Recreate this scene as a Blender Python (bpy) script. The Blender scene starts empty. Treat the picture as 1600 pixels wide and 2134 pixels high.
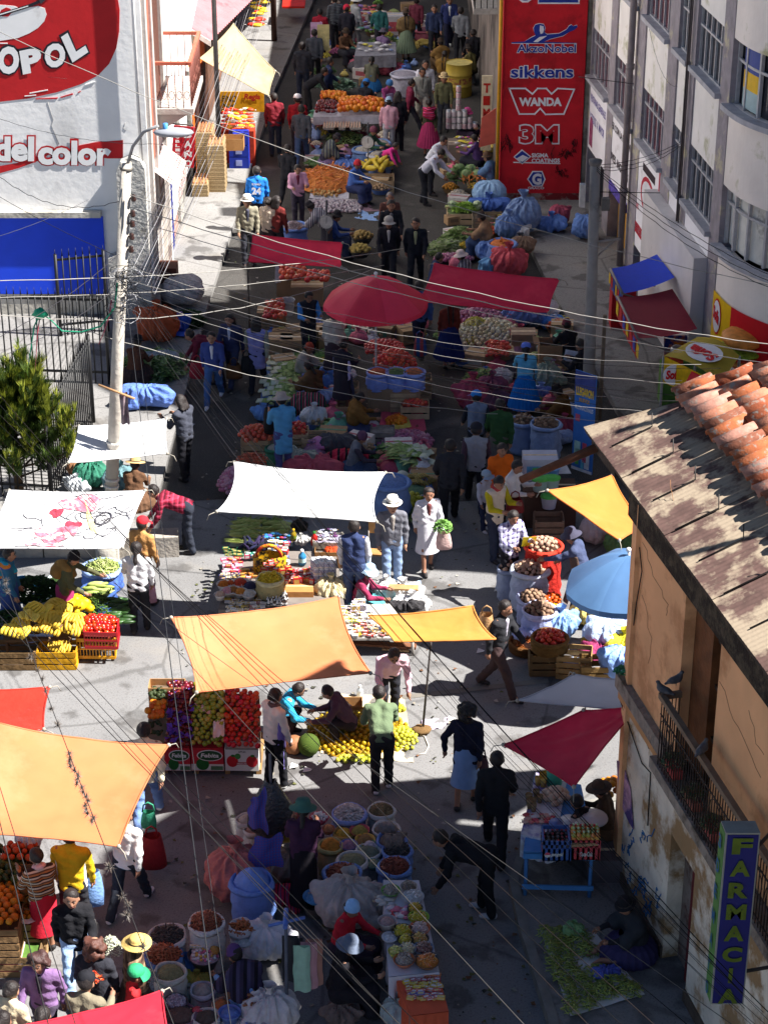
import bpy,math,random
import numpy as np
from mathutils import Vector,Matrix
random.seed(7);RNG=np.random.default_rng(7)
SC=bpy.context.scene;COL=SC.collection
R=math.radians;PI=math.pi
# camera
F=4370.;TH=R(27.2);HC=16.9
cd=bpy.data.cameras.new('camera');cam=bpy.data.objects.new('camera',cd);COL.objects.link(cam)
cd.sensor_fit='AUTO';cd.sensor_width=36;cd.lens=36*F/2134;cd.clip_start=.5;cd.clip_end=900
cam.location=(0,0,HC);cam.rotation_euler=(PI/2-TH,0,0);SC.camera=cam
# sky, sun, exposure
SUN_EL=52;SUN_AZ=9
wd=bpy.data.worlds.new('World');SC.world=wd;wd.use_nodes=True
nt=wd.node_tree;sk=nt.nodes.new('ShaderNodeTexSky');sk.sky_type='NISHITA';sk.sun_disc=False
sk.sun_elevation=R(SUN_EL);sk.sun_rotation=R(90+SUN_AZ);sk.altitude=3600;sk.dust_density=.3
bg=nt.nodes['Background'];nt.links.new(sk.outputs[0],bg.inputs[0]);bg.inputs[1].default_value=.042
sl=bpy.data.lights.new('sun','SUN');sl.energy=5;sl.angle=R(.5);sl.color=(1,.97,.92)
so=bpy.data.objects.new('sun',sl);COL.objects.link(so)
sd=Vector((math.cos(R(SUN_EL))*math.cos(R(SUN_AZ)),-math.cos(R(SUN_EL))*math.sin(R(SUN_AZ)),math.sin(R(SUN_EL))))
so.rotation_euler=sd.to_track_quat('Z','Y').to_euler();so.location=(30,-10,40)
vs=SC.view_settings;vs.view_transform='Standard';vs.look='None';vs.gamma=1;vs.exposure=1.55
SC.cycles.max_bounces=6;SC.cycles.diffuse_bounces=3;SC.cycles.glossy_bounces=2;SC.cycles.transparent_max_bounces=8
SC.cycles.use_denoising=True
# from a spot in the survey photograph to the place itself
CT,ST=math.cos(TH),math.sin(TH)
def ray(u,v):
 x=(u-800)/F;y=-(v-1067)/F
 return Vector((x,CT+y*ST,-ST+y*CT))
CP=Vector((0,0,HC))
def G(u,v,z=0.):r=ray(u,v);return CP+r*((z-HC)/r.z)
def V(u,v,Y):r=ray(u,v);return CP+r*(Y/r.y)
def PLN(u,v,p0,n):r=ray(u,v);return CP+r*((p0-CP).dot(n)/r.dot(n))
# materials
def lin(h):
 if not isinstance(h,str):return tuple(h)[:3]
 c=[int(h[i:i+2],16)/255 for i in(0,2,4)]
 return tuple(x/12.92 if x<=.04045 else((x+.055)/1.055)**2.4 for x in c)
_M={};LIFT=1.
def M(col,rough=.75,var=.18,scale=9,bump=0.,col2=None,trans=0.,rnd=0.,metal=0.,mix=.55,detail=4,emis=0.,det2=0,spec=.3,alpha=1.):
 key=(LIFT,col,rough,var,scale,bump,col2,trans,rnd,metal,mix,emis,det2,alpha)
 if key in _M:return _M[key]
 m=bpy.data.materials.new('surface');m.use_nodes=True;_M[key]=m
 N=m.node_tree.nodes;L=m.node_tree.links;b=N['Principled BSDF']
 c=tuple(x**LIFT for x in lin(col));lo=tuple(x*(1-var)for x in c);hi=tuple(min(1,x*(1+var))for x in c)
 tc=N.new('ShaderNodeTexCoord');no=N.new('ShaderNodeTexNoise');no.inputs['Scale'].default_value=scale;no.inputs['Detail'].default_value=detail
 L.new(tc.outputs['Object'],no.inputs['Vector'])
 cr=N.new('ShaderNodeValToRGB');L.new(no.outputs['Fac'],cr.inputs[0]);e=cr.color_ramp.elements
 e[0].position=.32;e[1].position=.68;e[0].color=(*lo,1);e[1].color=(*hi,1);out=cr.outputs[0]
 if col2:
  n2=N.new('ShaderNodeTexNoise');n2.inputs['Scale'].default_value=scale*(det2 or .45);n2.inputs['Detail'].default_value=8;n2.inputs['Roughness'].default_value=.65
  L.new(tc.outputs['Object'],n2.inputs['Vector'])
  r2=N.new('ShaderNodeValToRGB');L.new(n2.outputs['Fac'],r2.inputs[0]);r2.color_ramp.elements[0].position=mix-.05;r2.color_ramp.elements[1].position=mix+.05
  mx=N.new('ShaderNodeMixRGB');L.new(r2.outputs[0],mx.inputs[0]);L.new(out,mx.inputs[1]);mx.inputs[2].default_value=(*[x**LIFT for x in lin(col2)],1);out=mx.outputs[0]
 if rnd:
  oi=N.new('ShaderNodeObjectInfo');h=N.new('ShaderNodeHueSaturation');ma=N.new('ShaderNodeMapRange');ma.inputs[3].default_value=1-rnd;ma.inputs[4].default_value=1+rnd*.7
  L.new(oi.outputs['Random'],ma.inputs[0]);L.new(ma.outputs[0],h.inputs['Value']);L.new(out,h.inputs['Color'])
  mb=N.new('ShaderNodeMapRange');mb.inputs[3].default_value=.5-rnd*.07;mb.inputs[4].default_value=.5+rnd*.07
  wn=N.new('ShaderNodeMath');wn.operation='FRACT';mu=N.new('ShaderNodeMath');mu.operation='MULTIPLY';mu.inputs[1].default_value=17.3
  L.new(oi.outputs['Random'],mu.inputs[0]);L.new(mu.outputs[0],wn.inputs[0]);L.new(wn.outputs[0],mb.inputs[0]);L.new(mb.outputs[0],h.inputs['Hue']);out=h.outputs[0]
 L.new(out,b.inputs['Base Color']);b.inputs['Roughness'].default_value=rough;b.inputs['Metallic'].default_value=metal
 b.inputs['Specular IOR Level'].default_value=spec
 if alpha<1:b.inputs['Alpha'].default_value=alpha
 if bump:
  bn=N.new('ShaderNodeTexNoise');bn.inputs['Scale'].default_value=scale*3;bn.inputs['Detail'].default_value=6;L.new(tc.outputs['Object'],bn.inputs['Vector'])
  bu=N.new('ShaderNodeBump');bu.inputs['Strength'].default_value=min(1,bump);bu.inputs['Distance'].default_value=.05;L.new(bn.outputs['Fac'],bu.inputs['Height']);L.new(bu.outputs[0],b.inputs['Normal'])
 if trans:
  tr=N.new('ShaderNodeBsdfTranslucent');L.new(out,tr.inputs[0]);ms=N.new('ShaderNodeMixShader');ms.inputs[0].default_value=trans
  L.new(b.outputs[0],ms.inputs[1]);L.new(tr.outputs[0],ms.inputs[2]);L.new(ms.outputs[0],N['Material Output'].inputs[0])
 return m
def stripes(cols,scale=14,axis='Z',check=False,rough=.9):
 key=('st',tuple(cols),scale,axis,check)
 if key in _M:return _M[key]
 m=bpy.data.materials.new('woven_cloth');m.use_nodes=True;_M[key]=m
 N=m.node_tree.nodes;L=m.node_tree.links;b=N['Principled BSDF'];b.inputs['Roughness'].default_value=rough;b.inputs['Specular IOR Level'].default_value=.15
 tc=N.new('ShaderNodeTexCoord');sp=N.new('ShaderNodeSeparateXYZ');L.new(tc.outputs['Object'],sp.inputs[0])
 def band(ax):
  mu=N.new('ShaderNodeMath');mu.operation='MULTIPLY';mu.inputs[1].default_value=scale;L.new(sp.outputs[ax],mu.inputs[0])
  fr=N.new('ShaderNodeMath');fr.operation='FRACT';L.new(mu.outputs[0],fr.inputs[0])
  cr=N.new('ShaderNodeValToRGB');cr.color_ramp.interpolation='CONSTANT';L.new(fr.outputs[0],cr.inputs[0]);e=cr.color_ramp.elements
  while len(e)<len(cols):e.new(.5)
  for i,c in enumerate(cols):e[i].position=i/len(cols);e[i].color=(*[x**.85 for x in lin(c)],1)
  return cr.outputs[0]
 o=band(axis)
 if check:
  o2=band('X');o3=band('Y')
  a=N.new('ShaderNodeMixRGB');a.inputs[0].default_value=.5;L.new(o,a.inputs[1]);L.new(o2,a.inputs[2])
  o=a.outputs[0]
 L.new(o,b.inputs['Base Color']);return m
 # mesh building
class MB:
 def __init__(s):s.v=[];s.f=[];s.m=[];s.s=[]
 def add(s,vs,fs,mi=0,sm=False):
  o=len(s.v);s.v+=[tuple(p)for p in vs]
  for f in fs:s.f.append(tuple(i+o for i in f));s.m.append(mi);s.s.append(sm)
  return s
 def obox(s,o,a,b,c,mi=0):
  o,a,b,c=Vector(o),Vector(a),Vector(b),Vector(c)
  return s.add([o,o+a,o+a+b,o+b,o+c,o+a+c,o+a+b+c,o+b+c],[(3,2,1,0),(4,5,6,7),(0,1,5,4),(1,2,6,5),(2,3,7,6),(3,0,4,7)],mi)
 def box(s,c,d,rz=0,mi=0):
  ca,sa=math.cos(rz),math.sin(rz);a=Vector((ca,sa,0))*d[0];b=Vector((-sa,ca,0))*d[1]
  return s.obox(Vector(c)-a/2-b/2,a,b,(0,0,d[2]),mi)
 def tube(s,pts,r,n=6,mi=0,cap=True,r2=None):
  P=[Vector(p)for p in pts];o=len(s.v);k=len(P);t0=(P[1]-P[0]).normalized()
  x=t0.orthogonal().normalized()
  for i,p in enumerate(P):
   t=(P[min(i+1,k-1)]-P[max(i-1,0)]).normalized();x=(x-t*x.dot(t)).normalized();y=t.cross(x)
   rr=r if r2 is None else r+(r2-r)*i/(k-1)
   s.v+=[tuple(p+x*math.cos(2*PI*j/n)*rr+y*math.sin(2*PI*j/n)*rr)for j in range(n)]
  for i in range(k-1):
   for j in range(n):
    a=o+i*n+j;b=o+i*n+(j+1)%n;s.f.append((a,b,b+n,a+n));s.m.append(mi);s.s.append(True)
  if cap:
   s.f+=[tuple(o+j for j in range(n))[::-1],tuple(o+(k-1)*n+j for j in range(n))];s.m+=[mi]*2;s.s+=[False]*2
  return s
 def bar(s,a,b,r,n=6,mi=0,r2=None):return s.tube([a,b],r,n,mi,True,r2)
 def lathe(s,prof,c=(0,0,0),n=16,mi=0,wob=0,ax=(1,1),smooth=True):
  o=len(s.v);c=Vector(c);ph=random.random()*9
  for k,(r,z)in enumerate(prof):
   for j in range(n):
    a=2*PI*j/n;rr=r*(1+wob*(math.sin(3*a+ph+k*.8)+.6*math.sin(5*a+2*ph-k*.5)))
    s.v.append((c.x+rr*math.cos(a)*ax[0],c.y+rr*math.sin(a)*ax[1],c.z+z*(1+.3*wob*math.sin(2*a+ph))))
  for k in range(len(prof)-1):
   for j in range(n):
    a=o+k*n+j;b=o+k*n+(j+1)%n;s.f.append((a,b,b+n,a+n));s.m.append(mi);s.s.append(smooth)
  return s
 def ball(s,c,r,n=10,mi=0,nois=0.,m=None):
  rx,ry,rz=(r,r,r)if not hasattr(r,'__len__')else r;c=Vector(c);m=m or max(4,n//2+1);o=len(s.v);ph=random.random()*9
  for k in range(m+1):
   t=PI*k/m
   for j in range(n):
    a=2*PI*j/n;q=1+nois*(math.sin(2.1*a+ph+3*t)*.6+math.sin(4*a-ph+5*t)*.4)if nois else 1
    s.v.append((c.x+rx*q*math.sin(t)*math.cos(a),c.y+ry*q*math.sin(t)*math.sin(a),c.z-rz*q*math.cos(t)))
  for k in range(m):
   for j in range(n):
    a=o+k*n+j;b=o+k*n+(j+1)%n;s.f.append((a,b,b+n,a+n));s.m.append(mi);s.s.append(True)
  return s
 def grid(s,fn,nu,nv,mi=0,sm=True):
  o=len(s.v);s.v+=[tuple(fn(i/nu,j/nv))for j in range(nv+1)for i in range(nu+1)]
  for j in range(nv):
   for i in range(nu):
    a=o+j*(nu+1)+i;s.f.append((a,a+1,a+nu+2,a+nu+1));s.m.append(mi);s.s.append(sm)
  return s
 def prism(s,pts,d,mi=0):
  P=[Vector(p)for p in pts];n=len(P);d=Vector(d)
  s.add(P+[p+d for p in P],[tuple(range(n))[::-1],tuple(range(n,2*n))]+[(i,(i+1)%n,(i+1)%n+n,i+n)for i in range(n)],mi);return s
 def mesh(s,name,org=(0,0,0)):
  me=bpy.data.meshes.new(name);o=Vector(org)
  me.from_pydata([(p[0]-o.x,p[1]-o.y,p[2]-o.z)for p in s.v],[],s.f)
  me.polygons.foreach_set('use_smooth',s.s);me.polygons.foreach_set('material_index',s.m);return me
 def build(s,name,mats,parent=None,**tags):
  mats=mats if isinstance(mats,(list,tuple))else[mats]
  if parent is not None:
   q=parent;o=Vector((0,0,0))
   while q is not None:o+=q.location;q=q.parent
   loc=(0,0,0);me=s.mesh(name,o)
  else:
   a=np.array(s.v);o=Vector(((a[:,0].min()+a[:,0].max())/2,(a[:,1].min()+a[:,1].max())/2,a[:,2].min()));loc=o;me=s.mesh(name,o)
  for m in mats:me.materials.append(m)
  ob=bpy.data.objects.new(name,me);COL.objects.link(ob);ob.location=loc
  if parent is not None:ob.parent=parent
  return tag(ob,**tags)if tags else ob
def tag(o,label=None,cat=None,group=None,kind=None):
 if label:o['label']=label
 if cat:o['category']=cat
 if group:o['group']=group
 if kind:o['kind']=kind
 return o
def thing(name,label,cat,loc=(0,0,0),group=None):
 o=bpy.data.objects.new(name,None);COL.objects.link(o);o.location=loc;o.empty_display_size=.1
 return tag(o,label,cat,group)
def nobj(name,me,mats,parent=None,loc=(0,0,0)):
 for m in(mats if isinstance(mats,(list,tuple))else[mats]):me.materials.append(m)
 ob=bpy.data.objects.new(name,me);COL.objects.link(ob);ob.location=loc
 if parent is not None:ob.parent=parent
 return ob
def litter(name,tmpl,places,mats,parent=None,**tags):
 """tmpl: MB; places: list of (pos, scale, rotation matrix or None, material shift)"""
 tv=np.array(tmpl.v);nv=len(tv);V_,F_,MI=[],[],[]
 for k,(p,sc,rm,mi)in enumerate(places):
  q=tv*np.array(sc)
  if rm is not None:q=q@np.array(rm).T
  V_.append(q+np.array(p));MI+=[m+mi for m in tmpl.m]
 vv=np.concatenate(V_)
 b=MB();b.v=[tuple(x)for x in vv]
 for k in range(len(places)):b.f+=[tuple(i+k*nv for i in f)for f in tmpl.f]
 b.m=MI;b.s=tmpl.s*len(places);return b.build(name,mats,parent,**tags)
def rotm(a=None,tilt=PI):
 ax=Vector(RNG.normal(size=3)).normalized();return Matrix.Rotation(random.uniform(-tilt,tilt),3,ax)@Matrix.Rotation(random.uniform(0,2*PI)if a is None else a,3,'Z')
def text(body,o,a,b,mat,parent,name='lettering',bold=0.,shear=0.,depth=.006,n=None):
 cu=bpy.data.curves.new('t','FONT');cu.body=body;cu.size=1;cu.offset=bold;cu.shear=shear;cu.resolution_u=3;cu.fill_mode='FRONT'
 cu.align_x='CENTER' if '\n' in body else 'LEFT'
 ob=bpy.data.objects.new('t',cu);me=bpy.data.meshes.new_from_object(ob)
 bpy.data.objects.remove(ob);v=np.array([x.co[:]for x in me.vertices])
 if not len(v):return None
 mn=v.min(0);sz=v.max(0)-mn;sz[sz==0]=1
 o,a,b=Vector(o),Vector(a),Vector(b);nn=a.cross(b).normalized()*depth if n is None else Vector(n)*depth
 pl=Vector((0,0,0));q=parent
 while q is not None:pl+=q.location;q=q.parent
 w=[(o+a*((p[0]-mn[0])/sz[0])+b*((p[1]-mn[1])/sz[1])+nn-pl)[:]for p in v]
 fs=[tuple(p.vertices)for p in me.polygons];bpy.data.meshes.remove(me)
 m2=bpy.data.meshes.new(name);m2.from_pydata(w,[],fs);return nobj(name,m2,mat,parent)
 # signed-distance bodies
def snets(Fd,org,vox):
 s=Fd<0;nx,ny,nz=Fd.shape
 acc=np.zeros((nx-1,ny-1,nz-1,3));cnt=np.zeros((nx-1,ny-1,nz-1));X=np.indices(Fd.shape).astype(float);fl=[]
 for ax in range(3):
  a=[slice(None)]*3;b=[slice(None)]*3;a[ax]=slice(0,-1);b[ax]=slice(1,None);a,b=tuple(a),tuple(b)
  cr=s[a]!=s[b];idx=np.argwhere(cr)
  if not len(idx):continue
  f0=Fd[a][cr];f1=Fd[b][cr];t=f0/(f0-f1);pos=idx.astype(float);pos[:,ax]+=t;sg=s[a][cr]
  o1,o2=[(1,2),(2,0),(0,1)][ax]
  quad=[];ok=np.ones(len(idx),bool)
  for d1,d2 in((1,1),(0,1),(0,0),(1,0)):
   c=idx.copy();c[:,o1]-=d1;c[:,o2]-=d2
   good=(c>=0).all(1)&(c[:,0]<nx-1)&(c[:,1]<ny-1)&(c[:,2]<nz-1);ok&=good
   g=c[good];np.add.at(acc,(g[:,0],g[:,1],g[:,2]),pos[good]);np.add.at(cnt,(g[:,0],g[:,1],g[:,2]),1);quad.append(c)
  fl.append((np.stack(quad,1)[ok],sg[ok]))
 m=cnt>0;ids=-np.ones(cnt.shape,int);ids[m]=np.arange(m.sum())
 v=acc[m]/cnt[m][:,None]*vox+org;F_=[]
 for q,sg in fl:
  k=ids[q[...,0],q[...,1],q[...,2]];k[~sg]=k[~sg][:,::-1];F_.append(k)
 return v,np.concatenate(F_)
class Sdf:
 def __init__(s,vox=.02,k=.03):s.p=[];s.vox=vox;s.k=k
 def cone(s,a,b,ra,rb=None,mi=0):s.p.append((np.array(a,float),np.array(b,float),ra,ra if rb is None else rb,mi));return s
 def field(s,grow=0.):
  pts=np.array([x for a,b,ra,rb,_ in s.p for x in(a-max(ra,rb),a+max(ra,rb),b-max(ra,rb),b+max(ra,rb))])
  pad=grow+s.vox*2.5;lo=pts.min(0)-pad;hi=pts.max(0)+pad;n=np.ceil((hi-lo)/s.vox).astype(int)+1
  Fd=np.full(n,.3,np.float32);own=np.zeros(n,np.int8);best=np.full(n,9.,np.float32)
  for a,b,ra,rb,mi in s.p:
   m=max(ra,rb)+s.k+grow+s.vox*2;i0=np.maximum(((np.minimum(a,b)-m-lo)/s.vox).astype(int),0);i1=np.minimum(((np.maximum(a,b)+m-lo)/s.vox).astype(int)+2,n)
   sl=tuple(slice(i0[i],i1[i])for i in range(3));ax=[lo[i]+np.arange(i0[i],i1[i])*s.vox for i in range(3)]
   P=[ax[0][:,None,None]-a[0],ax[1][None,:,None]-a[1],ax[2][None,None,:]-a[2]];d=b-a;L2=max(d.dot(d),1e-9)
   t=np.clip((P[0]*d[0]+P[1]*d[1]+P[2]*d[2])/L2,0,1)
   D=np.sqrt((P[0]-t*d[0])**2+(P[1]-t*d[1])**2+(P[2]-t*d[2])**2)-(ra+t*(rb-ra))-grow
   bb=best[sl];w=D<bb;own[sl][w]=mi;bb[w]=D[w]
   o=Fd[sl];h=np.maximum(s.k-np.abs(o-D),0)/s.k;Fd[sl]=np.minimum(o,D)-h*h*s.k*.25
  return Fd,own,lo
 def mesh(s,name,cuts=(),grow=0.,ripple=0.,seed=0,loc=(0,0,0),pleat=None):
  Fd,own,lo=s.field(grow);n=Fd.shape;ax=[lo[i]+np.arange(n[i])*s.vox for i in range(3)]
  if ripple:
   X,Y,Z=np.meshgrid(*ax,indexing='ij',sparse=True);r=np.sin(X*31+Z*17+seed)*np.sin(Y*27-Z*23+seed*2)+.7*np.sin(Z*52+X*21+Y*13+seed*3)
   Fd=Fd+ripple*r
  if pleat:
   X,Y,Z=np.meshgrid(*ax,indexing='ij',sparse=True);dx,dy=X-pleat[0],Y-pleat[1];an=np.arctan2(dy,dx);zz=np.clip((Z-pleat[2])/pleat[3],0,1);Fd=Fd+pleat[4]*(np.sin(11*an+seed+2.5*np.sin(Z*8+seed))*(.35+.65*zz)+.6*np.sin(23*an+seed*2+Z*6)*zz+.5*np.sin(Z*19+2*np.sin(3*an+seed))*(1-zz))
  for p,nn in cuts:
   q=(ax[0][:,None,None]-p[0])*nn[0]+(ax[1][None,:,None]-p[1])*nn[1]+(ax[2][None,None,:]-p[2])*nn[2];Fd=np.maximum(Fd,q)
  v,f=snets(Fd,lo,s.vox);v=v+np.array(loc)
  me=bpy.data.meshes.new(name);nf=len(f);me.vertices.add(len(v));me.vertices.foreach_set('co',v.ravel());me.loops.add(nf*4);me.loops.foreach_set('vertex_index',f.ravel())
  me.polygons.add(nf);me.polygons.foreach_set('loop_start',np.arange(nf)*4);me.polygons.foreach_set('loop_total',np.full(nf,4));me.polygons.foreach_set('use_smooth',np.ones(nf,bool))
  if max(p[4]for p in s.p):
   c=((v[f].mean(1)-np.array(loc)-lo)/s.vox).round().astype(int);c=np.minimum(np.maximum(c,0),np.array(n)-1);me.polygons.foreach_set('material_index',own[c[:,0],c[:,1],c[:,2]].astype(np.int32))
  me.update(calc_edges=True);return me
  # ground
def road_mat(col):
 m=M(col,.95,.12,.55,.25,spec=.1,detail=9);N=m.node_tree.nodes;L=m.node_tree.links;b=N['Principled BSDF'];src=b.inputs['Base Color'].links[0].from_socket;tc=N.new('ShaderNodeTexCoord')
 def mixin(fac,colr,src,amt):mx=N.new('ShaderNodeMixRGB');mu=N.new('ShaderNodeMath');mu.operation='MULTIPLY';mu.inputs[1].default_value=amt;L.new(fac,mu.inputs[0]);L.new(mu.outputs[0],mx.inputs[0]);L.new(src,mx.inputs[1]);mx.inputs[2].default_value=(*lin(colr),1);return mx.outputs[0]
 def ramp(s,a,c):r=N.new('ShaderNodeMapRange');r.inputs[1].default_value=a;r.inputs[2].default_value=c;L.new(s,r.inputs[0]);return r.outputs[0]
 def noise(sc,det=6):n=N.new('ShaderNodeTexNoise');n.inputs['Scale'].default_value=sc;n.inputs['Detail'].default_value=det;L.new(tc.outputs['Object'],n.inputs['Vector']);return n
 src=mixin(ramp(noise(34,3).outputs['Fac'],.52,.72),'4a4643',src,.55);src=mixin(ramp(noise(60,2).outputs['Fac'],.58,.72),'a09a92',src,.45)
 src=mixin(ramp(noise(1.7,8).outputs['Fac'],.55,.63),'454240',src,.6);src=mixin(ramp(noise(.7,9).outputs['Fac'],.58,.7),'8a847c',src,.4)
 wv=noise(1.3,5);ad=N.new('ShaderNodeMixRGB');ad.inputs[0].default_value=.12;L.new(tc.outputs['Object'],ad.inputs[1]);L.new(wv.outputs['Color'],ad.inputs[2]);vo=N.new('ShaderNodeTexVoronoi');vo.feature='DISTANCE_TO_EDGE';vo.inputs['Scale'].default_value=.42;L.new(ad.outputs[0],vo.inputs['Vector'])
 src=mixin(ramp(vo.outputs['Distance'],.012,.004),'3a3836',src,.4);L.new(src,b.inputs['Base Color']);return m
def ribbon(name,pts,z0,z1,mat,**t):
 b=MB();b.prism([(p[0],p[1],z0)for p in pts],(0,0,z1-z0));return b.build(name,mat,**t)
asph=road_mat('787777')
conc=road_mat('83817f')
b=MB();b.grid(lambda s,t:(-400+800*s,-60+860*t,0),8,8);b.build('road',asph,kind='structure')
b=MB();b.add([(x,y,.004)for x,y in[(-4.2,33.2),(-2,33.5),(0,33.1),(2.2,33.4),(5.6,33),(5,35),(9,40),(9,130),(-9,130),(-9,60)]],[tuple(range(10))]);b.build('shade_darkened_asphalt',road_mat('454341'),kind='structure')  # far street's darker asphalt, its colour darkened further to deepen the shade
ribbon('pavement',[(-30,31.3),(-4.2,31.4),(-4.0,33.7),(-3.9,38),(-3.81,42.6),(-3.52,49),(-3.14,59.2),(-2.3,70.5),(-1,95),(-30,95)],-.1,.15,conc,kind='structure')
ribbon('pavement',[(3.3,95),(3.0,68),(3.05,49.5),(3.6,44),(4.5,37),(5.5,33),(7.6,30.5),(20,30),(20,95)],-.1,.15,conc,kind='structure')
ribbon('pavement',[(2.4,14),(2.06,19.5),(1.82,21.2),(1.75,22.1),(1.95,23),(2.45,23.6),(3.2,23.9),(20,24.2),(20,14)],-.1,.13,conc,kind='structure')
ribbon('kerb',[(2.28,14),(1.94,19.5),(1.70,21.2),(1.63,22.1),(1.86,23.1),(2.4,23.75),(3.2,24.05),(3.2,23.9),(2.45,23.6),(1.95,23),(1.75,22.1),(1.82,21.2),(2.06,19.5),(2.4,14)],-.1,.15,M('7d7a74',.9,.2,5),kind='structure')
b=MB();b.prism([(-3.6,25.9,.004),(2.5,27.2,.004),(2.5,27.32,.004),(-3.6,26.02,.004)],(0,0,.002));b.build('road_patch',M('706b64',.95,.15,3),kind='structure')
# painted building, left
YW=41.9
white=M('f0eeec',.9,.04,2.2,.12,'d8d6d4',mix=.66,det2=.3)
grim=M('b7b2a8',.95,.2,3,.3,'8b867d')
tpaint=thing('painted_building','white painted building with a red paint mural and a blue lower band','building',(-12,46,0))
b=MB();b.obox((-30,YW,.6),(25.13,0,0),(0,25,0),(0,0,13.4));b.build('wall',white,tpaint)
b=MB();b.obox((-30,YW-.03,0),(25.13,0,0),(0,.6,0),(0,0,.6));b.build('plinth',grim,tpaint)
b=MB();b.obox((-30,YW-.06,.62),(24.12,0,0),(0,.055,0),(0,0,1.72));b.build('blue_band',M('1c48e0',.6,.06,2),tpaint)
b=MB();b.obox((-30,YW-.2,2.36),(24.1,0,0),(0,.19,0),(0,0,.12));b.build('ledge',grim,tpaint)
b=MB();b.prism([(-5.78,YW-.3,0),(-4.92,YW-.3,0),(-4.92,YW-.3,3.45),(-5.0,YW-.3,3.62),(-5.2,YW-.3,3.7),(-5.42,YW-.3,3.6),(-5.5,YW-.3,3.4),(-5.55,YW-.3,1.6),(-5.78,YW-.3,1.5)],(0,.28,0));b.build('pier',M('b9b6b0',.95,.12,4,.6,'8c877e',mix=.62),tpaint)
def wp(u,v,o=.006):q=V(u,v,YW);return(q.x,YW-o,q.z)
red,blk,wht=M('bf1f24',.7,.07,3,.05,'b01d22',mix=.64),M('22202a',.7,.1),M('ecebea',.75,.04,3,0,'cfcbc7',mix=.68)
def mural(name,pts,m,o):b=MB();b.prism([wp(u,v,.001)for u,v in pts],(0,-o,0));return b.build(name,m,tpaint)
mural('red_paint',[(-170,-60),(228,-60),(243,-20),(250,20),(249,65),(243,100),(228,133),(205,157),(170,175),(120,192),(60,205),(0,212),(-170,225)],red,.006)
mural('white_palette',[(-170,30),(-20,8),(30,12),(48,20),(58,16),(80,12),(94,17),(98,30),(93,44),(80,58),(62,69),(38,79),(0,85),(-170,95)],wht,.011)
mural('red_paint',[(4,20),(14,15),(23,18),(26,26),(18,34),(6,34),(-1,28)],red,.016)
mural('brush',[(-20,33),(60,9),(82,0),(84,6),(62,15),(-18,40)],blk,.02)
mural('brush',[(-20,35),(60,11),(60,13),(-19,37)],wht,.024)
mural('brush',[(80,-4),(110,-30),(130,-30),(86,8)],M('3a3840'),.022)
for q in([(62,193),(100,186),(101,188),(63,195)],[(52,199),(76,197),(76,199),(52,201)],[(178,176),(198,169),(199,171),(178,178)],[(0,89),(17,89),(17,91),(0,91)]):mural('white_stroke',q,wht,.012)
for q in([(126,202),(152,194),(153,197),(128,204)],[(163,192),(169,189),(169,191),(163,194)],[(245,20),(248,18),(248,46),(245,46)],[(75,205),(122,203),(120,206),(76,207)]):mural('red_stroke',q,red,.008)
def wtext(s,o,a,bb,m,of,bold=0.):
 O=Vector(wp(*o,of));A=Vector(wp(o[0]+a[0],o[1]+a[1],of));B=Vector(wp(o[0]+bb[0],o[1]+bb[1],of));text(s,O,A-O,B-O,m,tpaint,'mural_letter',bold,depth=.002)
for s,o,a,bb in(('O',(-2,156),(44,-4),(-2,-58)),('P',(49,155),(43,-9),(-8,-49)),('O',(99,146),(42,-13),(-9,-49)),('L',(152,130),(33,-22),(-24,-53))):
 wtext(s,(o[0]-4,o[1]+4),(a[0]+8,a[1]-1),(bb[0]-1,bb[1]-8),blk,.012,.10);wtext(s,o,a,bb,wht,.018,.06)
mural('red_swoosh',[(165,303),(200,296),(257,292),(257,330),(225,330),(165,322)],red,.006)
mural('red_swoosh',[(-60,352),(0,346),(45,338),(85,322),(110,318),(78,336),(40,350),(0,361),(-60,372)],red,.006)
for s,o,a,bb in(('del',(-12,336),(84,0),(0,-52)),('color',(80,343),(152,3),(0,-52))):
 wtext(s,(o[0]-3,o[1]+3),(a[0]+6,0),(0,bb[1]-6),red,.010,.09);wtext(s,o,a,bb,wht,.016,.045)
b=MB()
for pts in([(100,212),(112,250),(108,262),(124,300)],[(45,50),(60,56),(66,55)],[(100,160),(140,164)],[(262,255),(258,268),(264,272)]):b.tube([wp(u,v,.004)for u,v in pts],.004,3)
b.build('wall_crack',M('8d8a86'),tpaint)
b=MB();b.bar((-5.0,YW-.1,3.4),(-5.0,YW-.1,12),.04);b.build('drain_pipe',white,tpaint)
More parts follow.
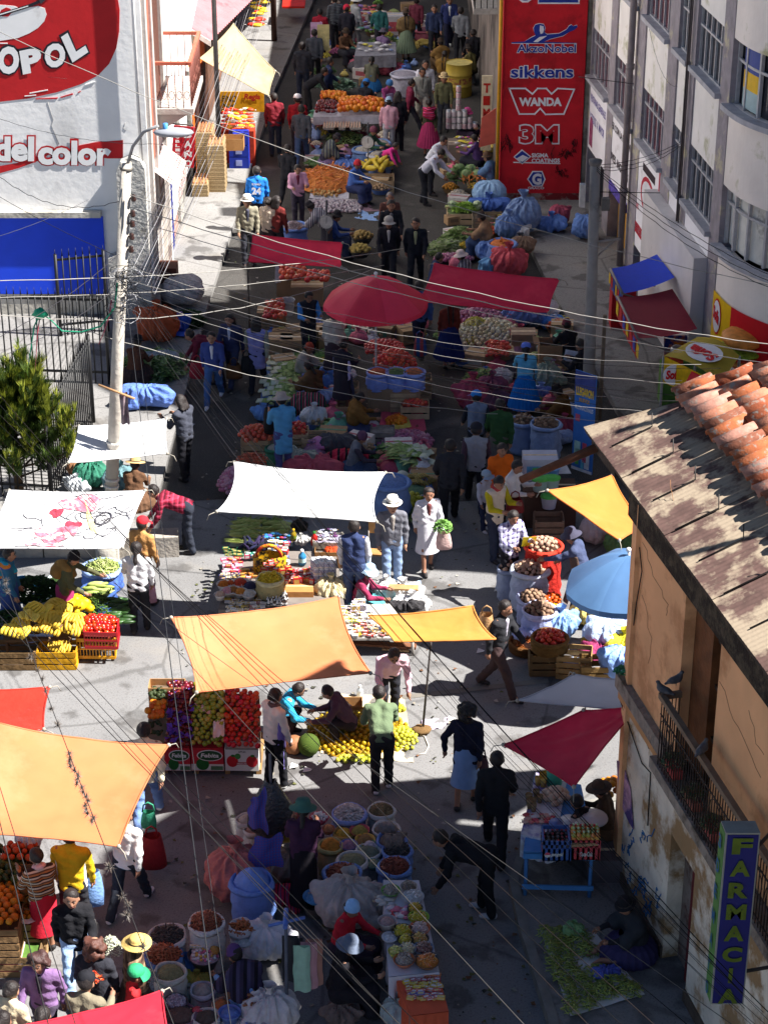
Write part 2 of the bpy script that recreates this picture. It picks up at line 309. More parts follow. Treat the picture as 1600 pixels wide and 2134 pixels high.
# pink house and shops along the left pavement
XL=-4.87
def LW(u,v,o=0.):return PLN(u,v,Vector((XL+o,45,0)),Vector((1,0,0)))
tp=thing('pink_house','narrow pink and white house with an iron balcony over the pavement','house',(-7,44,0))
pink=M('a07a6e',.9,.07,2,.15,'8c675c',mix=.62);pk2=M('b0604c',.9,.12,3,.1)
b=MB();b.obox((-12,YW+.02,0),(7.11,0,0),(0,5.6,0),(0,0,9));b.build('wall',pink,tp)
for y0 in(41.95,43.0,44.9):b=MB();b.obox((XL-.02,y0,0),(.1,0,0),(0,.32,0),(0,0,9));b.build('pilaster',M('b3aaa4',.9,.08,3,.1,'8e857e',mix=.66),tp)
b=MB();b.obox((XL-.02,42.5,3.3),(.05,0,0),(0,.5,0),(0,0,5));b.build('brick_strip',pk2,tp)
b=MB();b.obox((XL,43.3,4.1),(.85,0,0),(0,2.6,0),(0,0,.12));b.prism([(XL,43.35,4.1),(XL+.75,43.35,4.1),(XL,43.35,3.65)],(0,2.5,0));b.build('balcony_floor',M('b0a7a0',.9,.08,3,.2),tp)
b=MB();iron=M('7c4a40',.7,.2,5)
for i in range(14):y=43.35+2.5*i/13;b.bar((XL+.8,y,4.2),(XL+.8,y,5.15),.012,4)
for i in range(5):
 x=XL+.8*i/5;b.bar((x,43.35,4.2),(x,43.35,5.15),.012,4);b.bar((x,45.85,4.2),(x,45.85,5.15),.012,4)
 b.tube([(x+.08+.06*math.cos(t*PI/4),43.35,4.5+.09*math.sin(t*PI/4))for t in range(9)],.008,3)
for i in range(9):b.tube([(XL+.8,43.5+.26*i+.09*math.cos(t*PI/4),4.55+.12*math.sin(t*PI/4))for t in range(9)],.008,3)
b.build('balcony_grille',iron,tp)
b=MB();b.obox((XL+.76,43.3,5.15),(.08,0,0),(0,2.6,0),(0,0,.07));b.obox((XL,43.31,5.15),(.76,0,0),(0,.08,0),(0,0,.07));b.obox((XL,45.81,5.15),(.76,0,0),(0,.08,0),(0,0,.07));b.build('balcony_rail',pk2,tp)
for y0,w,m in((42.35,.55,'c9c4bd'),(43.4,1.3,'9d948b'),(45.3,.9,'1c2a74')):b=MB();b.obox((XL-.04,y0,.15),(.06,0,0),(0,w,0),(0,0,2.1));b.build('door',M(m,.7,.1),tp)
b=MB();b.obox((XL-.04,43.95,4.22),(.055,0,0),(0,1.4,0),(0,0,2.2));b.build('balcony_door',M('5a3a30',.8),tp)
b=MB();P=[LW(318,300),LW(338,290),V(366,285,43.6),V(345,340,42.5)]
b.grid(lambda s,t:Vector((XL+.02+.5*t,42.7+1.9*s,3.05-.4*t+.02*math.sin(s*40))),24,6)
b.grid(lambda s,t:Vector((XL+.52+.02*math.sin(s*25),42.7+1.9*s,2.65-.3*t)),24,2);b.build('door_canopy',stripes(['b07870','b4aaa6','ad968f'],9,'Y'),label='pink striped cloth canopy over the door under the balcony',cat='canopy')
tl=thing('shop_building','row of low shops with a pink tin roof along the left pavement','building',(-7,55,0))
b=MB();b.obox((-14,47.55,0),(14+XL-.03,0,0),(0,3.2,0),(0,0,2.9));b.obox((-14,50.78,0),(14+XL-.5,0,0),(0,2,0),(0,0,3.0));b.obox((-14,52.9,0),(14+XL-.1,0,0),(0,40,0),(0,0,2.7));b.build('wall',M('7c776f',.9,.12,2,.2,'5b5650',mix=.6),tl)
b=MB();b.obox((XL-.04,47.6,0),(.09,0,0),(0,.7,0),(0,0,3.0));b.build('pier',M('a09c95',.95,.2,5,.7,'736e68'),tl);b=MB();b.obox((XL-.05,50.6,0),(.14,0,0),(0,.5,0),(0,0,3.));b.build('pier',M('a09c95',.95,.2,5,.7,'736e68'),tl)
b=MB();b.obox((XL-.1,51.1,0),(.2,0,0),(0,4.2,0),(0,0,2.9));b.build('shop_front',M('d9691c',.7,.15,3),tl)
b=MB();b.obox((XL-.05,51.6,.1),(.2,0,0),(0,3.2,0),(0,0,2.2));b.build('shop_opening',M('3a1d14',.9,.3,4),tl)
b=MB();b.obox((XL-.1,56,0),(.2,0,0),(0,30,0),(0,0,2.8));b.build('shop_front',M('6a4a3a',.8,.3,2),tl)
rB,rC=G(440,85,3.2),G(525,0,3.2);rA=V(352,30,rB.y);rE=(rC-rB)*5
def rf(s,t):return rA.lerp(rB,t*1.0)+rE*s+Vector((0,0,.015*math.sin(s*110*2*PI)))
b=MB();b.grid(rf,660,2);b.build('roof',M('a5686c',.8,.1,3,.05,'8c555a',mix=.58),tl)
b=MB();b.prism([rA+Vector((0,-.06,-.14)),rB+Vector((0,-.06,-.14)),rB+Vector((0,-.06,0)),rA+Vector((0,-.06,0))],(0,.05,0));b.build('roof_edge',M('b4b0ac'),tl)
tall=thing('far_house','plain grey plastered house rising behind the pink tin roof','house',(-12,60,0));b=MB();b.obox((-20,49,0),(10.5,0,0),(0,40,0),(0,0,8));b.build('wall',M('b5aca4',.9,.1,2,.2),tall)
tb=thing('toilet_sign','red hanging sign with white lettering for a public toilet','sign',V(375,372,45.2))
def sp(u,v,o=0.):q=V(u,v,45.2);return Vector((q.x,45.2-o,q.z))
b=MB();b.prism([sp(*q)for q in((357,345),(404,350),(407,266),(362,262))],(0,.06,0));b.build('panel',M('c3182a',.6,.08,4),tb)
b=MB();b.bar(sp(404,262)+Vector((0,.03,0)),sp(340,256),.02);b.build('bracket',M('3b3634'),tb)
for i,ch in enumerate('BAÑO'):o=sp(384,287+20*i,.01);text(ch,o,sp(400,287+20*i,.01)-o,sp(384,273+20*i,.01)-o,wht,tb,'letter',.04)
for i,ch in enumerate('PUBLICO'):o=sp(366,279+9*i,.01);text(ch,o,sp(375,279+9*i,.01)-o,sp(366,273+9*i,.01)-o,wht,tb,'letter',.04)
b=MB();b.prism([sp(358,340,.01),sp(366,334,.01),sp(366,338,.01),sp(376,338,.01),sp(376,342,.01),sp(366,342,.01),sp(366,346,.01)],(0,-.006,0));b.build('arrow',wht,tb)
# red painted building
tr=thing('red_building','red painted building end with white and blue logos','building',(4,55,0));YR=49.4
b=MB();b.obox((2.82,YR,0),(1.98,0,0),(0,40,0),(0,0,8.3));b.build('wall',M('c01c28',.85,.1,2.5,.15,'a01822',mix=.6),tr)
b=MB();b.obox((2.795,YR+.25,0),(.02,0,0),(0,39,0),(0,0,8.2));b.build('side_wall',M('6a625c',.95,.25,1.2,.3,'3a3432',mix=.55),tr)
b=MB();b.obox((2.79,YR-.012,-.1),(2.03,0,0),(0,.01,0),(0,0,.42));b.build('bare_plaster',M('8d8079',.95,.25,6,.5,'7a2428',mix=.52),tr)
b=MB();b.obox((4.82,YR+.02,0),(.35,0,0),(0,12,0),(0,0,9));b.build('side_pier',M('8d877c',.9,.2,3,.2,'6a6259'),tr)
b=MB();b.bar((2.76,YR-.04,.2),(2.76,YR-.04,8.2),.045,8);b.build('drain_pipe',M('c08a1e',.6,.15,4),tr)
def rp(u,v,o=.008):q=V(u,v,YR);return Vector((q.x,YR-o,q.z))
bl,rw=M('22348f',.8,.08,5,0,'3a2a6a',mix=.7),M('e0dde0',.8,.06,5,0,'b08a90',mix=.68)
def rtext(s,x0,y0,x1,y1,m,bold=.02,o=.010,sh=0.):
 a=rp(x0,y1,o);text(s,a,rp(x1,y1,o)-a,rp(x0,y0,o)-a,m,tr,'logo_lettering',bold,sh,.001)
def rpoly(name,pts,m,o=.006):b=MB();b.prism([rp(u,v,.001)for u,v in pts],(0,-o,0));b.build(name,m,tr)
z3=lambda*p:[(1020+x/2.759,y/2.759)for x,y in p]
rpoly('logo_panel',[(1120,-10),(1207,-10),(1207,8),(1120,8)],rw);rpoly('logo_panel',[(1122,-10),(1204,-10),(1204,5),(1122,5)],bl,.009)
rpoly('logo_ring',[(1079,-8),(1107,-8),(1106,0),(1100,5),(1088,5),(1081,0)],rw);rpoly('logo_ring',[(1083,-8),(1103,-8),(1102,-2),(1097,1),(1090,1),(1085,-2)],bl,.009)
for m,o,g in((rw,.006,3.2),(bl,.009,0)):
 rpoly('emblem_figure',z3((125,242+g),(200,238),(240,215-g),(262,205-g),(255,185),(252-g,160),(262,142-g),(285,136-g),(310,140-g),(318+g,160),(314,185),(330,198-g),(400,192-g),(440,170-g),(455,150-g),(468,142-g),(478,150),(500,145-g),(505,155),(485,172),(460,182),(420,205+g),(350,222+g),(310,240),(500,246),(500,249+g),(125,247+g)),m,o)
rpoly('emblem_face',z3((288,145),(308,150),(312,170),(305,190),(292,195),(286,175)),rw,.012)
rpoly('emblem_line',z3((250,240),(285,212),(330,205),(300,225),(275,242)),rw,.012)
def rlogo(s,x0,y0,x1,y1,bold=.015):rtext(s,x0-1.5,y0-1.5,x1+1.5,y1+1.5,rw,bold+.045,.008);rtext(s,x0,y0,x1,y1,bl,bold,.012)
rlogo('AkzoNobel',1077,92,1199,109);rlogo('sikkens',1064,137,1194,162,.02)
def outline(pts,w,name='logo_outline'):
 b=MB();n=len(pts)
 for i in range(n):
  a,c=Vector(rp(*pts[i])),Vector(rp(*pts[(i+1)%n]));d=(c-a).normalized()*w/2;s=Vector((-d.z,0,d.x));b.prism([a-d-s,c+d-s,c+d+s,a-d+s],(0,-.006+.0004*(i%3),0))
 b.build(name,rw,tr)
outline(z3((112,508),(205,508),(245,540),(275,508),(325,508),(355,540),(390,508),(485,513),(425,655),(320,657),(290,622),(258,655),(170,655)),.035);rtext('WANDA',1081,203,1170,221,rw,.05)
rtext('3M',1080,258,1165,301,rw,.07,.008);rtext('3M',1083,261,1162,298,M('b31824',.8,.08),.035,.012)
rpoly('diamond',z3((185,858),(238,900),(187,944),(136,902)),rw);rpoly('diamond',z3((186,866),(230,901),(187,936),(144,902)),bl,.009);rpoly('diamond_mark',z3((150,912),(190,890),(222,905),(187,930)),rw,.012)
rtext('SIGMA',1107,319,1142,328,rw,.04);rtext('COATINGS',1107,330,1166,339,rw,.04);rpoly('emblem_line',z3((135,930),(405,938),(405,943),(135,936)),rw)
rpoly('hexagon',z3((245,983),(302,983),(320,1030),(302,1072),(245,1072),(215,1030)),rw);rpoly('hexagon',z3((249,989),(297,989),(313,1030),(297,1066),(249,1066),(222,1030)),bl,.009)
rtext('G',1108,361,1128,385,rw,.05,.014);rtext('GRACO',1099,389,1133,394,rw,.03)
b=MB()
for _ in range(46):
 x,y=random.choice([(85,810),(110,830),(400,985),(420,1000),(480,830),(430,880),(370,900),(460,870)]);x+=random.uniform(-25,25);y+=random.uniform(-20,20);pts=[(x,y)]
 for k in range(4):pts.append((pts[-1][0]+random.uniform(-13,13),pts[-1][1]+random.uniform(-22,22)))
 b.tube([rp(*q,.012)for q in z3(*pts)],.008,3)
b.build('graffiti',M('2a1116',.8),tr)
b=MB();b.obox((2.2,51.5,4.2),(.6,0,0),(0,6,0),(0,0,.15));b.build('balcony_floor',M('a09a94'),tr)
b=MB()
for i in range(30):b.bar((2.23,51.5+.2*i,4.35),(2.23,51.5+.2*i,5.2),.015,4)
for i in range(4):b.bar((2.23+.15*i,51.5,4.35),(2.23+.15*i,51.5,5.2),.015,4)
b.bar((2.23,51.5,5.2),(2.23,57.4,5.2),.03);b.bar((2.23,51.5,5.2),(2.8,51.5,5.2),.03);b.build('balcony_grille',M('1d1b1c',.6),tr)
tvs=thing('narrow_sign','narrow cream upright sign with red letters beside the yellow drainpipe','sign',(2.55,51,.5))
b=MB();b.obox((2.42,51,.9),(.26,0,0),(0,.08,0),(0,0,1.9));b.build('panel',M('cdbfa0',.7),tvs)
for i,ch in enumerate('TIMBO'):text(ch,(2.46,50.995,2.38-.32*i),(.17,0,0),(0,0,.24),M('b02018'),tvs,'letter',.04,0,.003)
b=MB();b.prism([(2.35,50.3,1.2),(2.75,50.3,1.3),(2.75,50.3,2.2),(2.4,50.3,1.95)],(0,.02,0));b.build('plastic_sheet',M('d86a5a',.6,.1,5,trans=.2),label='salmon plastic sheet hanging by the yellow drainpipe',cat='sheet')
# white office building
P0=Vector((4.95,49.3,0));D1=Vector((.119,-.993,0));N1=Vector((-.993,-.119,0))
def fp(s,z,o=0.):return P0+D1*s+N1*o+Vector((0,0,z))
tw=thing('office_building','white four storey building with grey columns, long windows and stains','building',(9,40,0))
wst=M('ece6e0',.92,.06,1.6,.2,'b4b08c',mix=.58,det2=.6);wgr=M('938b90',.9,.16,4,.25,'bcb296',mix=.6);sil=M('adabb0',.9,.15,5,.25)
bays=[(.05,1.95),(2.55,4.4),(5.2,7.15),(7.9,8.85),(9.25,11.1)];flo=[(3.3,4.45),(6.0,7.2),(8.7,9.9)];S1=11.75
core=M('4a4544',.9)
def arc(t):
 pts=[(6.35,37.63),(6.55,36.75),(6.98,36.02),(7.7,35.3),(8.75,34.6),(8.75,29.5)];k=min(int(t*5),4);f=t*5-k
 a=[Vector((*p,0))for p in[(6.23,38.6)]+pts+[(8.75,24)]];p0,p1,p2,p3=a[k:k+4]
 if k==4:return p1.lerp(p2,f)
 return .5*((2*p1)+(p2-p0)*f+(2*p0-5*p1+4*p2-p3)*f*f+(3*p1-p0-3*p2+p3)*f**3)
AR=[arc(i/40)for i in range(41)]
def ring(z0,z1,o0,name,mat,i0=0,i1=40,o1=None):
 b=MB();n=[]
 for i in range(i0,i1+1):
  t=(AR[min(i+1,40)]-AR[max(i-1,0)]).normalized();n.append(Vector((t.y,-t.x,0)))
 n=[-q if q.dot(Vector((-1,-1,0)))<0 and False else q for q in n]
 sg=1 if n[0].dot(N1)>0 else-1
 for j in range(i1-i0):
  a,c=AR[i0+j],AR[i0+j+1];na,nc=n[j]*sg,n[j+1]*sg;z=Vector((0,0,z0));Z=Vector((0,0,z1-z0));th=.22
  b.add([a+na*o0+z,c+nc*o0+z,c+nc*(o0-th)+z,a+na*(o0-th)+z,a+na*o0+z+Z,c+nc*o0+z+Z,c+nc*(o0-th)+z+Z,a+na*(o0-th)+z+Z],[(0,1,5,4),(4,5,6,7),(3,2,1,0),(2,3,7,6)],0,False)
 return b.build(name,mat,tw)
def fbox(name,s0,s1,z0,z1,o0,o1,mat):b=MB();b.obox(fp(s0,z0,o0),D1*(s1-s0),N1*(o1-o0),(0,0,z1-z0));return b.build(name,mat,tw)
b=MB();b.obox(fp(0,0,-.5),D1*8.5,-N1*6,(0,0,11.4));b.prism([fp(8.5,0,-.5)]+[AR[i]-N1*.6 for i in range(0,41,4)]+[Vector((30,29.5,0)),Vector((30,41,0))],(0,0,16.6));b.build('core',core,tw)
edges=[0]+[x for p in bays for x in p]+[S1]
for i in range(0,len(edges),2):fbox('column',edges[i]-(.0 if i else .02),edges[i+1],0,12 if i<8 else 16.5,-.3,.035,wgr)
glass_dk=M('2c2c33',.15,.3,2,spec=.6);glass_rd=M('5c2630',.2,.35,5,spec=.5);frm=M('b3b1b3',.5,.1)
for bi,(s0,s1)in enumerate(bays):
 for k in range(4):
  z0=[3.2,4.45,7.2,9.9][k];z1=[3.3,6.0,8.7,11.4][k]
  if k:fbox('spandrel',s0,s1,z0,z1,-.3,0,wst)
 for k,(z0,z1)in enumerate(flo):
  b=MB();b.obox(fp(s0-.08,z0-.09,-.1),D1*(s1-s0+.16),N1*.25,(0,0,.1));b.build('window_sill',sil,tw)
  w=MB();w.obox(fp(s0,z0,-.1),D1*(s1-s0),N1*.02,(0,0,z1-z0));wo=w.build('window',glass_rd if(bi in(0,1,2)and k<2)else glass_dk,tw)
  b=MB();n=3 if s1-s0<1.2 else 5
  for j in range(n+1):b.obox(fp(s0+(s1-s0-.04)*j/n,z0,-.085),D1*.04,N1*.05,(0,0,z1-z0))
  b.obox(fp(s0,z0+.82,-.08),D1*(s1-s0),N1*.055,(0,0,.04));b.obox(fp(s0,z0,-.08),D1*(s1-s0),N1*.055,(0,0,.05));b.build('window_frame',frm,wo)
curt=M('d8d5cc',.8,.15,3,0,'7a7268',mix=.58)
for k,(z0,z1)in enumerate(flo+[(11.4,12.6),(14,15.3)]):
 zt=([flo[1][0],flo[2][0],11.4,14,16.5])[k];ring(z1,zt-.01,.02,'corner_spandrel',M('eee3da',.92,.06,1.6,.2,'b4ae88',mix=.59,det2=.5));ring(z0-.1,z0,.2,'window_sill',sil)
 w=ring(z0,z1,-.16,'window',glass_dk if k!=0 else curt)
 b=MB()
 for i in(0,4,9,14,18):
  t=(AR[i+1]-AR[max(i-1,0)]).normalized();n=Vector((t.y,-t.x,0));n=n if n.dot(N1)>0 else-n
  b.obox(AR[i]+n*-.14+Vector((0,0,z0)),t*.05,n*.07,(0,0,z1-z0))
 for i in range(0,18):b.obox(AR[i]-N1*.13+Vector((0,0,z0+.8)),AR[i+1]-AR[i],N1*.05,(0,0,.05))
 b.build('window_frame',frm,w)
ring(0,3.2,.02,'corner_wall',M('eee3da',.92,.06,1.6,.2,'b3ad90',mix=.68,det2=.5))
for(z0,z1,c)in((6.72,7.15,'26408e'),(6.4,6.72,'e0b000'),(6.05,6.4,'9fb7b9')):ring(z0,z1,-.09,'window_poster',M(c,.6,.08),3,9)
for(s0,s1)in((0,1.95),(2.05,4.4),(4.42,7.15),(7.2,8.85),(9.2,11.1)):fbox('sign_wall',s0,s1,.9 if s0>4 else 1.55,3.2,-.3,.02,M('f0ecee',.9,.05,2,.1,'c9c3c4',mix=.64))
def ftext(s,s0,s1,z0,z1,m,bold=.03):text(s,fp(s0,z0,.024),D1*(s1-s0),(0,0,z1-z0),m,tw,'wall_lettering',bold,0,.002,N1)
pur,dk,rdp=M('4a3a9a',.8),M('33242c',.8),M('b8283a',.8)
ftext('VENTANAS GENERALES',.12,1.8,2.72,2.9,pur,.01);ftext('Y TODOS  X  MAYOR',.15,1.7,2.25,2.45,pur,.01)
ftext('JUBER CON LA PAZ SAN',2.2,4.35,2.7,2.92,dk,.03);ftext('MOVES  INGRESOS',2.25,4.3,2.02,2.22,dk,.03)
def fpoly(name,pts,m,o=.026):b=MB();b.prism([fp(s,z,.021)for s,z in pts],N1*(o-.021));b.build(name,m,tw)
fpoly('painted_bottle',[(.15,1.65),(.5,1.65),(.5,2.2),(.42,2.35),(.22,2.35),(.15,2.2)],M('9a4a6a',.8,.4,9))
fpoly('painted_tag',[(5.6,2.75),(6.7,2.75),(6.7,2.92),(5.6,2.92)],dk);fpoly('painted_oval',[(5.5+.62*(1+math.cos(t*PI/8)),2.3+.42*math.sin(t*PI/8))for t in range(16)],rdp,.024);fpoly('painted_oval',[(5.62+.5*(1+math.cos(t*PI/8)),2.3+.32*math.sin(t*PI/8))for t in range(16)],rw,.027)
ftext('Color',5.75,6.6,2.15,2.5,rdp,.05);fpoly('painted_ribbon',[(6.0,1.95),(6.7,1.95),(6.7,1.5),(6.5,1.65),(6.05,1.6)],M('2a3590',.8),.03)
fpoly('painted_bar',[(5.1,1.22),(6.75,1.22),(6.75,1.46),(5.1,1.46)],rdp);ftext('VENTA MAYOR',5.15,6.7,1.26,1.42,rw,.03);ftext('pinturas',4.65,5.4,1.7,1.95,M('d07a88',.8));fpoly('painted_edge',[(7.02,.95),(7.1,.95),(7.1,3.15),(7.02,3.15)],rdp)
fbox('yellow_shop_front',2.6,4.3,0,1.5,-.35,-.2,M('c89020',.8,.1));fbox('purple_fascia',2.6,4.4,1.35,1.55,-.2,.06,M('5a4aa0',.8,.4,9));fbox('shop_opening',.2,1.6,.15,1.5,-.3,-.28,M('25262c',.8));fbox('blue_shutter',1.65,1.95,.15,1.5,-.3,-.2,M('2a55b0',.7))
fbox('shop_opening',4.9,7,.15,.9,-.3,-.25,M('251d1d',.8));fbox('shop_opening',7.3,11,.15,.85,-.3,-.05,M('2b2322',.8))
b=MB();b.bar(fp(4.5,0,.16),fp(4.5,11.3,.16),.075,8)
for z in(1.85,4.66,7.5):b.bar(fp(4.5,z,.16),fp(4.5,z+.12,.16),.095,8)
b.build('drain_pipe',M('8a7f7f',.7,.15,4),tw)
b=MB();b.bar(fp(8.95,.3,.1),fp(8.95,11,.1),.03);b.bar(fp(9.05,.3,.1),fp(9.05,11,.1),.015);b.build('conduit',M('4d4444',.8),tw)
# fast-food fascia and shop awnings at the rounded corner
tf=thing('burger_fascia','curved yellow and red fast food fascia with an oval logo and burger','sign',(6.6,37,1.2))
yel,rdf=M('e8b800',.5,.05),M('d01020',.5,.05)
def cpt(t,z,o=.05):
 i=min(int(t*40),39);p=arc(t);d=(arc(min(1,t+.01))-arc(max(0,t-.01))).normalized();n=Vector((d.y,-d.x,0));n=n if n.dot(N1)>0 else-n
 return p+n*o+Vector((0,0,z))
def cpatch(name,t0,t1,zf0,zf1,m,o,n=18):b=MB();b.grid(lambda s,t:cpt(t0+(t1-t0)*s,zf0(s)+(zf1(s)-zf0(s))*t,o),n,4);b.build(name,m,tf)
cpatch('yellow_panel',0,.2,lambda s:1.2,lambda s:2.35,yel,.05);cpatch('red_panel',.2,.62,lambda s:1.2,lambda s:2.35,rdf,.05)
cpatch('red_arc',.02,.2,lambda s:1.2+.25*s*s,lambda s:1.26+.3*s*s,rdf,.058)
def coval(name,tc,zc,rt,rz,m,o):b=MB();b.add([cpt(tc+rt*math.cos(k*PI/10),zc+rz*math.sin(k*PI/10),o)for k in range(20)],[tuple(range(20))]);b.build(name,m,tf)
coval('oval',.065,1.92,.05,.36,rdf,.06);coval('oval',.065,1.92,.044,.32,rw,.066)
o=cpt(.028,1.85,.07);text('Sofía',o,cpt(.1,1.78,.07)-o,(0,0,.27),rdf,tf,'letter',.05,.15,.004)
def ribs(tc,zc,rt,rz,m,o,nm):
 b=MB();b.ball(cpt(tc,zc,o),(.42*rt/.05,.5*rt/.05,rz),12);b.build(nm,m,tf)
ribs(.3,1.88,.05,.17,M('d8893a',.6,.2,9),.03,'bun');ribs(.3,1.66,.052,.09,M('7f9a2c',.8,.4,20),.04,'lettuce');ribs(.3,1.58,.05,.07,M('a8301c',.7,.3,12),.05,'tomato');ribs(.3,1.48,.05,.09,M('c88a4a',.7,.2,9),.04,'bun')
ts=thing('food_stall','snack stall under a yellow canopy with an oval logo by the corner','stall',G(1400,800))
q=[G(1382,742,2.05),G(1452,702,2.1),G(1540,742,2.1),G(1500,800,2.05)]
b=MB();b.grid(lambda s,t:q[0].lerp(q[1],t).lerp(q[3].lerp(q[2],t),s)+Vector((0,0,.12*math.sin(PI*s))),10,4);b.build('canopy',M('a8902c',.8,.1,3),ts)
b=MB();b.prism([q[0],q[3],q[3]-Vector((0,0,.5)),q[0]-Vector((0,0,.5))],(.0,.02,0));b.build('valance',M('d8a800',.7),ts)
b=MB();m_=q[0].lerp(q[3],.5);b.prism([m_+Vector((0,-.01,-.02)),q[3]+Vector((0,-.01,-.02)),q[3]+Vector((0,-.01,-.48)),m_+Vector((-.2,-.01,-.48))],(0,-.01,0));b.build('valance_panel',rdf,ts)
c=q[0].lerp(q[3],.2)-Vector((0,.03,.25));b=MB();b.prism([c+Vector((.2*math.cos(k*PI/8),0,.2*math.sin(k*PI/8)))for k in range(16)],(0,-.01,0));b.build('oval',rw,ts);text('Sofía',c+Vector((-.15,-.02,-.08)),(.3,0,0),(0,0,.18),rdf,ts,'letter',.05,.1,.004)
ca=q[0].lerp(q[1],.45).lerp(q[3].lerp(q[2],.45),.5)+Vector((0,0,.13));ex=(q[3]-q[0]).normalized();ey=(q[1]-q[0]).normalized()
b=MB();b.prism([ca+ex*.42*math.cos(k*PI/8)+ey*.34*math.sin(k*PI/8)for k in range(16)],(0,0,.008));b.build('oval',rw,ts)
text('Sofía',ca+ex*.34+ey*.1+Vector((0,0,.014)),ex*-.68,ey*-.3,rdf,ts,'letter',.05,0,.004)
for p in q:b=MB();b.bar(Vector((p.x,p.y,.1)),p,.025);b.build('pole',M('8d8a86',.5),ts)
b=MB();g=G(1390,845);b.box((g.x+.35,g.y-.2,.1),(1.1,.55,.85));b.build('counter',M('4f7a30',.7,.25,6),ts)
b=MB();g2=G(1365,800,.95);b.lathe([(0,0),(.13,0),(.13,.3),(.1,.34),(0,.34)],(g.x+.1,g.y-.1,.95));b.lathe([(.132,.02),(.132,.18)],(g.x+.1,g.y-.1,.95),mi=1);b.build('juice_drum',[M('b9bcc0',.3,.05,metal=.6),M('c8402a',.6)],label='steel drum of red juice on the green snack counter',cat='drum')
b=MB();p=fp(9.8,0,.06);b.prism([V(1440,745,38.3),V(1440,700,38.3),V(1383,700,38.3),V(1383,760,38.3)],(0,.04,0));pb=b.build('menu_poster',M('c86a1c',.7,.5,8,0,'24307a',mix=.5),label='orange and blue food poster under the maroon awning',cat='poster')
def FO(u,v,o=.34):return PLN(u,v,P0+N1*o,N1)
fbox('shop_box',6.9,11.1,.1,2.75,0,.3,M('d2ccca',.9,.06,2,.1,'b9b3b0',mix=.64))
def awning(label,px,m,drop,vm,nm='awning'):
 t=thing(nm,label,'awning',px[2]);a,b_,c_,d_=px
 b=MB();b.grid(lambda s,tt:a.lerp(b_,s).lerp(d_.lerp(c_,s),tt)-Vector((0,0,.05*math.sin(PI*tt))),12,8);b.build('cover',m,t)
 b=MB();b.grid(lambda s,tt:d_.lerp(c_,s)+Vector((0,0,-drop*tt+.02*math.sin(s*30)*tt)),20,3);b.build('valance',vm,t)
 b=MB()
 for k in range(7):p=d_.lerp(c_,k/6);b.obox(p+Vector((-.012,0,-drop*.8)),(c_-d_)*.1,Vector((-.004,0,0)),(0,0,drop*.6),k%3)
 b.build('valance_writing',[M('d8b020'),M('c02a2a'),M('3a4aa8')],t)
 b=MB()
 for p,w in((c_,b_),(d_,a)):b.bar(p,w-Vector((0,0,.7)),.02)
 b.bar(d_,c_,.025);b.build('bracket',M('77706c',.5),t)
 return t
awning('flat blue awning fixed to the white building wall',[FO(1368,530),FO(1405,578),G(1297,612,2.05),G(1271,560,2.1)],M('1743cf',.6,.06),.35,M('4a5a88',.7,.3,9))
awning('flat maroon awning fixed beside the blue one',[FO(1400,602),FO(1452,685),G(1328,705,2.0),G(1286,618,2.05)],M('8e2436',.7,.06),.42,M('a82430',.7,.35,9))
b=MB();g=G(1293,690);b.box((g.x,g.y,.1),(.5,.5,1.15));b.build('red_cooler',M('b0141c',.5,.1),label='red drinks cooler standing under the awnings',cat='cooler')
# orange corner house
Q0=Vector((3.0,22.46,0));D2=Vector((.223,-.975,0));N2=Vector((-.975,-.223,0));E2=Vector((1,.04,0)).normalized()
def op(s,z,o=0.):return Q0+D2*s+N2*o+Vector((0,0,z))
def OF(u,v,o=0.):q=PLN(u,v,Q0+N2*o,N2);return(q-Q0).dot(D2),q.z
th=thing('corner_house','peeling orange corner house with tin and tile roof and wooden balcony','house',(6,20,0))
ora=M('dfaa7c',.92,.09,1.6,.25,'be8a60',mix=.56,det2=.6);peel=M('ddd2c0',.95,.14,2.4,.6,'9a7c58',mix=.52,det2=.6)
def obx(name,s0,s1,z0,z1,o0,o1,m,par=None):b=MB();b.obox(op(s0,z0,o0),D2*(s1-s0),N2*(o1-o0),(0,0,z1-z0));return b.build(name,m,par or th)
b=MB();b.prism([op(0,0,-.32),op(12,0,-.32),op(12,0,-.32)+E2*6,op(0,0,-.32)+E2*6],(0,0,6));b.build('wall_core',M('5a4a40',.9),th)
b=MB();b.obox(op(0,0,0),E2*6.3,-E2.cross(Vector((0,0,1)))*-.3,(0,0,5.6));b.build('end_wall',ora,th)
dz=2.0
obx('wall',0,1.95,0,2.75,-.3,0,peel);obx('wall',1.95,2.75,dz,2.75,-.3,-.002,peel);obx('wall',2.75,9,0,2.75,-.3,0,peel)
obx('wall',0,1.85,3.0,5.9,-.3,0,ora);obx('wall',2.95,9,3.0,5.9,-.3,0,ora);obx('wall',1.85,2.95,5.35,5.9,-.3,-.002,ora)
obx('rubble_top',-.05,9,5.3,5.95,-.1,.05,M('4a4236',.95,.4,9,1.,'2a241e',mix=.5))
obx('door_recess',1.95,2.4,.1,dz,-.3,-.2,M('7d7068',.9,.2,5,.4,'5a4038'));obx('door',2.4,2.75,.1,dz,-.3,-.12,M('5e1a1e',.6,.12,4))
obx('window',1.85,2.95,3.05,5.35,-.32,-.28,M('241c18',.4,.3,4));obx('shutter',1.85,2.4,3.0,5.35,-.28,-.14,M('6b4327',.8,.25,5,.3));obx('window_frame',2.6,2.68,3.0,5.35,-.28,-.18,M('3a2a20'));obx('window_frame',2.87,2.95,3.0,5.35,-.28,-.18,M('3a2a20'))
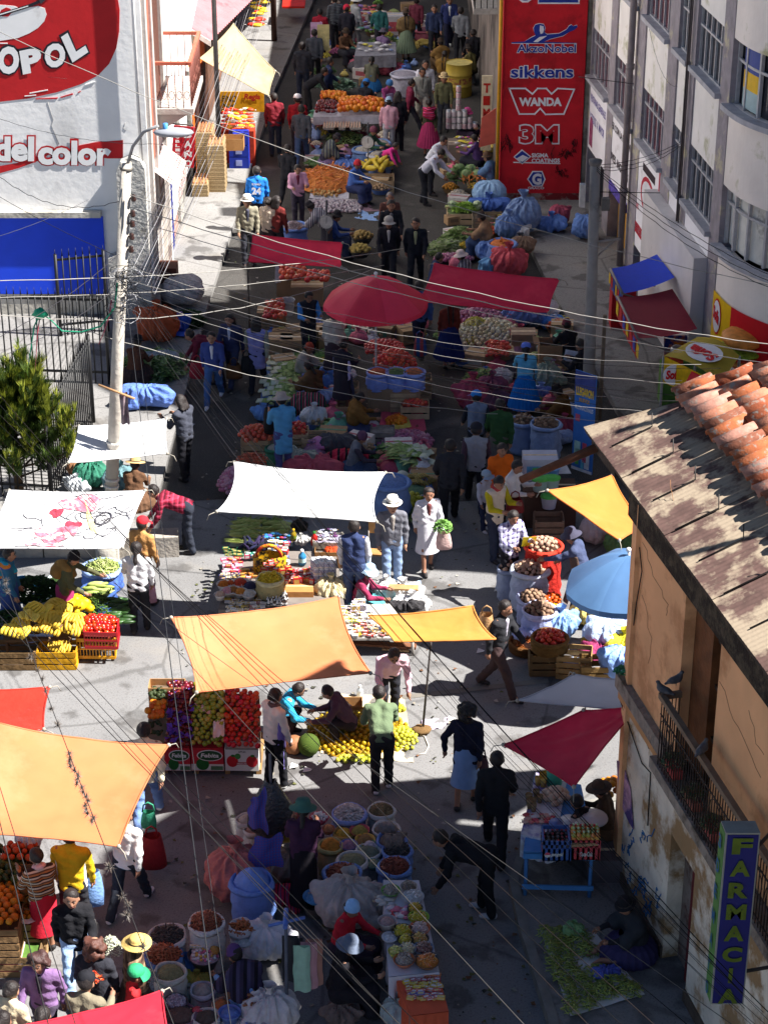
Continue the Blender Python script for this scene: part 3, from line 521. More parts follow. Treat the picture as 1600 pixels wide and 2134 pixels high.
for z in(3.6,4.3,4.9):obx('window_frame',2.4,2.95,z,z+.05,-.279,-.2,M('3a2a20'))
stn=M('8b8177',.95,.25,6,.6,'5e564c',mix=.55)
obx('ledge',-.02,1.75,2.9,3.1,-.3,.1,stn);obx('ledge_trim',-.02,9,2.72,2.88,-.01,.05,M('b8895c',.9,.15,3,.2));obx('base',0,1.95,0,.3,0,.03,M('55493f',.95,.3,6,.5));obx('base',2.75,9,0,.3,0,.03,M('55493f',.95,.3,6,.5))
obx('balcony_floor',1.75,8,2.88,3.03,.0,.27,stn);obx('balcony_rail',1.9,8,3.93,4.0,.2,.27,M('776655',.9,.2,6,.3))
b=MB();ir=M('2a211d',.7,.2,6)
for i in range(84):s=1.94+i*.072;b.bar(op(s,3.03,.235),op(s,3.93,.235),.008,4)
for i in range(5):b.bar(op(1.94,3.03,.045*i+.02),op(1.94,3.93,.045*i+.02),.008,4)
for s in np.arange(2.1,8,.4):b.tube([op(s+.16*math.cos(t*PI/5),3.55+.16*math.sin(t*PI/5),.24)for t in range(11)],.007,3)
b.bar(op(1.92,3.72,.235),op(8,3.72,.235),.01,4);b.bar(op(1.92,3.12,.235),op(8,3.12,.235),.01,4);b.build('balcony_grille',ir,th)
obx('balcony_rail_end',1.9,1.96,3.93,4.0,0,.2,M('776655',.9,.2,6,.3))
b=MB()
for pts in([(1395,1000),(1405,1060),(1398,1110),(1420,1160),(1440,1190)],[(1340,1130),(1362,1200),(1390,1260),(1385,1290)],[(1500,1420),(1530,1500),(1560,1560),(1590,1640)],[(1340,1240),(1355,1330),(1350,1400)],[(1560,1480),(1575,1550),(1600,1580)]):
 pp=[]
 for(u,v),(u2,v2)in zip(pts,pts[1:]):pp+=[(u+(u2-u)*k/4+random.uniform(-3,3),v+(v2-v)*k/4)for k in range(4)]
 b.tube([op(*OF(u,v),.001)for u,v in pp],.004,3)
b.build('wall_crack',M('8a6242'),th)
b=MB()
for x,y in[(820,830),(840,900),(870,1080),(905,1120),(930,1200),(920,1270),(910,1080),(860,1100),(930,1180),(840,1010),(915,800),(1000,1190),(1340,0)][:12]:
 for k in range(3):
  pts=[(x+random.uniform(-18,18),y+random.uniform(-40,40))]
  for _ in range(5):pts.append((pts[-1][0]+random.uniform(-14,14),pts[-1][1]+random.uniform(-34,34)))
  b.tube([op(*OF(1000+px/2.667,1440+py/2.667),.006)for px,py in pts],.008,3)
b.build('graffiti',M('2f6fa8',.8,.2),th)
b=MB()
for pts in([(1330,1130),(1325,1200),(1322,1300),(1313,1420)],[(1335,1140),(1340,1190),(1328,1260),(1310,1400)],[(1300,1440),(1330,1500),(1355,1560)],[(1295,1460),(1340,1590),(1358,1610),(1352,1720)]):b.tube([op(*OF(u,v),.02)for u,v in pts],.009,4)
b.build('wall_cable',M('2b2320'),th)
b=MB();pq=[op(*OF(1000+x/2.667,1440+y/2.667),.012)for x,y in((765,385),(800,400),(840,540),(858,770),(835,735),(775,600))]
b.prism(pq,N2*.006);b.build('torn_poster',M('b58aa0',.8,.4,7,0,'4a3a70',mix=.5),label='torn pink and purple poster on the peeling house wall',cat='poster')
RT=Vector((2.46,23.5,6.0));SL=Vector((.975,.223,.412));RN=D2.cross(SL).normalized();RN=RN if RN.z>0 else-RN
tin=M('5c4640',.75,.25,7,.1,'9c8c78',mix=.5,detail=9,det2=.3)
def roofp(s,w,h=0.):return RT+D2*s+SL*w+RN*h+(E2*0)
HIP=lambda s:0
b=MB()
for k in range(14):
 s0=-.02+.74*k
 b.grid(lambda a,t,s0=s0,k=k:roofp(max(s0+.755*a,0 if t<.01 else(t*3.2)*.42),3.2*t,.012*(k%2)+.009*0.6*math.sin(a*.755*2*PI/.075)),40,4)
b.build('tin_sheet',tin,th)
b=MB();b.grid(lambda a,t:roofp(.42*5*a,5*a,0).lerp(Vector((2.46+5.2*a,23.5+.75*a,6.0)),t),8,4);b.build('hip_sheet',tin,th)
b=MB();b.obox(roofp(0,0,-.09),D2*9,SL*.04,RN*.08);b.obox(roofp(0,0,-.3),D2*.9,N2*-.1+Vector((0,0,0)),(0,0,.3));b.build('eave_board',M('3b342e',.9,.3,6,.4),th)
b=MB()
for k in range(12):s=.75+.74*k;b.tube([roofp(s,.12,.03),roofp(s+.0,.62,.035),roofp(s-.04,.68,.18)],.009,4)
b.build('roof_hook',M('2b2624',.6),th)
b=MB();tb_=MB()
tcol=[M(c,.9,.2,14,.15,'8a8076',mix=.58,det2=.8)for c in('a05a38','8c4a30','ac7058','a87868','7a4a38')]
for k in range(40):
 s0=.5+.205*k
 for j in range(8):
  w0=1.02+.41*j+random.uniform(-.035,.035);w1=w0+.47;r0,r1=.102,.094;lift=.10+.025*(j==0)
  if s0<.42*w0+.02:continue
  js=random.uniform(-.015,.015);mi=random.randrange(5);tw_=random.uniform(-.03,.03);o=len(b.v);n=7
  for q_ in range(4):
   w,r=(w0,r0)if q_ in(0,3)else(w1,r1)
   if q_>1:r-=.018
   for a in range(n):t=PI*a/(n-1);b.v.append(tuple(roofp(s0+js+tw_*(q_ in(1,2))+r*math.cos(t),w,lift+r*math.sin(t)*.95+(.012 if q_ in(0,3)else 0))))
  for q_ in range(4):
   for a in range(n-1):
    x=o+q_*n+a;y=o+((q_+1)%4)*n+a;b.f.append((x,x+1,y+1,y));b.m.append(mi);b.s.append(q_ in(0,2))
b.build('clay_tiles',tcol,th)
b=MB();b.prism([roofp(.55,1.15,.02),roofp(9,1.15,.02),roofp(9,5,.02),roofp(2.2,5,.02)],RN*.08);b.build('tile_bed',M('4d4238',.95,.3,9,.8),th)
b=MB()
for k in range(8):q=roofp(.42*(1.1+.4*k),1.1+.4*k,.12);b.tube([q,q+(SL+D2*.42)*.46+Vector((0,0,.02))],.105,8,k%5,True,.085)
b.build('ridge_tiles',tcol,th)
b=MB();b.bar(G(1085,1000,5.2),roofp(.25,.1,-.2),.05,7,0,.06);b.build('roof_beam',M('5a3828',.9,.3,5,.3),th)
tn=thing('shadow_blocker','unseen board added as a shade shelter on posts above the tiled corner house','blocker',(8,17,7.5))  # added unseen slab, shaped to shade the road but not the tin roof
def sh(s_,z,d=0.):q=RT+D2*s_;return Vector((6.48+.04*s_+d,q.y,z))
b=MB();b.prism([sh(.4,11.45),sh(2.3,13.4),sh(14,13.4),sh(14,9.5),sh(6,10.2)],(.1,0,0));b.build('shadow_board',M('8a7a6a',.9,.15,2),tn)
b=MB()
for s_ in(1,4,8,12):b.bar(sh(s_,6,.1),sh(s_,11,.1),.06)
b.build('post',M('5a5048'),tn)
b=MB();b.prism([(x,y,0)for x,y in((6.6,10),(12,10),(12,22.5),(6.6,22.5))],(0,0,7.2));b.build('rear_wall',M('a58f80',.9),th)
# pharmacy sign
tg=thing('pharmacy_sign','tall blue box sign with green upright lettering on the orange house','sign',V(1540,2090,16.7))
def gp(u,v,o=0.):q=V(u,v,16.7);return Vector((q.x,16.7-o,q.z))
A_,B_,C_,D_=gp(1512,1736),gp(1584,1732),gp(1572,2090),gp(1498,2093);dv=Vector((-.02,.2,0))
zb,zt=D_.z,A_.z;A_=Vector((A_.x,16.7,zt));x0,x1=A_.x,B_.x
b=MB();b.prism([(x0,16.7,zb),(x1,16.7,zb),(x1,16.7,zt),(x0,16.7,zt)],dv);b.build('box',M('8f9088',.6,.1),tg)
b=MB();b.obox((x0+.015,16.7,zb+.02),(x1-x0-.03,0,0),(0,-.008,0),(0,0,zt-zb-.04));b.build('blue_face',M('1a1c66',.6,.12,3),tg)
b=MB();b.prism([Vector((x0,16.72,zb+.02)),Vector((x0,16.72,zt-.02)),Vector((x0,16.72,zt-.02))+dv*.92,Vector((x0,16.72,zb+.02))+dv*.92],(-.008,0,0));b.build('green_face',M('4d7c40',.6,.1,3),tg)
h=(zt-zb)/8.;w=x1-x0
for i,ch in enumerate('FARMACIA'):text(ch,(x0+w*(.2 if ch!='I' else .45),16.685,zt-h*(i+.9)),(w*(.6 if ch!='I' else .12),0,0),(0,0,h*.72),M('55661c',.7),tg,'letter',.045,0,.008)
for i,ch in enumerate('3DEMAYO'):text(ch,Vector((x0-.02,16.72,zt-h*1.14*(i+.85)))+dv*.75,dv*-.5,(0,0,h*.6),M('1c5a8a',.5),tg,'letter',.03,0,.002,(-1,0,0))
b=MB();b.bar((x1,16.85,zt-.3),(x1+.25,17.2,zt-.3),.02);b.bar((x1,16.85,zb+.3),(x1+.6,17.0,zb+.3),.02);b.build('bracket',M('3b3634'),tg)
# people
LIFT=.76
SKIN=M('8a5a42',.6,.1,12,spec=.3);DARK=M('0d0b0c',.7,.2,20);SHOE={}
def cloth(c):return c if not isinstance(c,(str,tuple))else(M(c,.92,.1,7,.35,spec=.12)if isinstance(c,str)else stripes(list(c[0]),c[1],c[2],len(c)>3))
POSE=dict(stand={},walk=dict(step=24,aL=22,aR=-18,eL=25,eR=15),walk2=dict(step=-22,aL=-20,aR=20,eL=15,eR=25),bend=dict(lean=68,aL=14,aR=28,eL=18,eR=8,hd=-15),stoop=dict(lean=32,aL=30,aR=24,eL=30,eR=30,hd=15),hold=dict(aL=28,aR=28,eL=80,eR=70,hd=20),sit=dict(sit=1,lean=12,aL=35,aR=35,eL=55,eR=50,hd=18),squat=dict(sit=2,lean=28,aL=30,aR=25,eL=50,eR=55,hd=20),stool=dict(sit=3,lean=10,aL=40,aR=35,eL=50,eR=60,hd=12),reach=dict(lean=14,aL=62,aR=20,eL=10,eR=40,hd=14))
NP=[0]
def person(u,v,H,face,label,pose='stand',top='333333',bot='1c1c22',skirt=None,hair='short',hat=None,sleeves=None,apron=None,shawl=None,shoes='151314',hairc='120d0c',skin=None,open_=None,at='head',z0=0.,coat=0.,scarf=None,vest=None,group=None,mark=None,kid=0,**kw):
 NP[0]+=1;sd=NP[0];rn=random.Random(sd*13)
 p=dict(lean=2,hd=6,aL=8,aR=8,eL=12,eR=12,abL=9,abR=9,step=5,sit=0,turn=0);p.update(POSE[pose]);p.update(kw)
 if skirt:p['step']=max(-9,min(9,p['step']*.5))
 sit=p['sit']
 k=H/1.7;fr=R(face);f=np.array([math.sin(fr),-math.cos(fr),0.]);rt=np.array([-math.cos(fr),-math.sin(fr),0.]);up=np.array([0,0,1.])
 hipz={0:.90,1:.20,2:.34,3:.46}[sit]*k
 if not sit:hipz-=.0006*abs(p['step'])*k
 P=np.array([0,0,hipz]);ln=R(p['lean']);u_=up*math.cos(ln)+f*math.sin(ln);f_=f*math.cos(ln)-up*math.sin(ln)
 if p['lean']>40:P=P-f*.13*k
 W=P+u_*.20*k;S=P+u_*.50*k;Nk=S+u_*.07*k+f*.01*k;hd=ln*.6+R(p['hd']);hu=up*math.cos(hd)+f*math.sin(hd);hf=f*math.cos(hd)-up*math.sin(hd)
 tq=R(p['turn']);hf0=hf;hf=hf*math.cos(tq)+rt*math.sin(tq);hr=np.cross(hu,hf)*-1
 HD=Nk+hu*.125*k+hf*.025*k;top_z=HD+hu*.125*k;hs=k*(1.0 if not kid else 1.22)
 if kid:HD=Nk+hu*.14*k+hf*.02*k;top_z=HD+hu*.15*k
 bw=.93 if skirt else 1.
 if sit==2:P_=P
 arms=[]
 for sgn,a,e,ab in((-1,'aL','eL','abL'),(1,'aR','eR','abR')):
  A=R(p[a]);E=R(p[e]);B=R(p[ab]);sh=S+rt*sgn*.185*k*bw-u_*.02*k
  d1=(-up*math.cos(A)+f*math.sin(A))*math.cos(B)+rt*sgn*math.sin(B);el=sh+d1*.28*k;in_=-.35*math.sin(E)
  d2=-up*math.cos(A+E)+f*math.sin(A+E)+rt*sgn*in_*.6;d2/=np.linalg.norm(d2);wr=el+d2*.245*k;arms.append((sh,el,wr,d2,sgn))
 legs=[]
 for sgn in(-1,1):
  hp=P+rt*sgn*.09*k
  if sit==1:kn=hp+f*.38*k+rt*sgn*.12*k-up*.08*k;an=kn+f*.20*k-rt*sgn*.10*k-up*.03*k
  elif sit==2:kn=hp+f*.30*k+up*.10*k+rt*sgn*.08*k;an=np.array([kn[0],kn[1],.08*k])-f*.10*k
  elif sit==3:kn=hp+f*.40*k+up*.02*k+rt*sgn*.05*k;an=np.array([kn[0],kn[1],.08*k])+f*.02*k
  else:
   st=R(p['step'])*sgn;th=R(6)+max(st,0)*1.0+min(st,0)*.85;kb=R(8)+max(-st,0)*.75;kn=hp+(-up*math.cos(th)+f*math.sin(th))*.42*k+rt*sgn*.01*k
   sa=th-kb;an=kn+(-up*math.cos(sa)+f*math.sin(sa))*.41*k
  legs.append((hp,kn,an))
 zlo=min(l[2][2]for l in legs)-.075*k;
 sh_=np.array([0,0,-zlo])if(not sit)else np.zeros(3)
 ref=(np.array(top_z)if at=='head' else np.zeros(3))
 if at=='head':g=G(u,v,top_z[2]+sh_[2]+z0);org=np.array([g.x-ref[0],g.y-ref[1],z0])
 else:g=G(u,v,z0);org=np.array([g.x,g.y,z0])
 T=thing('person',label,'person',org.tolist(),group);vox=.019 if H>1.3 else .017;loc=sh_
 near=org[1]<34
 if near:vox*=.85
 b=Sdf(vox,.025*k);c3=lambda q,r_:b.cone(q,q,r_)
 b.cone(HD+hu*.03*k-hf*.01*k,HD-hu*.02*k+hf*.005*k,.088*hs,.082*hs);b.cone(HD-hu*.05*k+hf*.035*k,HD-hu*.075*k+hf*.04*k,.052*hs,.042*hs);b.cone(HD-hu*.012*k+hf*.088*k,HD-hu*.03*k+hf*.102*k,.014*k,.017*k)
 for sg in(-1,1):b.cone(HD+hr*sg*.088*hs-hu*.005*k,HD+hr*sg*.09*hs-hu*.03*k,.016*k)
 b.cone(Nk-u_*.06*k,HD-hu*.07*k,.055*k*bw,.052*k*bw)
 for sg in(-1,1):b.cone(P+rt*sg*.05*k,S+rt*sg*.08*k*bw-u_*.06*k,.10*k,.09*k);b.cone(S+rt*sg*.06*k,S+rt*sg*.16*k*bw,.055*k)
 for(sh,el,wr,d2,sgn)in arms:
  b.cone(sh,el,.046*k*bw,.036*k*bw);b.cone(el,wr,.036*k*bw,.026*k*bw);pm=wr+d2*.055*k;b.cone(wr,pm,.024*k,.031*k);b.cone(pm,pm+d2*.02*k,.031*k,.027*k)
 for hp,kn,an in legs:b.cone(hp,kn,.078*k,.052*k);b.cone(kn,an,.052*k,.036*k);b.cone(an,an+f*.11*k-up*.045*k,.036*k,.03*k)
 me=b.mesh('body',loc=loc);sk_=M(skin or rn.choice(['8a5a42','7d4f39','94644a','85553f']),.6,.1,12,spec=.3);me.materials.append(sk_);me.materials.append(DARK);me.materials.append(M('5e2a26',.6));me.materials.append(M('6a5a50',.4))
 m=MB()
 for(sh,el,wr,d2,sgn)in arms:
  pm=wr+d2*.07*k;sd_=np.cross(d2,rt*sgn);sd_=sd_/max(np.linalg.norm(sd_),1e-6);cu=np.cross(sd_,d2)*-sgn;cu/=max(np.linalg.norm(cu),1e-6)
  for i,L in enumerate((.075,.085,.08,.062)):q=pm+sd_*(.027-.018*i)*k;m.tube([q,q+d2*L*.5*k+cu*.006*k,q+d2*L*.85*k+cu*.03*k],.0095*k,5,0,True,.007*k)
  q=wr+d2*.03*k+sd_*.025*k;m.tube([q,q+d2*.03*k+sd_*.025*k,q+d2*.065*k+sd_*.03*k+cu*.015*k],.011*k,5,0,True,.008*k)
 for sg in(-1,1):
  e=HD+hf*.083*hs+hr*sg*.034*hs+hu*.012*k;m.ball(e,(.011*k,.011*k,.007*k),6,3);m.ball(e+hf*.009*k,.007*k,5,1);m.tube([e+hu*.024*k-hr*.018*k,e+hu*.028*k+hf*.004*k,e+hu*.024*k+hr*.018*k],.006*k,4,1)
 m.tube([HD+hf*.086*hs-hu*.062*k-hr*.022*k,HD+hf*.094*hs-hu*.060*k,HD+hf*.086*hs-hu*.062*k+hr*.022*k],.007*k,4,2)
 o=len(me.vertices);
 import bmesh
 bm=bmesh.new();bm.from_mesh(me);vs_=[bm.verts.new((q[0]+loc[0],q[1]+loc[1],q[2]+loc[2]))for q in m.v]
 for q,mi in zip(m.f,m.m):
  try:fc=bm.faces.new([vs_[i]for i in q]);fc.material_index=mi;fc.smooth=True
  except ValueError:pass
 bm.to_mesh(me);bm.free()
 ob=bpy.data.objects.new('body',me);COL.objects.link(ob);ob.parent=T
 def part(name,me,mat):me.materials.append(mat);o=bpy.data.objects.new(name,me);COL.objects.link(o);o.parent=T;return o
 sw=R(face)
 def lathe_mesh(prof,n,c,wob=0,dirv=None,flat=(1,1),pleat=0,pl=.03):
  q=MB();ph=rn.random()*9;nz=up if dirv is None else dirv;xx=rt;yy=np.cross(nz,xx);yy/=np.linalg.norm(yy);xx=np.cross(yy,nz)
  for(r_,z)in prof:
   for j in range(n):
    a=2*PI*j/n;rr=r_*(1+wob*math.sin(3*a+ph)+(pl*(j%2)*2-pl if pleat else 0)*(z<prof[-1][1]*.99))
    q.v.append(tuple(c+xx*rr*math.cos(a)*flat[0]+yy*rr*math.sin(a)*flat[1]+nz*z+loc))
  for i in range(len(prof)-1):
   for j in range(n):a=i*n+j;bb=i*n+(j+1)%n;q.f.append((a,bb,bb+n,a+n));q.m.append(0);q.s.append(not pleat)
  return q.mesh('g')
 tb=M(top,.92,.1,7,.35,spec=.12)if isinstance(top,str)else cloth(top)
 s=Sdf(vox,.03*k);bu=1.06 if skirt else 1.
 for sg in(-1,1):
  s.cone(P+rt*sg*.055*k*bu-u_*coat*k,W+rt*sg*.05*k*bu,.122*k*bu,.118*k*bu);s.cone(W+rt*sg*.05*k,S+rt*sg*.085*k-u_*.07*k,.118*k*bu,.108*k);s.cone(S+rt*sg*.05*k+u_*.0*k,S+rt*sg*.165*k*bw-u_*.012*k,.072*k,.066*k)
 if not vest or True:s.cone(Nk-u_*.05*k,Nk-u_*.01*k,.074*k,.066*k)
 sv=s;s2=Sdf(vox,.025*k)
 for(sh,el,wr,d2,sgn)in arms:s2.cone(sh,el,.066*k*bw,.054*k*bw);s2.cone(el,wr-d2*.01*k,.054*k*bw,.042*k*bw)
 hemP=P-u_*(.06+coat)*k
 if sleeves is None:sv.p+=s2.p;part('jacket' if near or True else 'top',sv.mesh('jacket',[(hemP,-u_)],0,.0055,sd,loc),tb)
 else:
  part('vest',sv.mesh('vest',[(hemP,-u_)],.004,.0055,sd,loc),tb)
  part('sleeves',s2.mesh('sleeves',(),0,.003,sd,loc),M(sleeves,.92,.1,7,.3,spec=.12)if isinstance(sleeves,str)else cloth(sleeves))
 if open_:
  q=Sdf(vox,.02*k);q.cone(S+f_*.078*k-u_*.01*k,W+f_*.098*k+u_*.02*k,.04*k,.018*k);part('shirt_front',q.mesh('shirt',(),.004,0,sd,loc),cloth(open_))
 shoec=M(shoes,.6,.15,9)
 if skirt:
  col,kind=skirt;mt=M(col,.9,.1,6,.2,spec=.1)if isinstance(col,str)else cloth(col)
  if sit in(1,2):
   rr=.37*k if sit==1 else .34*k;c=np.array([0,0,0.])+f*.12*k;part('skirt',lathe_mesh([(rr,.01),(rr*1.04,.07*k),(rr*.98,.18*k),(rr*.82,max(.26*k,hipz*.9)),(rr*.55,max(.32*k,hipz+.05*k)),(.15*k,hipz+.2*k)],44,c,.03,None,(1,1.08),1,.02),mt)
  elif sit==3:
   q=Sdf(vox,.06*k)
   for hp,kn,an in legs:q.cone(hp,kn,.14*k,.13*k);q.cone(kn,an+up*.05*k,.12*k,.12*k)
   q.cone(legs[0][1],legs[1][1],.12*k);q.cone(legs[0][2]+up*.06*k,legs[1][2]+up*.06*k,.12*k);part('skirt',q.mesh('skirt',[(np.array([0,0,.12*k]),-up)],0,.006,sd,loc),mt)
  else:
   full=kind=='full';zl=(.30 if full else .42)*k if kind!='long' else .14*k;r1=(.36 if full else .225)*k
   part('skirt',lathe_mesh([(r1*1.0,zl),(r1*.97,zl+.06*k),(r1*.82,zl+.25*k),(.185*k,hipz+.05*k),(.15*k,hipz+.16*k)],48,np.array([P[0]*.5,P[1]*.5,0]),.02,None,(1,.86 if not full else .95),full,.035),mt)
 else:
  q=Sdf(vox,.03*k)
  for sg,(hp,kn,an)in zip((-1,1),legs):q.cone(hp+up*.02*k,kn,.098*k,.073*k);q.cone(kn,an-up*.01*k,.073*k,.062*k)
  q.cone(P-rt*.06*k,P+rt*.06*k,.115*k);q.cone(P-rt*.05*k+u_*.08*k,P+rt*.05*k+u_*.08*k,.11*k)
  part('trousers',q.mesh('trousers',(),0,.005,sd+5,loc),M(bot,.9,.12,7,.3,spec=.12)if isinstance(bot,str)else cloth(bot))
 if sit!=1:
  for sg,(hp,kn,an)in zip((-1,1),legs):
   q=Sdf(.016,.02*k);q.cone(an-up*.02*k-f*.03*k,an-up*.035*k+f*.05*k,.045*k,.043*k);q.cone(an-up*.04*k+f*.05*k,an-up*.045*k+f*.14*k,.042*k,.034*k);part('shoe',q.mesh('shoe',[(an-up*.075*k,-up)],0,0,0,loc),shoec)
 if apron:
  ap=M(apron,.9,.08,6,.2)if isinstance(apron,str)else cloth(apron)
  q=Sdf(vox,.03*k);q.p=sv.p[:6]if sleeves is None else sv.p[:6];part('apron',q.mesh('apron',[(P+u_*.40*k,u_),(P-f_*.05*k,-f_),(hemP,-u_)],.012,0,sd,loc),ap)
  if not sit:
   mm=MB();wd_=.24*k if not skirt else .3*k
   mm.grid(lambda a,t:(np.array([P[0]*.6,P[1]*.6,0])+rt*(a-.5)*1.5*wd_+f*((.17 if not skirt else .30-.12*t)*k+.02*k*math.sin(a*9)-.22*k*(2*a-1)**2*.6)+up*(.38*k+(hipz-.36*k)*t)+loc).tolist(),12,6);part('apron_skirt',mm.mesh('g'),ap)
 if shawl:
  kind,col=shawl;mt=cloth(col)if not isinstance(col,str)else M(col,.93,.12,6,.3,spec=.1)
  q=Sdf(vox,.05*k)
  if kind=='bundle':
   q.cone(S-f_*.17*k-u_*.10*k-rt*.06*k,S-f_*.17*k-u_*.14*k+rt*.06*k,.125*k,.135*k);q.cone(S+rt*.15*k+u_*.02*k,S-f_*.12*k,.07*k,.09*k);q.cone(S-rt*.15*k-u_*.02*k,S-f_*.12*k,.07*k,.09*k);q.cone(S+rt*.15*k+u_*.02*k,S+f_*.10*k-u_*.12*k,.05*k);q.cone(S-rt*.15*k+u_*.02*k,S+f_*.10*k-u_*.12*k,.05*k)
   part('carrying_cloth',q.mesh('g',(),0,.006,sd,loc),mt)
  else:
   for sg in(-1,1):
    q.cone(S+rt*sg*.08*k,S+rt*sg*.2*k-u_*.07*k,.085*k,.08*k);q.cone(S+rt*sg*.2*k-u_*.07*k,arms[0 if sg<0 else 1][1]+rt*sg*.01*k,.088*k,.10*k);q.cone(S+rt*sg*.09*k-u_*.06*k,W+rt*sg*.10*k,.122*k,.135*k)
   q.cone(Nk-u_*.05*k,Nk-u_*.02*k,.085*k,.07*k);part('shawl',q.mesh('g',[(P+u_*.03*k,-u_)],.012,.006,sd,loc),mt)
 if scarf:q=Sdf(vox,.02*k);[q.cone(Nk+hr*math.cos(t)*.06*k+hf0*math.sin(t)*.06*k-u_*.01*k,Nk+hr*math.cos(t+1)*.06*k+hf0*math.sin(t+1)*.06*k-u_*.01*k,.035*k)for t in range(7)];part('scarf',q.mesh('g',(),0,.003,sd,loc),M(scarf,.9,.12,9))
 if mark=='jersey':
  for txt,w,h,dz_ in(('KANU',.2,.05,-.1),('24',.22,.17,-.32)):
   o_=S+u_*dz_*k-f_*.142*k;O=Vector((o_+loc).tolist())+Vector((org).tolist());a=Vector((rt*w*k).tolist());text(txt,O-a/2,a,Vector((u_*h*k).tolist()),M('e8e8ee',.8),T,'lettering',.05,0,.004,(-f_).tolist())
 hm=M(hairc,.55,.25,14,.3,spec=.35);q=Sdf(.016,.02*k);vis=hat not in('beanie',)
 q.cone(HD+hu*.035*k-hf*.025*k,HD+hu*.01*k-hf*.03*k,.097*hs,.097*hs);hc=[(HD+hf*.045*k+hu*.0*k,(hf*.75-hu*.66)),]
 if hair=='bald':hc=[(HD+hf*.0*k,(hf*.6+hu*.8))]
 if hair!='none':
  if hair in('long','curly'):
   for sg in((-1,0,1)if hair=='long' else()):q.cone(HD-hf*.05*k+hr*sg*.05*k,HD-hf*.08*k+hr*sg*.07*k-hu*(.22 if hair=='long' else .15)*k,.062*k,.055*k)
   if hair=='curly':
    for _ in range(60):d_=hr*rn.uniform(-1,1)-hf*rn.uniform(-.3,1)+hu*rn.uniform(-1.6,1);d_=d_/np.linalg.norm(d_);o_=HD+d_*(.115+.05*max(0,-float(d_.dot(hu))))*k;q.cone(o_,o_+d_*.01,rn.uniform(.02,.036)*k)
  if hair=='bun':q.cone(HD-hf*.11*k+hu*.02*k,HD-hf*.12*k,.045*k)
  if hair=='pony':q.cone(HD-hf*.10*k+hu*.02*k,Nk-f_*.13*k-u_*.05*k,.035*k,.034*k);q.cone(Nk-f_*.13*k-u_*.05*k,W-f_*.14*k+u_*.08*k,.034*k,.02*k)
  part('hair',q.mesh('hair',hc,0,.011 if hair=='curly' else .003,sd,loc),hm)
  if hair=='braids':
   q=MB()
   for sg in(-1,1):
    pts=[HD-hf*.07*k+hr*sg*.055*k-hu*.05*k,Nk-f_*.11*k+hr*sg*.06*k-u_*.02*k,S-f_*.145*k+hr*sg*.05*k-u_*.16*k,W-f_*.15*k+hr*sg*.035*k]
    q.tube([(x+loc).tolist()for x in pts],.024*k,6,0,True,.013*k)
   part('braids',q.mesh('g'),hm)
 if hat:
  kind,hcol=hat;mt=M(hcol,.85,.1,9,.2,spec=.15);hc_=HD+hu*.055*k;dv=hu-hf*.12;dv=dv/np.linalg.norm(dv)
  pf={'bowler':[(.155,0),(.15,.004),(.105,.012),(.10,.07),(.085,.11),(.05,.13),(0,.134)],'sun':[(.19,-.03),(.185,-.02),(.108,.015),(.104,.06),(.085,.10),(.0,.108)],'fedora':[(.165,0),(.16,.005),(.106,.012),(.102,.07),(.085,.115),(.03,.105),(0,.1)],'straw':[(.20,-.005),(.195,.005),(.106,.012),(.10,.06),(.08,.1),(0,.105)],'beanie':[(.108,-.04),(.114,-.035),(.114,-.01),(.107,0),(.09,.06),(.05,.1),(0,.115)],'cap':[(.107,-.01),(.108,.02),(.095,.06),(.055,.09),(0,.1)],'kerchief':[(.112,-.06),(.115,-.02),(.1,.05),(.05,.09),(0,.095)]}[kind]
  hm_=lathe_mesh([(a*hs,z*hs)for a,z in pf],20,hc_-hf*.01*k,.02,dv);ho=part('hat',hm_,mt)
  if kind=='cap':
   mm=MB();mm.grid(lambda a,t:(hc_-hf*.01*k+(hf*math.cos((a-.5)*2.2)+hr*math.sin((a-.5)*2.2))*(.10+.085*t)*hs-hu*(.005+.03*t)*hs+loc).tolist(),8,3);vz=mm.mesh('g');vz.materials.append(mt);vo=bpy.data.objects.new('visor',vz);COL.objects.link(vo);vo.parent=ho
  if kind in('fedora','straw','bowler'):
   bd=lathe_mesh([(.108*hs,.012*hs),(.107*hs,.035*hs)],20,hc_-hf*.01*k,.02,dv);bd.materials.append(M('2a2320',.8));bo=bpy.data.objects.new('hat_band',bd);COL.objects.link(bo);bo.parent=ho
 T['_h']=[float(x)for x in(org+loc)]
 hands=[Vector((a[2]+a[3]*.08*k+loc+org).tolist())for a in arms];T['category']='person'
 del T['_h']
 return T,hands
def bag(pos,label,col,w=.3,h=.35,d=.14,kind='tote',name='bag',mat=None):
 t=thing(name,label,'bag',Vector(pos)-Vector((0,0,h+.16)));m=mat or(M(col,.7,.14,9,.4,trans=.15)if isinstance(col,str)else cloth(col));b=MB();x,y,z=pos;ph=random.random()*9
 pr=[(.35,0),(.5,.04),(.52,.3),(.45,.75),(.36 if kind=='tote' else .14,1.)];n=14
 b.lathe([(0,0)]+[(w*r_,h*q)for r_,q in pr],(x,y,z-h-.14),n,0,.06,(1,d/w*1.2));b.build('sack_body',m,t)
 b=MB();b.tube([(x-.08,y,z-.15),(x-.06,y,z-.04),(x,y,z),(x+.06,y,z-.04),(x+.08,y,z-.15)],.012,5);b.build('handle',m,t);return t
bagm=M('1a1a1e',.5,.1,9)
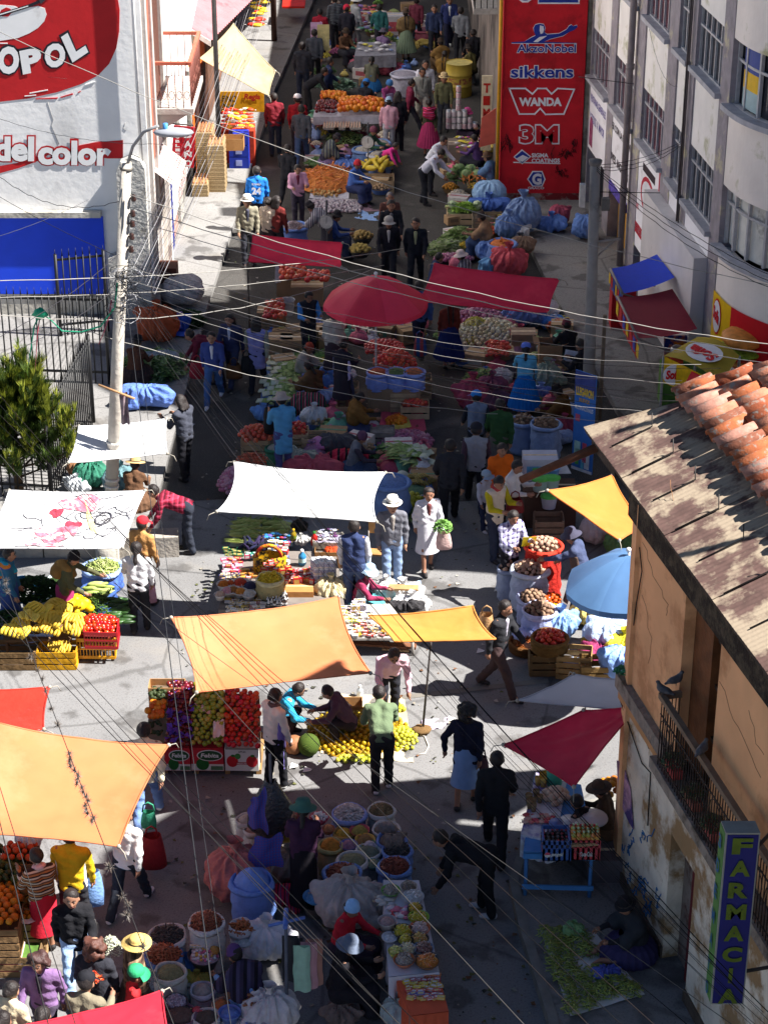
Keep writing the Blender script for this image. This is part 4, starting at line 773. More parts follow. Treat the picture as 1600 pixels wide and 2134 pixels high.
# far street
person(667,17,1.58,175,'person in a red coat seen from behind at the street top',top='8e1524',bot='121218',hair='short')
person(697,-10,1.7,200,'man in a grey striped pullover at the top edge of the street',top=(('2c2f36','555a60'),22,'Z'),bot='17171d')
person(722,10,1.6,185,'person with a red hat and dark coat among the far shoppers',top='1a1a22',bot='101014',hat=('kerchief','b0162a'))
person(744,-6,1.62,120,'person in a pale shirt with a light sun hat at the far stall',top='8d8f94',bot='6b6a70',hat=('sun','b9b6b0'))
person(845,20,1.5,190,'woman in a brown shawl and wide green pleated skirt at the far sacks',top='4b3a24',skirt=('5f6f56','full'),hat=('bowler','3a2b20'),shawl=('shawl','5a4428'),hair='braids')
person(937,-8,1.72,8,'man in a navy jacket with a white chest band at the street top','walk',top='1b2350',bot='17182a',open_='c9ccd6',shoes='c8c8cc')
person(960,14,1.7,175,'man in a grey pullover and black trousers walking away','walk',top='5d6066',bot='101014')
person(917,82,1.45,200,'person seated in a brown poncho near the far drum','stool',top='5a4020',skirt=('3b2a1a','full'),hat=('bowler','2c2018'),shawl=('shawl','60441f'))
person(927,106,1.45,170,'second brown poncho vendor sitting in front of the other','stool',top='5e431f',skirt=('33241a','full'),hair='braids',shawl=('shawl','6a4a1c'))
person(887,126,1.68,10,'person in a white hooded sweatshirt behind the grey pullover man',top='c9c8d4',bot='33384a')
person(880,142,1.66,5,'man in a grey cardigan and cream trousers walking towards us','walk2',top='83837c',bot='a9a294',open_='5a5a55')
person(925,155,1.6,0,'woman in an olive jacket with a small straw hat',top='4a4a30',bot='2a2c33',hat=('fedora','b79a68'))
person(630,87,1.7,175,'person in a bulky dark coat carrying bags beside the left kerb',top='1f2026',bot='1d2333',hands=None)if 0 else person(630,87,1.7,175,'person in a bulky dark coat carrying bags beside the left kerb',top='1f2026',bot='1d2333')
person(680,141,1.62,90,'person in black bending over the green vegetables','bend',top='121317',bot='17181d',lean=55)
person(775,118,1.5,175,'woman with long dark plait and blue skirt kneeling at a far stall','squat',top='4a4a3a',skirt=('17508e','full'),hair='pony')
person(764,165,1.55,160,'vendor in a bright blue cap seated behind the oranges','stool',top='15161c',skirt=('1a1a22','full'),hat=('cap','1c5fb8'))
person(813,168,1.5,30,'vendor with blue hat and mauve apron seated by the fruit','stool',top='7a2a5a',skirt=('2a2030','full'),hat=('kerchief','2c5c9a'),apron='a48ab4')
person(810,203,1.55,185,'woman in a pale pink hooded jacket with a blue knitted hat',top='c48a9c',bot='8f8f98',hat=('beanie','7e9ab8'))
person(829,190,1.6,175,'dark dressed woman with long hair beside the pink jacket woman',top='15151b',bot='131318',hair='long')
person(894,205,1.5,178,'woman with a red striped carrying cloth and pink black skirt','walk',top='2a2a1c',skirt=(('a02850','d07080','191418','8a2040'),'full')if 0 else('902048','full'),hair='bun',shawl=('bundle',stripes(['a8183c','2a1420','c83a6a','601028'],13,'Z')))
person(620,197,1.66,178,'man in a white cap and red black jacket near the left kerb',top='7e1018',bot='15151b',hat=('cap','d8d4d8'))
person(571,193,1.66,185,'shopper in a dark red jacket on the left pavement',top='5e121a',bot='16202e')
person(628,218,1.68,176,'man in a dark grey jacket and blue jeans seen from behind','walk',top='30333a',bot='26375a')
person(706,282,1.5,100,'vendor in a dark shawl crouching by the blue scale sacks','squat',top='1c1c2c',skirt=('5a4870','full'),shawl=('shawl',stripes(['2a2d38','60665c','3a4048'],12,'X')),hat=('bowler','17151a'))
person(828,298,1.15,60,'child in a bright pink top bending down in the street','bend',top='d02878',bot='2b2035',lean=60,kid=1)
person(976,226,1.5,60,'vendor in a pink cap behind the tower of tins','stool',top='1c1c26',skirt=('241a2a','full'),hat=('cap','c0387a'))
person(1024,252,1.5,250,'vendor in a blue cardigan at the edge of the red building','stool',top='1a2c6a',skirt=('1a1a30','full'),hair='bun')
person(930,286,1.66,60,'man in a white shirt and dark trousers stooping over the vegetables','stoop',top='b9bac6',bot='15161c')
person(926,314,1.62,70,'person in a pale shirt leaning over just below the other','stoop',top='b4b4c4',bot='14151a',lean=42)
person(1012,320,1.5,245,'vendor in a pale blue shawl with a brown bowler by the cabbages','stool',top='35507c',skirt=('6a86a8','full'),hat=('bowler','4a3424'),shawl=('shawl','4a6a94'))
person(535,345,1.7,178,'man in a blue white football jersey with lettering on the back',top='1560c4',bot='14141c',open_=None,mark='jersey')
person(621,345,1.55,10,'woman in a pale pink cardigan with a black bag','hold',top='c889a4',bot='2a2530',open_='5a1a2a')
person(747,335,1.5,60,'vendor in a red beret and blue apron sitting beside the carrots','stool',top='2d4c98',skirt=('1b2244','full'),hat=('beanie','a81c24'),apron='3c5cae')
person(515,410,1.66,5,'man in a khaki shirt and light hat standing on the sunny pavement edge',top='77705c',bot='1d1d23',hat=('fedora','c9c4b6'),open_='3a3a4a')
person(561,410,1.55,150,'woman in a cream quilted jacket with short dark hair',top='c4ac94',bot='2a2226',hair='bun')
person(578,407,1.6,150,'woman in a dark red coat with a pale hair band',top='5a1a18',bot='1b1b20',hair='long')
person(641,424,1.5,250,'person in a grey striped blanket leaning over the garlic','stoop',top='6a6670',skirt=('2b2b33','straight'),shawl=('shawl',stripes(['8f8c94','3a3644','a8a6ac','565058'],10,'X')),hat=('bowler','1a181c'),lean=45)
person(705,443,1.5,90,'vendor in a black bowler and dark blue top beside the hanging scale','stool',top='1d2f66',skirt=('182038','full'),hat=('bowler','131216'))
person(813,402,1.58,5,'woman in a brown cardigan with grey hair behind two men',top='4a2a24',bot='1d1d24',hairc='4a4648')
person(815,418,1.68,5,'man in a black jacket behind the man with a pale cap','walk',top='15161b',bot='15161b',open_='5a5a60')
person(810,453,1.66,0,'man in a black jacket and pale peaked cap holding papers','walk2',top='141318',bot='14151a',hat=('cap','8f8a84'),open_='a8a0a0')
person(866,455,1.7,-5,'man in sunglasses and a black zip jacket walking towards us','walk',top='101218',bot='13151a',open_='8f9468')
person(1000,445,1.5,250,'vendor in a tan shawl and dark hat behind the spring vegetables','stool',top='6a4c38',skirt=('2a3a5a','full'),hat=('bowler','241c1a'),shawl=('shawl','7a5a40'))
person(919,527,1.5,100,'dark haired vendor half hidden behind the long maroon tarp','stool',top='1c2440',skirt=('1a1a26','full'))
person(957,524,1.5,250,'vendor in a checked grey shawl beside the onions','stool',top='4a4650',skirt=('2a2630','full'),hat=('sun','c8b0a8'),shawl=('shawl',stripes(['5a5660','2c2a32','7a7680'],14,'X')))
person(872,584,1.66,200,'man in a blue shirt behind the red umbrella with a striped bag','walk',top='2a4578',bot='171b2a')
person(936,618,1.52,190,'woman in a maroon top and dark blue pleated skirt at the onion heap',top='4e1c16',skirt=('101a4a','full'),hat=('bowler','241a18'),hair='braids')
# left pavement
person(289,702,1.5,160,'vendor in a brown jumper and black hat seated behind the fence pole','sit',top='3d2218',skirt=('241a18','full'),hat=('bowler','100f12'),at='head',z0=.15)
person(388,688,1.6,270,'person in a maroon jumper bending over the bundled greens','bend',top='4a0f1c',bot='1c1a20',lean=72)
person(440,693,1.56,-5,'woman in a blue fleece jacket and jeans walking towards us','walk',top='24306a',bot='2c4a80',open_='d0d0dc',shoes='cfcfd6')
person(477,655,1.58,-20,'woman in a navy jacket with long dark hair and a basket','walk2',top='1e2240',bot='22263c',hair='long',open_='b9bcd0')
person(534,660,1.58,178,'woman in a lilac waistcoat and black trousers seen from behind','walk',top='6a6aa8',sleeves='77796a',bot='111116',coat=.25,hair='long')
person(370,822,1.66,230,'slim person in a dark jumper and black trousers beside the pole tarp','hold',top='2a2c36',bot='0e0e12',hair='long')
person(283,955,1.5,170,'vendor in brown clothes with a straw hat under the small white tarp','sit',top='4a2f1e',skirt=('4a3020','full'),hat=('straw','b08a50'),z0=.15)
person(312,1012,1.6,265,'person in a red plaid shirt bending over beside the painted tarp','bend',top=stripes(['7a1024','a8324a','3a0a14'],12,'Z',True),bot='1a1d26',lean=70)
# middle of the street
person(697,645,1.6,160,'person in a cream cardigan half hidden under the red umbrella',top='a09a90',bot='201c22',skirt=('2a2026','straight'))
person(645,610,1.55,20,'vendor in a dark waistcoat and blue shirt behind the tomato boxes','hold',top='17171d',sleeves='2c68b0',bot='1a1a22')
person(648,718,1.5,70,'vendor in a rust red beanie and cream shawl by the spring onions','sit',top='8c8474',skirt=('6d8cc0','full'),hat=('beanie','8e2a1c'),shawl=('shawl','8f877a'))
person(638,752,1.5,230,'vendor in a brown jacket with a plait among the spring onions','sit',top='3a2418',skirt=('1c2c5a','full'),hair='pony',shawl=('shawl','46301c'))
person(719,706,1.55,150,'vendor in a lilac apron standing beside the tomato heap','hold',top='17141c',skirt=('1c1820','straight'),apron='9a92c4',hair='bun')
person(585,820,1.6,195,'woman in a light blue coat and felt hat holding a black bag','hold',top='3f86bc',bot='3a3a70',coat=.32,hat=('sun','9a8a80'))
person(757,818,1.5,100,'vendor in a mustard brown jacket on the red groundsheet','sit',top='5c3a16',skirt=('2a3050','full'),hair='bun',shawl=('shawl','5e3c18'))
person(759,902,1.5,90,'vendor in a checked headscarf and grey waistcoat by the onions','sit',top='50545e',sleeves='2a2430',skirt=('24304a','full'),hat=('kerchief','4a2a40'))
person(992,815,1.55,190,'boy in a blue cap and grey waistcoat walking away','walk',top='5c6a84',sleeves='171a22',bot='17171d',hat=('cap','1a62b8'))
person(992,882,1.66,182,'man in a grey and black jacket with a dark cap','walk2',top='7e7f86',sleeves='3a2630',bot='131318',hat=('cap','15151b'))
person(1042,830,1.62,178,'person in a dark green jumper walking away with a bag','walk',top='1d3a1c',bot='45403c',hair='short')
person(938,914,1.72,180,'broad man in a dark jacket seen from behind in the shade','walk',top='1c1c20',bot='111114')
person(1047,926,1.56,20,'woman in a bright orange hooded jacket',top='d84c0c',bot='221c22',hair='short')
person(1014,982,1.12,40,'small boy in a pale cap and white shirt',top='a9a8b8',bot='1a2038',hat=('cap','8498ac'),kid=1,shoes='c8c8cc')
person(1044,996,1.58,40,'woman in a cream waistcoat with yellow sleeves holding a handbag','hold',top='cbb79c',sleeves='a89410',bot='1b2030',scarf='a02a2a',coat=.1,hair='short')
person(1083,962,1.58,60,'woman in a white buttoned jacket behind the yellow sleeved woman','hold',top='cdc3bd',bot='1d1d26',hair='short')
person(1096,715,1.52,175,'woman in a pale blue cap and bright blue pleated skirt',top='4a9ac4',skirt=('0d54a8','full'),hat=('cap','4a60c0'),apron='3c3424',hair='pony',aL=35,eL=40)
person(1156,806,1.5,250,'vendor in a brown shawl and bowler behind the potato sacks','sit',top='46280f',skirt=('3a2416','full'),hat=('bowler','17110f'),shawl=('shawl','4a2c12'))
person(1179,666,1.5,200,'vendor in black with a maroon knitted hat by the lamp post','stool',top='0f0f13',skirt=('12241c','full'),hat=('beanie','56202a'))
person(1204,706,1.6,235,'person in black reading a white paper beside the lamp post','hold',top='101014',bot='101014')
# sunny crossing
person(298,1078,1.58,150,'man in a red cap and tan coat beside the painted tarp stall',top='a8703a',bot='2a2a30',hat=('cap','d01820'),coat=.2)
person(284,1128,1.58,178,'woman in a pale grey jumper with a long black ponytail',top='c0bec0',bot='121216',hair='pony',apron=None,aL=25,eL=45)
person(159,1152,1.5,80,'vendor in a black beanie reaching across the squashes','reach',top='3a3a24',skirt=('7a1c44','straight'),hat=('beanie','0e0c0e'),shawl=('bundle','6a4a22'))
person(22,1142,1.55,90,'vendor wrapped in a turquoise and orange shawl at the left edge',top='1c4a6a',skirt=('1c2c60','straight'),shawl=('bundle',stripes(['1c6a84','2a3a90','c06a28','1c84a0'],5,'Z')))
person(738,1082,1.66,175,'man in a navy waistcoat with white sleeves behind the household stall',top='1c2546',sleeves='b9bac4',bot='2c3a5c',hair='short')
person(818,1040,1.68,8,'old man in a grey jacket and pale jeans with a white hat',top='52525a',bot='6a82a8',hat=('fedora','d8d2c4'),open_='8a8078',aL=-4,aR=-4)
person(894,1018,1.56,15,'woman walking in a white smock dress with a bag of greens','walk',top='d0ccd4',skirt=('d0ccd4','straight'),hair='bun',open_='5a2a2a',coat=.05)
person(774,1181,1.5,80,'vendor in a pale blue sun hat and maroon cardigan','sit',top='7a1c38',skirt=('3a8a94','full'),hat=('sun','8fb0cc'),apron='8a8a94')
person(1073,1068,1.6,30,'woman in a purple checked shirt holding a yellow card','hold',top=stripes(['e4e2ee','3a3260','a8a4cc'],13,'Z',True),bot='111116',hair='short',coat=.06)
person(1184,1104,1.6,250,'potato vendor in a slate jumper with a dark brimmed hat','reach',top='2c3450',skirt=('20202a','long'),hat=('sun','2a2a3a'),apron='3a2a22',shawl=None)
person(1057,1253,1.68,60,'man in a black leather jacket and brown trousers striding across','walk',top='17171a',bot='2e2020',open_='b8b0c0',step=22,lean=6)
person(823,1361,1.62,10,'man in a pale pink jumper stooping towards the yellow fruit','stoop',top='dca8b8',bot='17171c',lean=38,aL=15,eL=5)
person(789,1427,1.62,185,'man in a green jumper bending over the fruit heap','stoop',top='4c5c40',bot='1a1718',shoes='d8c8c8',lean=48,aL=20,aR=25,hd=5)
person(577,1434,1.58,130,'fruit seller in a lilac apron and cream jumper',top='d8ccc0',skirt=None,bot='0f0f12',apron='6a5cb4',hair='bun',scarf='4a3a3a')
person(632,1428,1.5,80,'seller in a turquoise top and track trousers sitting under the orange tarp','squat',top='1c84b4',bot='1a1418',hat=None)
person(672,1432,1.5,270,'seller in dark clothes crouching beside the yellow fruit heap','squat',top='3a2430',bot='191418')
person(975,1464,1.64,170,'woman in a navy cardigan and blue skirt walking away','walk',top='11111e',skirt=('6a86b4','straight'),coat=.12,hair='curly',abL=32,aL=0,eL=8)
person(1036,1564,1.68,175,'boy in a black hooded jacket walking into the shade','walk2',top='121214',bot='101013',coat=.05)
person(300,1504,1.68,178,'woman in a cream jumper and blue jeans by the apple stall','walk',top='e2d6b0',bot='5a78b0',hair='bun',shoes='c9c9cc')
person(262,1682,1.62,160,'person in a white jumper carrying a red net bag','walk',top='dcdad8',bot='1c2028',shoes='d8ccd0')
person(146,1722,1.7,175,'person in a mustard jumper with a pale blue plastic bag',top='c09410',bot='18181c',apron='d8d4d0')
person(72,1766,1.55,210,'fruit vendor in a striped jumper and red apron','hold',top=stripes(['5a3a2a','d0c0a8','2a2020','a86a3a'],14,'Z'),skirt=('b81422','straight'),hair='bun',scarf='d8a0a0')
person(148,1858,1.62,10,'woman in a black jacket with a topknot and pale jeans','walk',top='0f0f12',bot='86a4d0',hair='bun',coat=.05)
person(78,1992,1.58,-10,'woman in a lilac jacket with dark curly hair','walk2',top='6a4a78',bot='2a2230',hair='curly',open_='14101a',hairc='2a1614')
person(197,1953,1.6,170,'woman with brown curly hair and dark waistcoat carrying white flowers',top='1c1c22',bot='17171c',hair='curly',hairc='3a1c14')
person(182,2026,1.62,165,'person in a black cap and olive hooded jacket holding orange flowers','hold',top='6a604c',bot='2a2a30',hat=('cap','0e0e12'),shawl=None)
person(288,1955,1.52,100,'woman in a straw hat and brown plaid shawl',top='4a3024',skirt=('3a2a24','full'),hat=('straw','c8a050'),shawl=('shawl',stripes(['5a4030','2a1c18','8a6a50'],12,'Z',True)))
person(286,2014,1.3,100,'child in a green cap and red jacket',top='c01c20',bot='1a2030',hat=('cap','1c8a50'),kid=1)
person(26,2044,1.56,150,'woman with a dark bun in a cream fleece at the lower left',top='c8b48c',bot='2a2630',hair='bun')
person(8,2106,1.6,160,'dark haired person cut by the lower left corner',top='7a5a60',bot='1c1c22',hair='bun')
person(90,2096,1.5,170,'dark haired person behind the red tarp at the bottom',top='2a2228',bot='1c1c22',hair='bun')
# near shade
person(632,1668,1.6,178,'spice vendor in a green hat and lilac checked apron','hold',top='2a1428',skirt=('0e0c10','long'),hat=('sun','2c5044'),apron=None,shawl=None,hair='pony')
person(905,1732,1.68,260,'person in a black tracksuit bending deeply beside the sacks','bend',top='0d0d10',bot='0d0d10',lean=78,aL=10,aR=16,shoes='9a9aa0')
person(738,1882,1.5,60,'old vendor in a pale blue beanie and red cardigan','stool',top='b01420',skirt=('241a24','full'),hat=('beanie','7fb0e4'),skin='7a5040')
person(735,1957,1.55,100,'vendor in a slate sun hat and dark coat by the sweets table','stool',top='0f0e12',skirt=('121014','full'),hat=('sun','4a5468'))
person(484,1972,1.5,215,'vendor in a purple beanie and pale blue smock among the spices','squat',top='6aa0dc',skirt=('6aa4e0','full'),hat=('beanie','40285a'),shawl=('shawl',stripes(['2a2438','17141c','3a3450'],8,'X')))
person(1297,1878,1.5,285,'vendor in a black hat and dark shawl nursing a bundle by the green chillies','sit',top='17161a',skirt=('241f40','full'),hat=('bowler','0e0d10'),shawl=('shawl','1e2024'),z0=.13)
person(1243,1632,1.5,250,'drinks vendor in a brown hat under the maroon tarp','stool',top='33241a',skirt=('4a3020','full'),hat=('straw','33241c'),z0=.13)
person(1196,1655,1.5,230,'second drinks vendor in black beneath the maroon tarp','stool',top='101013',skirt=('141318','full'),z0=.13)
bag((G(440,745,.75).x-.28,G(440,745,.75).y,.8),'red cloth bag carried beside the blue fleece woman','a01824')
for u,v,H,fc,lb,tp,bt,ht in((790,8,1.6,190,'shopper in a teal jacket at the street top behind the packets','1c4a4a','17171c',None),(868,-6,1.55,170,'shopper in a maroon shawl beside the far white sack','4a1824','1c1c24',('bowler','1c1614')),(905,10,1.66,0,'man in a dark blue coat facing us at the street top','1c2440','15151a',None),(800,60,1.5,160,'woman in a mauve cardigan crouched behind the far white table','5a4468','22202a',('sun','3a3440')),(722,62,1.5,30,'vendor in a brown jumper behind the far packets','4a3020','1c1c22',('bowler','2a2018')),(655,60,1.66,180,'man in a slate coat walking away along the left kerb','30343c','17181c',None),(985,60,1.62,200,'person in black under the balcony of the red building','131318','131318',None),(975,95,1.5,220,'vendor in an olive shawl by the red building doorway','4a4424','2a2418',('bowler','1a1614')),(860,165,1.55,100,'person in a wine red cardigan behind the white covered bin','5a1428','1a1a22',None),(690,120,1.6,100,'person in a navy coat beside the leek heap','18203c','15151c',None),(780,265,1.5,60,'vendor in a dark green jumper behind the scale sacks','1c3a2a','1c1c24',('kerchief','5a2a3a')),(600,300,1.64,160,'person in a black coat stepping off the left kerb','121216','141418',None),(985,280,1.5,240,'vendor in a purple cardigan behind the tins','3a2454','1a1a22',None)):person(u,v,H,fc,lb,'stool' if 'crouch' in lb or 'vendor' in lb else 'walk',top=tp,bot=bt,hat=ht,skirt=(bt,'full')if 'vendor' in lb or 'woman' in lb else None)
bag((*G(925,1105,.95)[:2],1.05),'pale pink bag of leafy greens carried by the white smock woman','c09a94',.26,.3,.14);bag((*G(566,872,.9)[:2],1.25),'black plastic bag held by the light blue coat woman','0c0c0e',.3,.5,.2);bag((*G(514,735,.8)[:2],.85),'black handbag carried by the lilac waistcoat woman','101012',.26,.36,.12);bag((*G(487,745,.7)[:2],.7),'brown basket carried by the navy jacket woman','5a3418',.32,.3,.18);bag((*G(1073,1040,1.)[:2],1.15),'dark red handbag held by the yellow sleeved woman','6a1414',.3,.26,.14);bag((*G(1013,1305,1.2)[:2],1.55),'tan backpack on the back of the leather jacket man','a8784a',.26,.36,.2,name='backpack');bag((*G(1000,1565,.7)[:2],.75),'dark shopping bag carried by the blue skirt woman','2a1420',.24,.34,.12);bag((*G(875,690,.8)[:2],.8),'pink and blue striped shopping bag behind the umbrella',stripes(['a84a50','3a5aa0'],7,'X'),.26,.4,.1);bag((*G(312,1215,.6)[:2],.75),'pink patterned bag beside the ponytail woman','c48aa0',.2,.36,.1)
b=MB();q=G(1102,1129,1.1);b.prism([q+Vector((-.12,0,-.09)),q+Vector((.1,-.02,-.06)),q+Vector((.12,-.02,.1)),q+Vector((-.1,0,.08))],(0,.006,0));b.build('yellow_card',M('d8c010',.7),label='bright yellow card held over the potatoes',cat='card');b=MB();q=G(1188,742,1.1);b.prism([q+Vector((-.14,0,-.1)),q+Vector((.1,-.02,-.14)),q+Vector((.14,-.02,.1)),q+Vector((-.1,0,.14))],(0,.004,0));b.build('white_paper',M('c8c4d0',.8),label='white paper held by the person reading by the lamp post',cat='paper')
# tarpaulins, umbrellas
def tarp(label,cs,col,sag=.12,inset=.05,poles=(),ropes=True,name='tarp',tr=.3,wr=.012,nu=26,nv=20,group=None,mat=None,ties=None):
 tr=tr if col not in('c4c3c4','cacac8')else .07;c=[G(u,v,z)for u,v,z in cs];mid=(c[0]+c[1]+c[2]+c[3])/4
 t=thing(name,label,'tarp',(mid.x,mid.y,0),group);L=((c[1]-c[0]).length+(c[3]-c[0]).length)/2;ph=random.random()*6
 nrm=(c[1]-c[0]).cross(c[3]-c[0]).normalized();nrm=nrm if nrm.z>0 else-nrm
 def fn(s,q):
  s2=.5+(s-.5)*(1-inset*4*q*(1-q));q2=.5+(q-.5)*(1-inset*4*s*(1-s));p=c[0].lerp(c[1],s2).lerp(c[3].lerp(c[2],s2),q2)
  z=-sag*16*s*(1-s)*q*(1-q)*.6-sag*.4*4*(s*(1-s)+q*(1-q))*.5
  w=0
  for i,(a,b_)in enumerate(((0,0),(1,0),(1,1),(0,1))):
   dx,dy=abs(s-a),abs(q-b_);r=math.hypot(dx,dy);an=math.atan2(dy,dx);w+=math.sin(an*16+ph*i)*math.exp(-r*3.2)*min(1,r*6)
  w+=.4*math.sin(9*s+5*q+ph)*math.sin(7*q-4*s+ph*2)+.5*math.exp(-((s-q)/.06)**2)+.4*math.exp(-((s-.5)/.03)**2)+.35*math.exp(-((q-.52)/.03)**2)
  return p+Vector((0,0,z))+nrm*w*wr*max(1,L*.7)
 b=MB();b.grid(fn,nu,nv);m=mat or M(col,.6,.08,1.5,.15,tuple(min(1,x*1.16+.012)for x in lin(col)),trans=tr,spec=.25,mix=.52)
 b.build('sheet',m,t);t['x']=1;del t['x']
 b=MB()
 for(a0,b0),(a1,b1)in zip(((0,0),(1,0),(1,1),(0,1)),((1,0),(1,1),(0,1),(0,0))):b.tube([fn(a0+(a1-a0)*k/12,b0+(b1-b0)*k/12)for k in range(13)],.012,4)
 b.build('hem',m,t)
 if ropes:
  for p in c:d=(p-mid);d.z=0;d.normalize();b=MB();b.ball(p,.03,6);b.tube([p,p+d*.12+Vector((0,0,-.03)),p+d*.16+Vector((0,0,-.12))],.007,4);b.build('tie',M('8a8274',.8),t)
 for i in poles:
  p=c[i];b=MB();b.bar((p.x,p.y,0),p+Vector((0,0,.06)),.022,6);b.build('pole',M('4a3c30',.8,.2,6),t)
 return t,fn
wt='c4c3c4'
tarp('small white tarp tied round the leaning concrete pole',[(165,888,2.3),(347,873,2.25),(349,945,2.1),(143,964,2.2)],wt,.1,.03,())
tp2,f2=tarp('white tarp with painted pink figures and scribbled letters',[(20,1022,2.35),(303,1022,2.3),(256,1142,2.1),(-40,1142,2.15)],wt,.12,.03,(),wr=.008)
bigw,f3=tarp('plain white tarp stretched over the household goods stall',[(488,963,2.6),(803,985,2.5),(785,1088,2.35),(452,1066,2.35)],'cacac8',.12,.09,(),tr=.25)
tarp('large orange tarp over the apple stall',[(357,1287,2.75),(706,1243,2.35),(772,1403,2.15),(410,1443,2.5)],'cc6638',.15,.06,(),wr=.009,tr=.2)
tarp('small yellow orange tarp propped on a thin pole',[(768,1283,2.1),(985,1262,2.2),(1033,1332,2.0),(822,1337,1.95)],'d08030',.1,.06,(),ropes=False)
tarp('orange tarp tied under the tin roof corner',[(1140,1022,2.8),(1275,990,2.5),(1340,1100,2.3),(1290,1126,2.5)],'d4702a',.08,.05,())
tarp('glossy red plastic tarp at the left edge',[(-160,1436,2.4),(104,1432,2.3),(92,1520,2.2),(-160,1560,2.3)],'d8281c',.08,.04,(),mat=M('c02418',.25,.08,3,.3,trans=.3,spec=.6))
tarp('big orange tarp with dry plant tufts hanging above it',[(-10,1506,2.7),(352,1553,2.2),(248,1764,2.1),(-40,1738,2.5)],'cc683a',.14,.06,(),wr=.01)
tarp('bright red tarp cut by the bottom edge',[(338,2066,2.1),(380,2250,2.2),(-20,2290,2.2),(30,2140,2.1)],'c41a2a',.08,.04,())
tarp('pale grey tarp sagging from the house ledge',[(1078,1460,2.2),(1195,1405,2.4),(1330,1418,2.7),(1325,1482,2.5)],'a9a9b4',.06,.04,())
tarp('maroon tarp over the cold drinks stall',[(1048,1552,2.1),(1215,1480,2.4),(1330,1470,2.6),(1195,1640,2.1)],'c41430',.04,.04,(),mat=M('c41430',.5,.1,2.5,.15,trans=.3,spec=.35))
tarp('long maroon tarp over the far tomato stall',[(527,488,2.4),(714,506,2.4),(711,556,1.9),(516,545,1.9)],'ee2440',.06,.03,(3,),tr=.4,wr=.022)
tarp('long maroon tarp over the onion stall on the right',[(905,550,2.4),(1165,582,2.4),(1142,652,1.9),(872,628,1.95)],'dc1e3a',.06,.03,(),tr=.4,wr=.022)
tarp('torn cream canvas over the corner shop on the sunny pavement',[(487,50,3.1),(574,148,2.6),(560,200,2.2),(416,122,2.7)],'ac9c74',.05,.03,())
def pole(label,a,z,r,col,name='pole',lean=None,group=None):q=G(*a);b=MB();top=V(lean[0],lean[1],q.y)if lean else q+Vector((0,0,z));b.bar(q,top,r,8,0,r*.8);b.build(name,M(col,.8,.18,4,.1),label=label,cat='pole',group=group)
pole('thin dark pole propping the small yellow orange tarp',(880,1527),2,.018,'2a2624','prop_pole',(898,1335))
def on2(s,q):return f2(s,q)+Vector((0,0,.012))
b=MB()
def patch(cs,cq,rs,rq,mi,a=0.,n=20):
 o=len(b.v);ca,sa=math.cos(a),math.sin(a);b.v.append(tuple(on2(cs,cq)))
 for k in range(n):t=2*PI*k/n;w=1+.18*math.sin(3*t+cs*9)+.1*math.sin(5*t+cq*20);x,y=rs*w*math.cos(t),rq*w*math.sin(t);b.v.append(tuple(on2(min(.99,max(.01,cs+x*ca-y*sa)),min(.98,max(.02,cq+x*sa+y*ca)))))
 for k in range(n):b.f.append((o,o+1+k,o+1+(k+1)%n));b.m.append(mi);b.s.append(False)
patch(.46,.68,.16,.17,0,.2);patch(.56,.16,.15,.12,0,.1);patch(.4,.3,.05,.07,1);patch(.56,.5,.07,.06,1,.8);patch(.45,.92,.14,.05,0);patch(.68,.45,.02,.28,2,-.3);patch(.78,.62,.05,.1,3,.6)
b.build('painted_patch',[M('a84a5c',.9,.3,14,0,'c8b8b6',mix=.52),M('a02030',.9,.2,9),M('d8c070',.9,.2,9),M('6a6a70',.9,.4,14,0,'d0d0d0',mix=.5)],tp2)
b=MB()
for k in range(34):
 cs,cq=random.choice([(.46,.68),(.56,.16),(.72,.4),(.8,.7),(.85,.3),(.45,.9),(.4,.5)]);pts=[(cs+random.uniform(-.13,.13),cq+random.uniform(-.12,.12))];an=random.random()*6
 for _ in range(6):an+=random.uniform(-.9,.9);pts.append((min(.98,max(.02,pts[-1][0]+.03*math.cos(an))),min(.97,max(.03,pts[-1][1]+.04*math.sin(an)))))
 b.tube([on2(*p)for p in pts],.007,3)
for k in range(14):t=2*PI*k/13
b.tube([on2(.77+.06*math.cos(2*PI*k/16),.42+.1*math.sin(2*PI*k/16))for k in range(17)],.014,3)
b.build('painted_line',M('3a383e',.9),tp2)
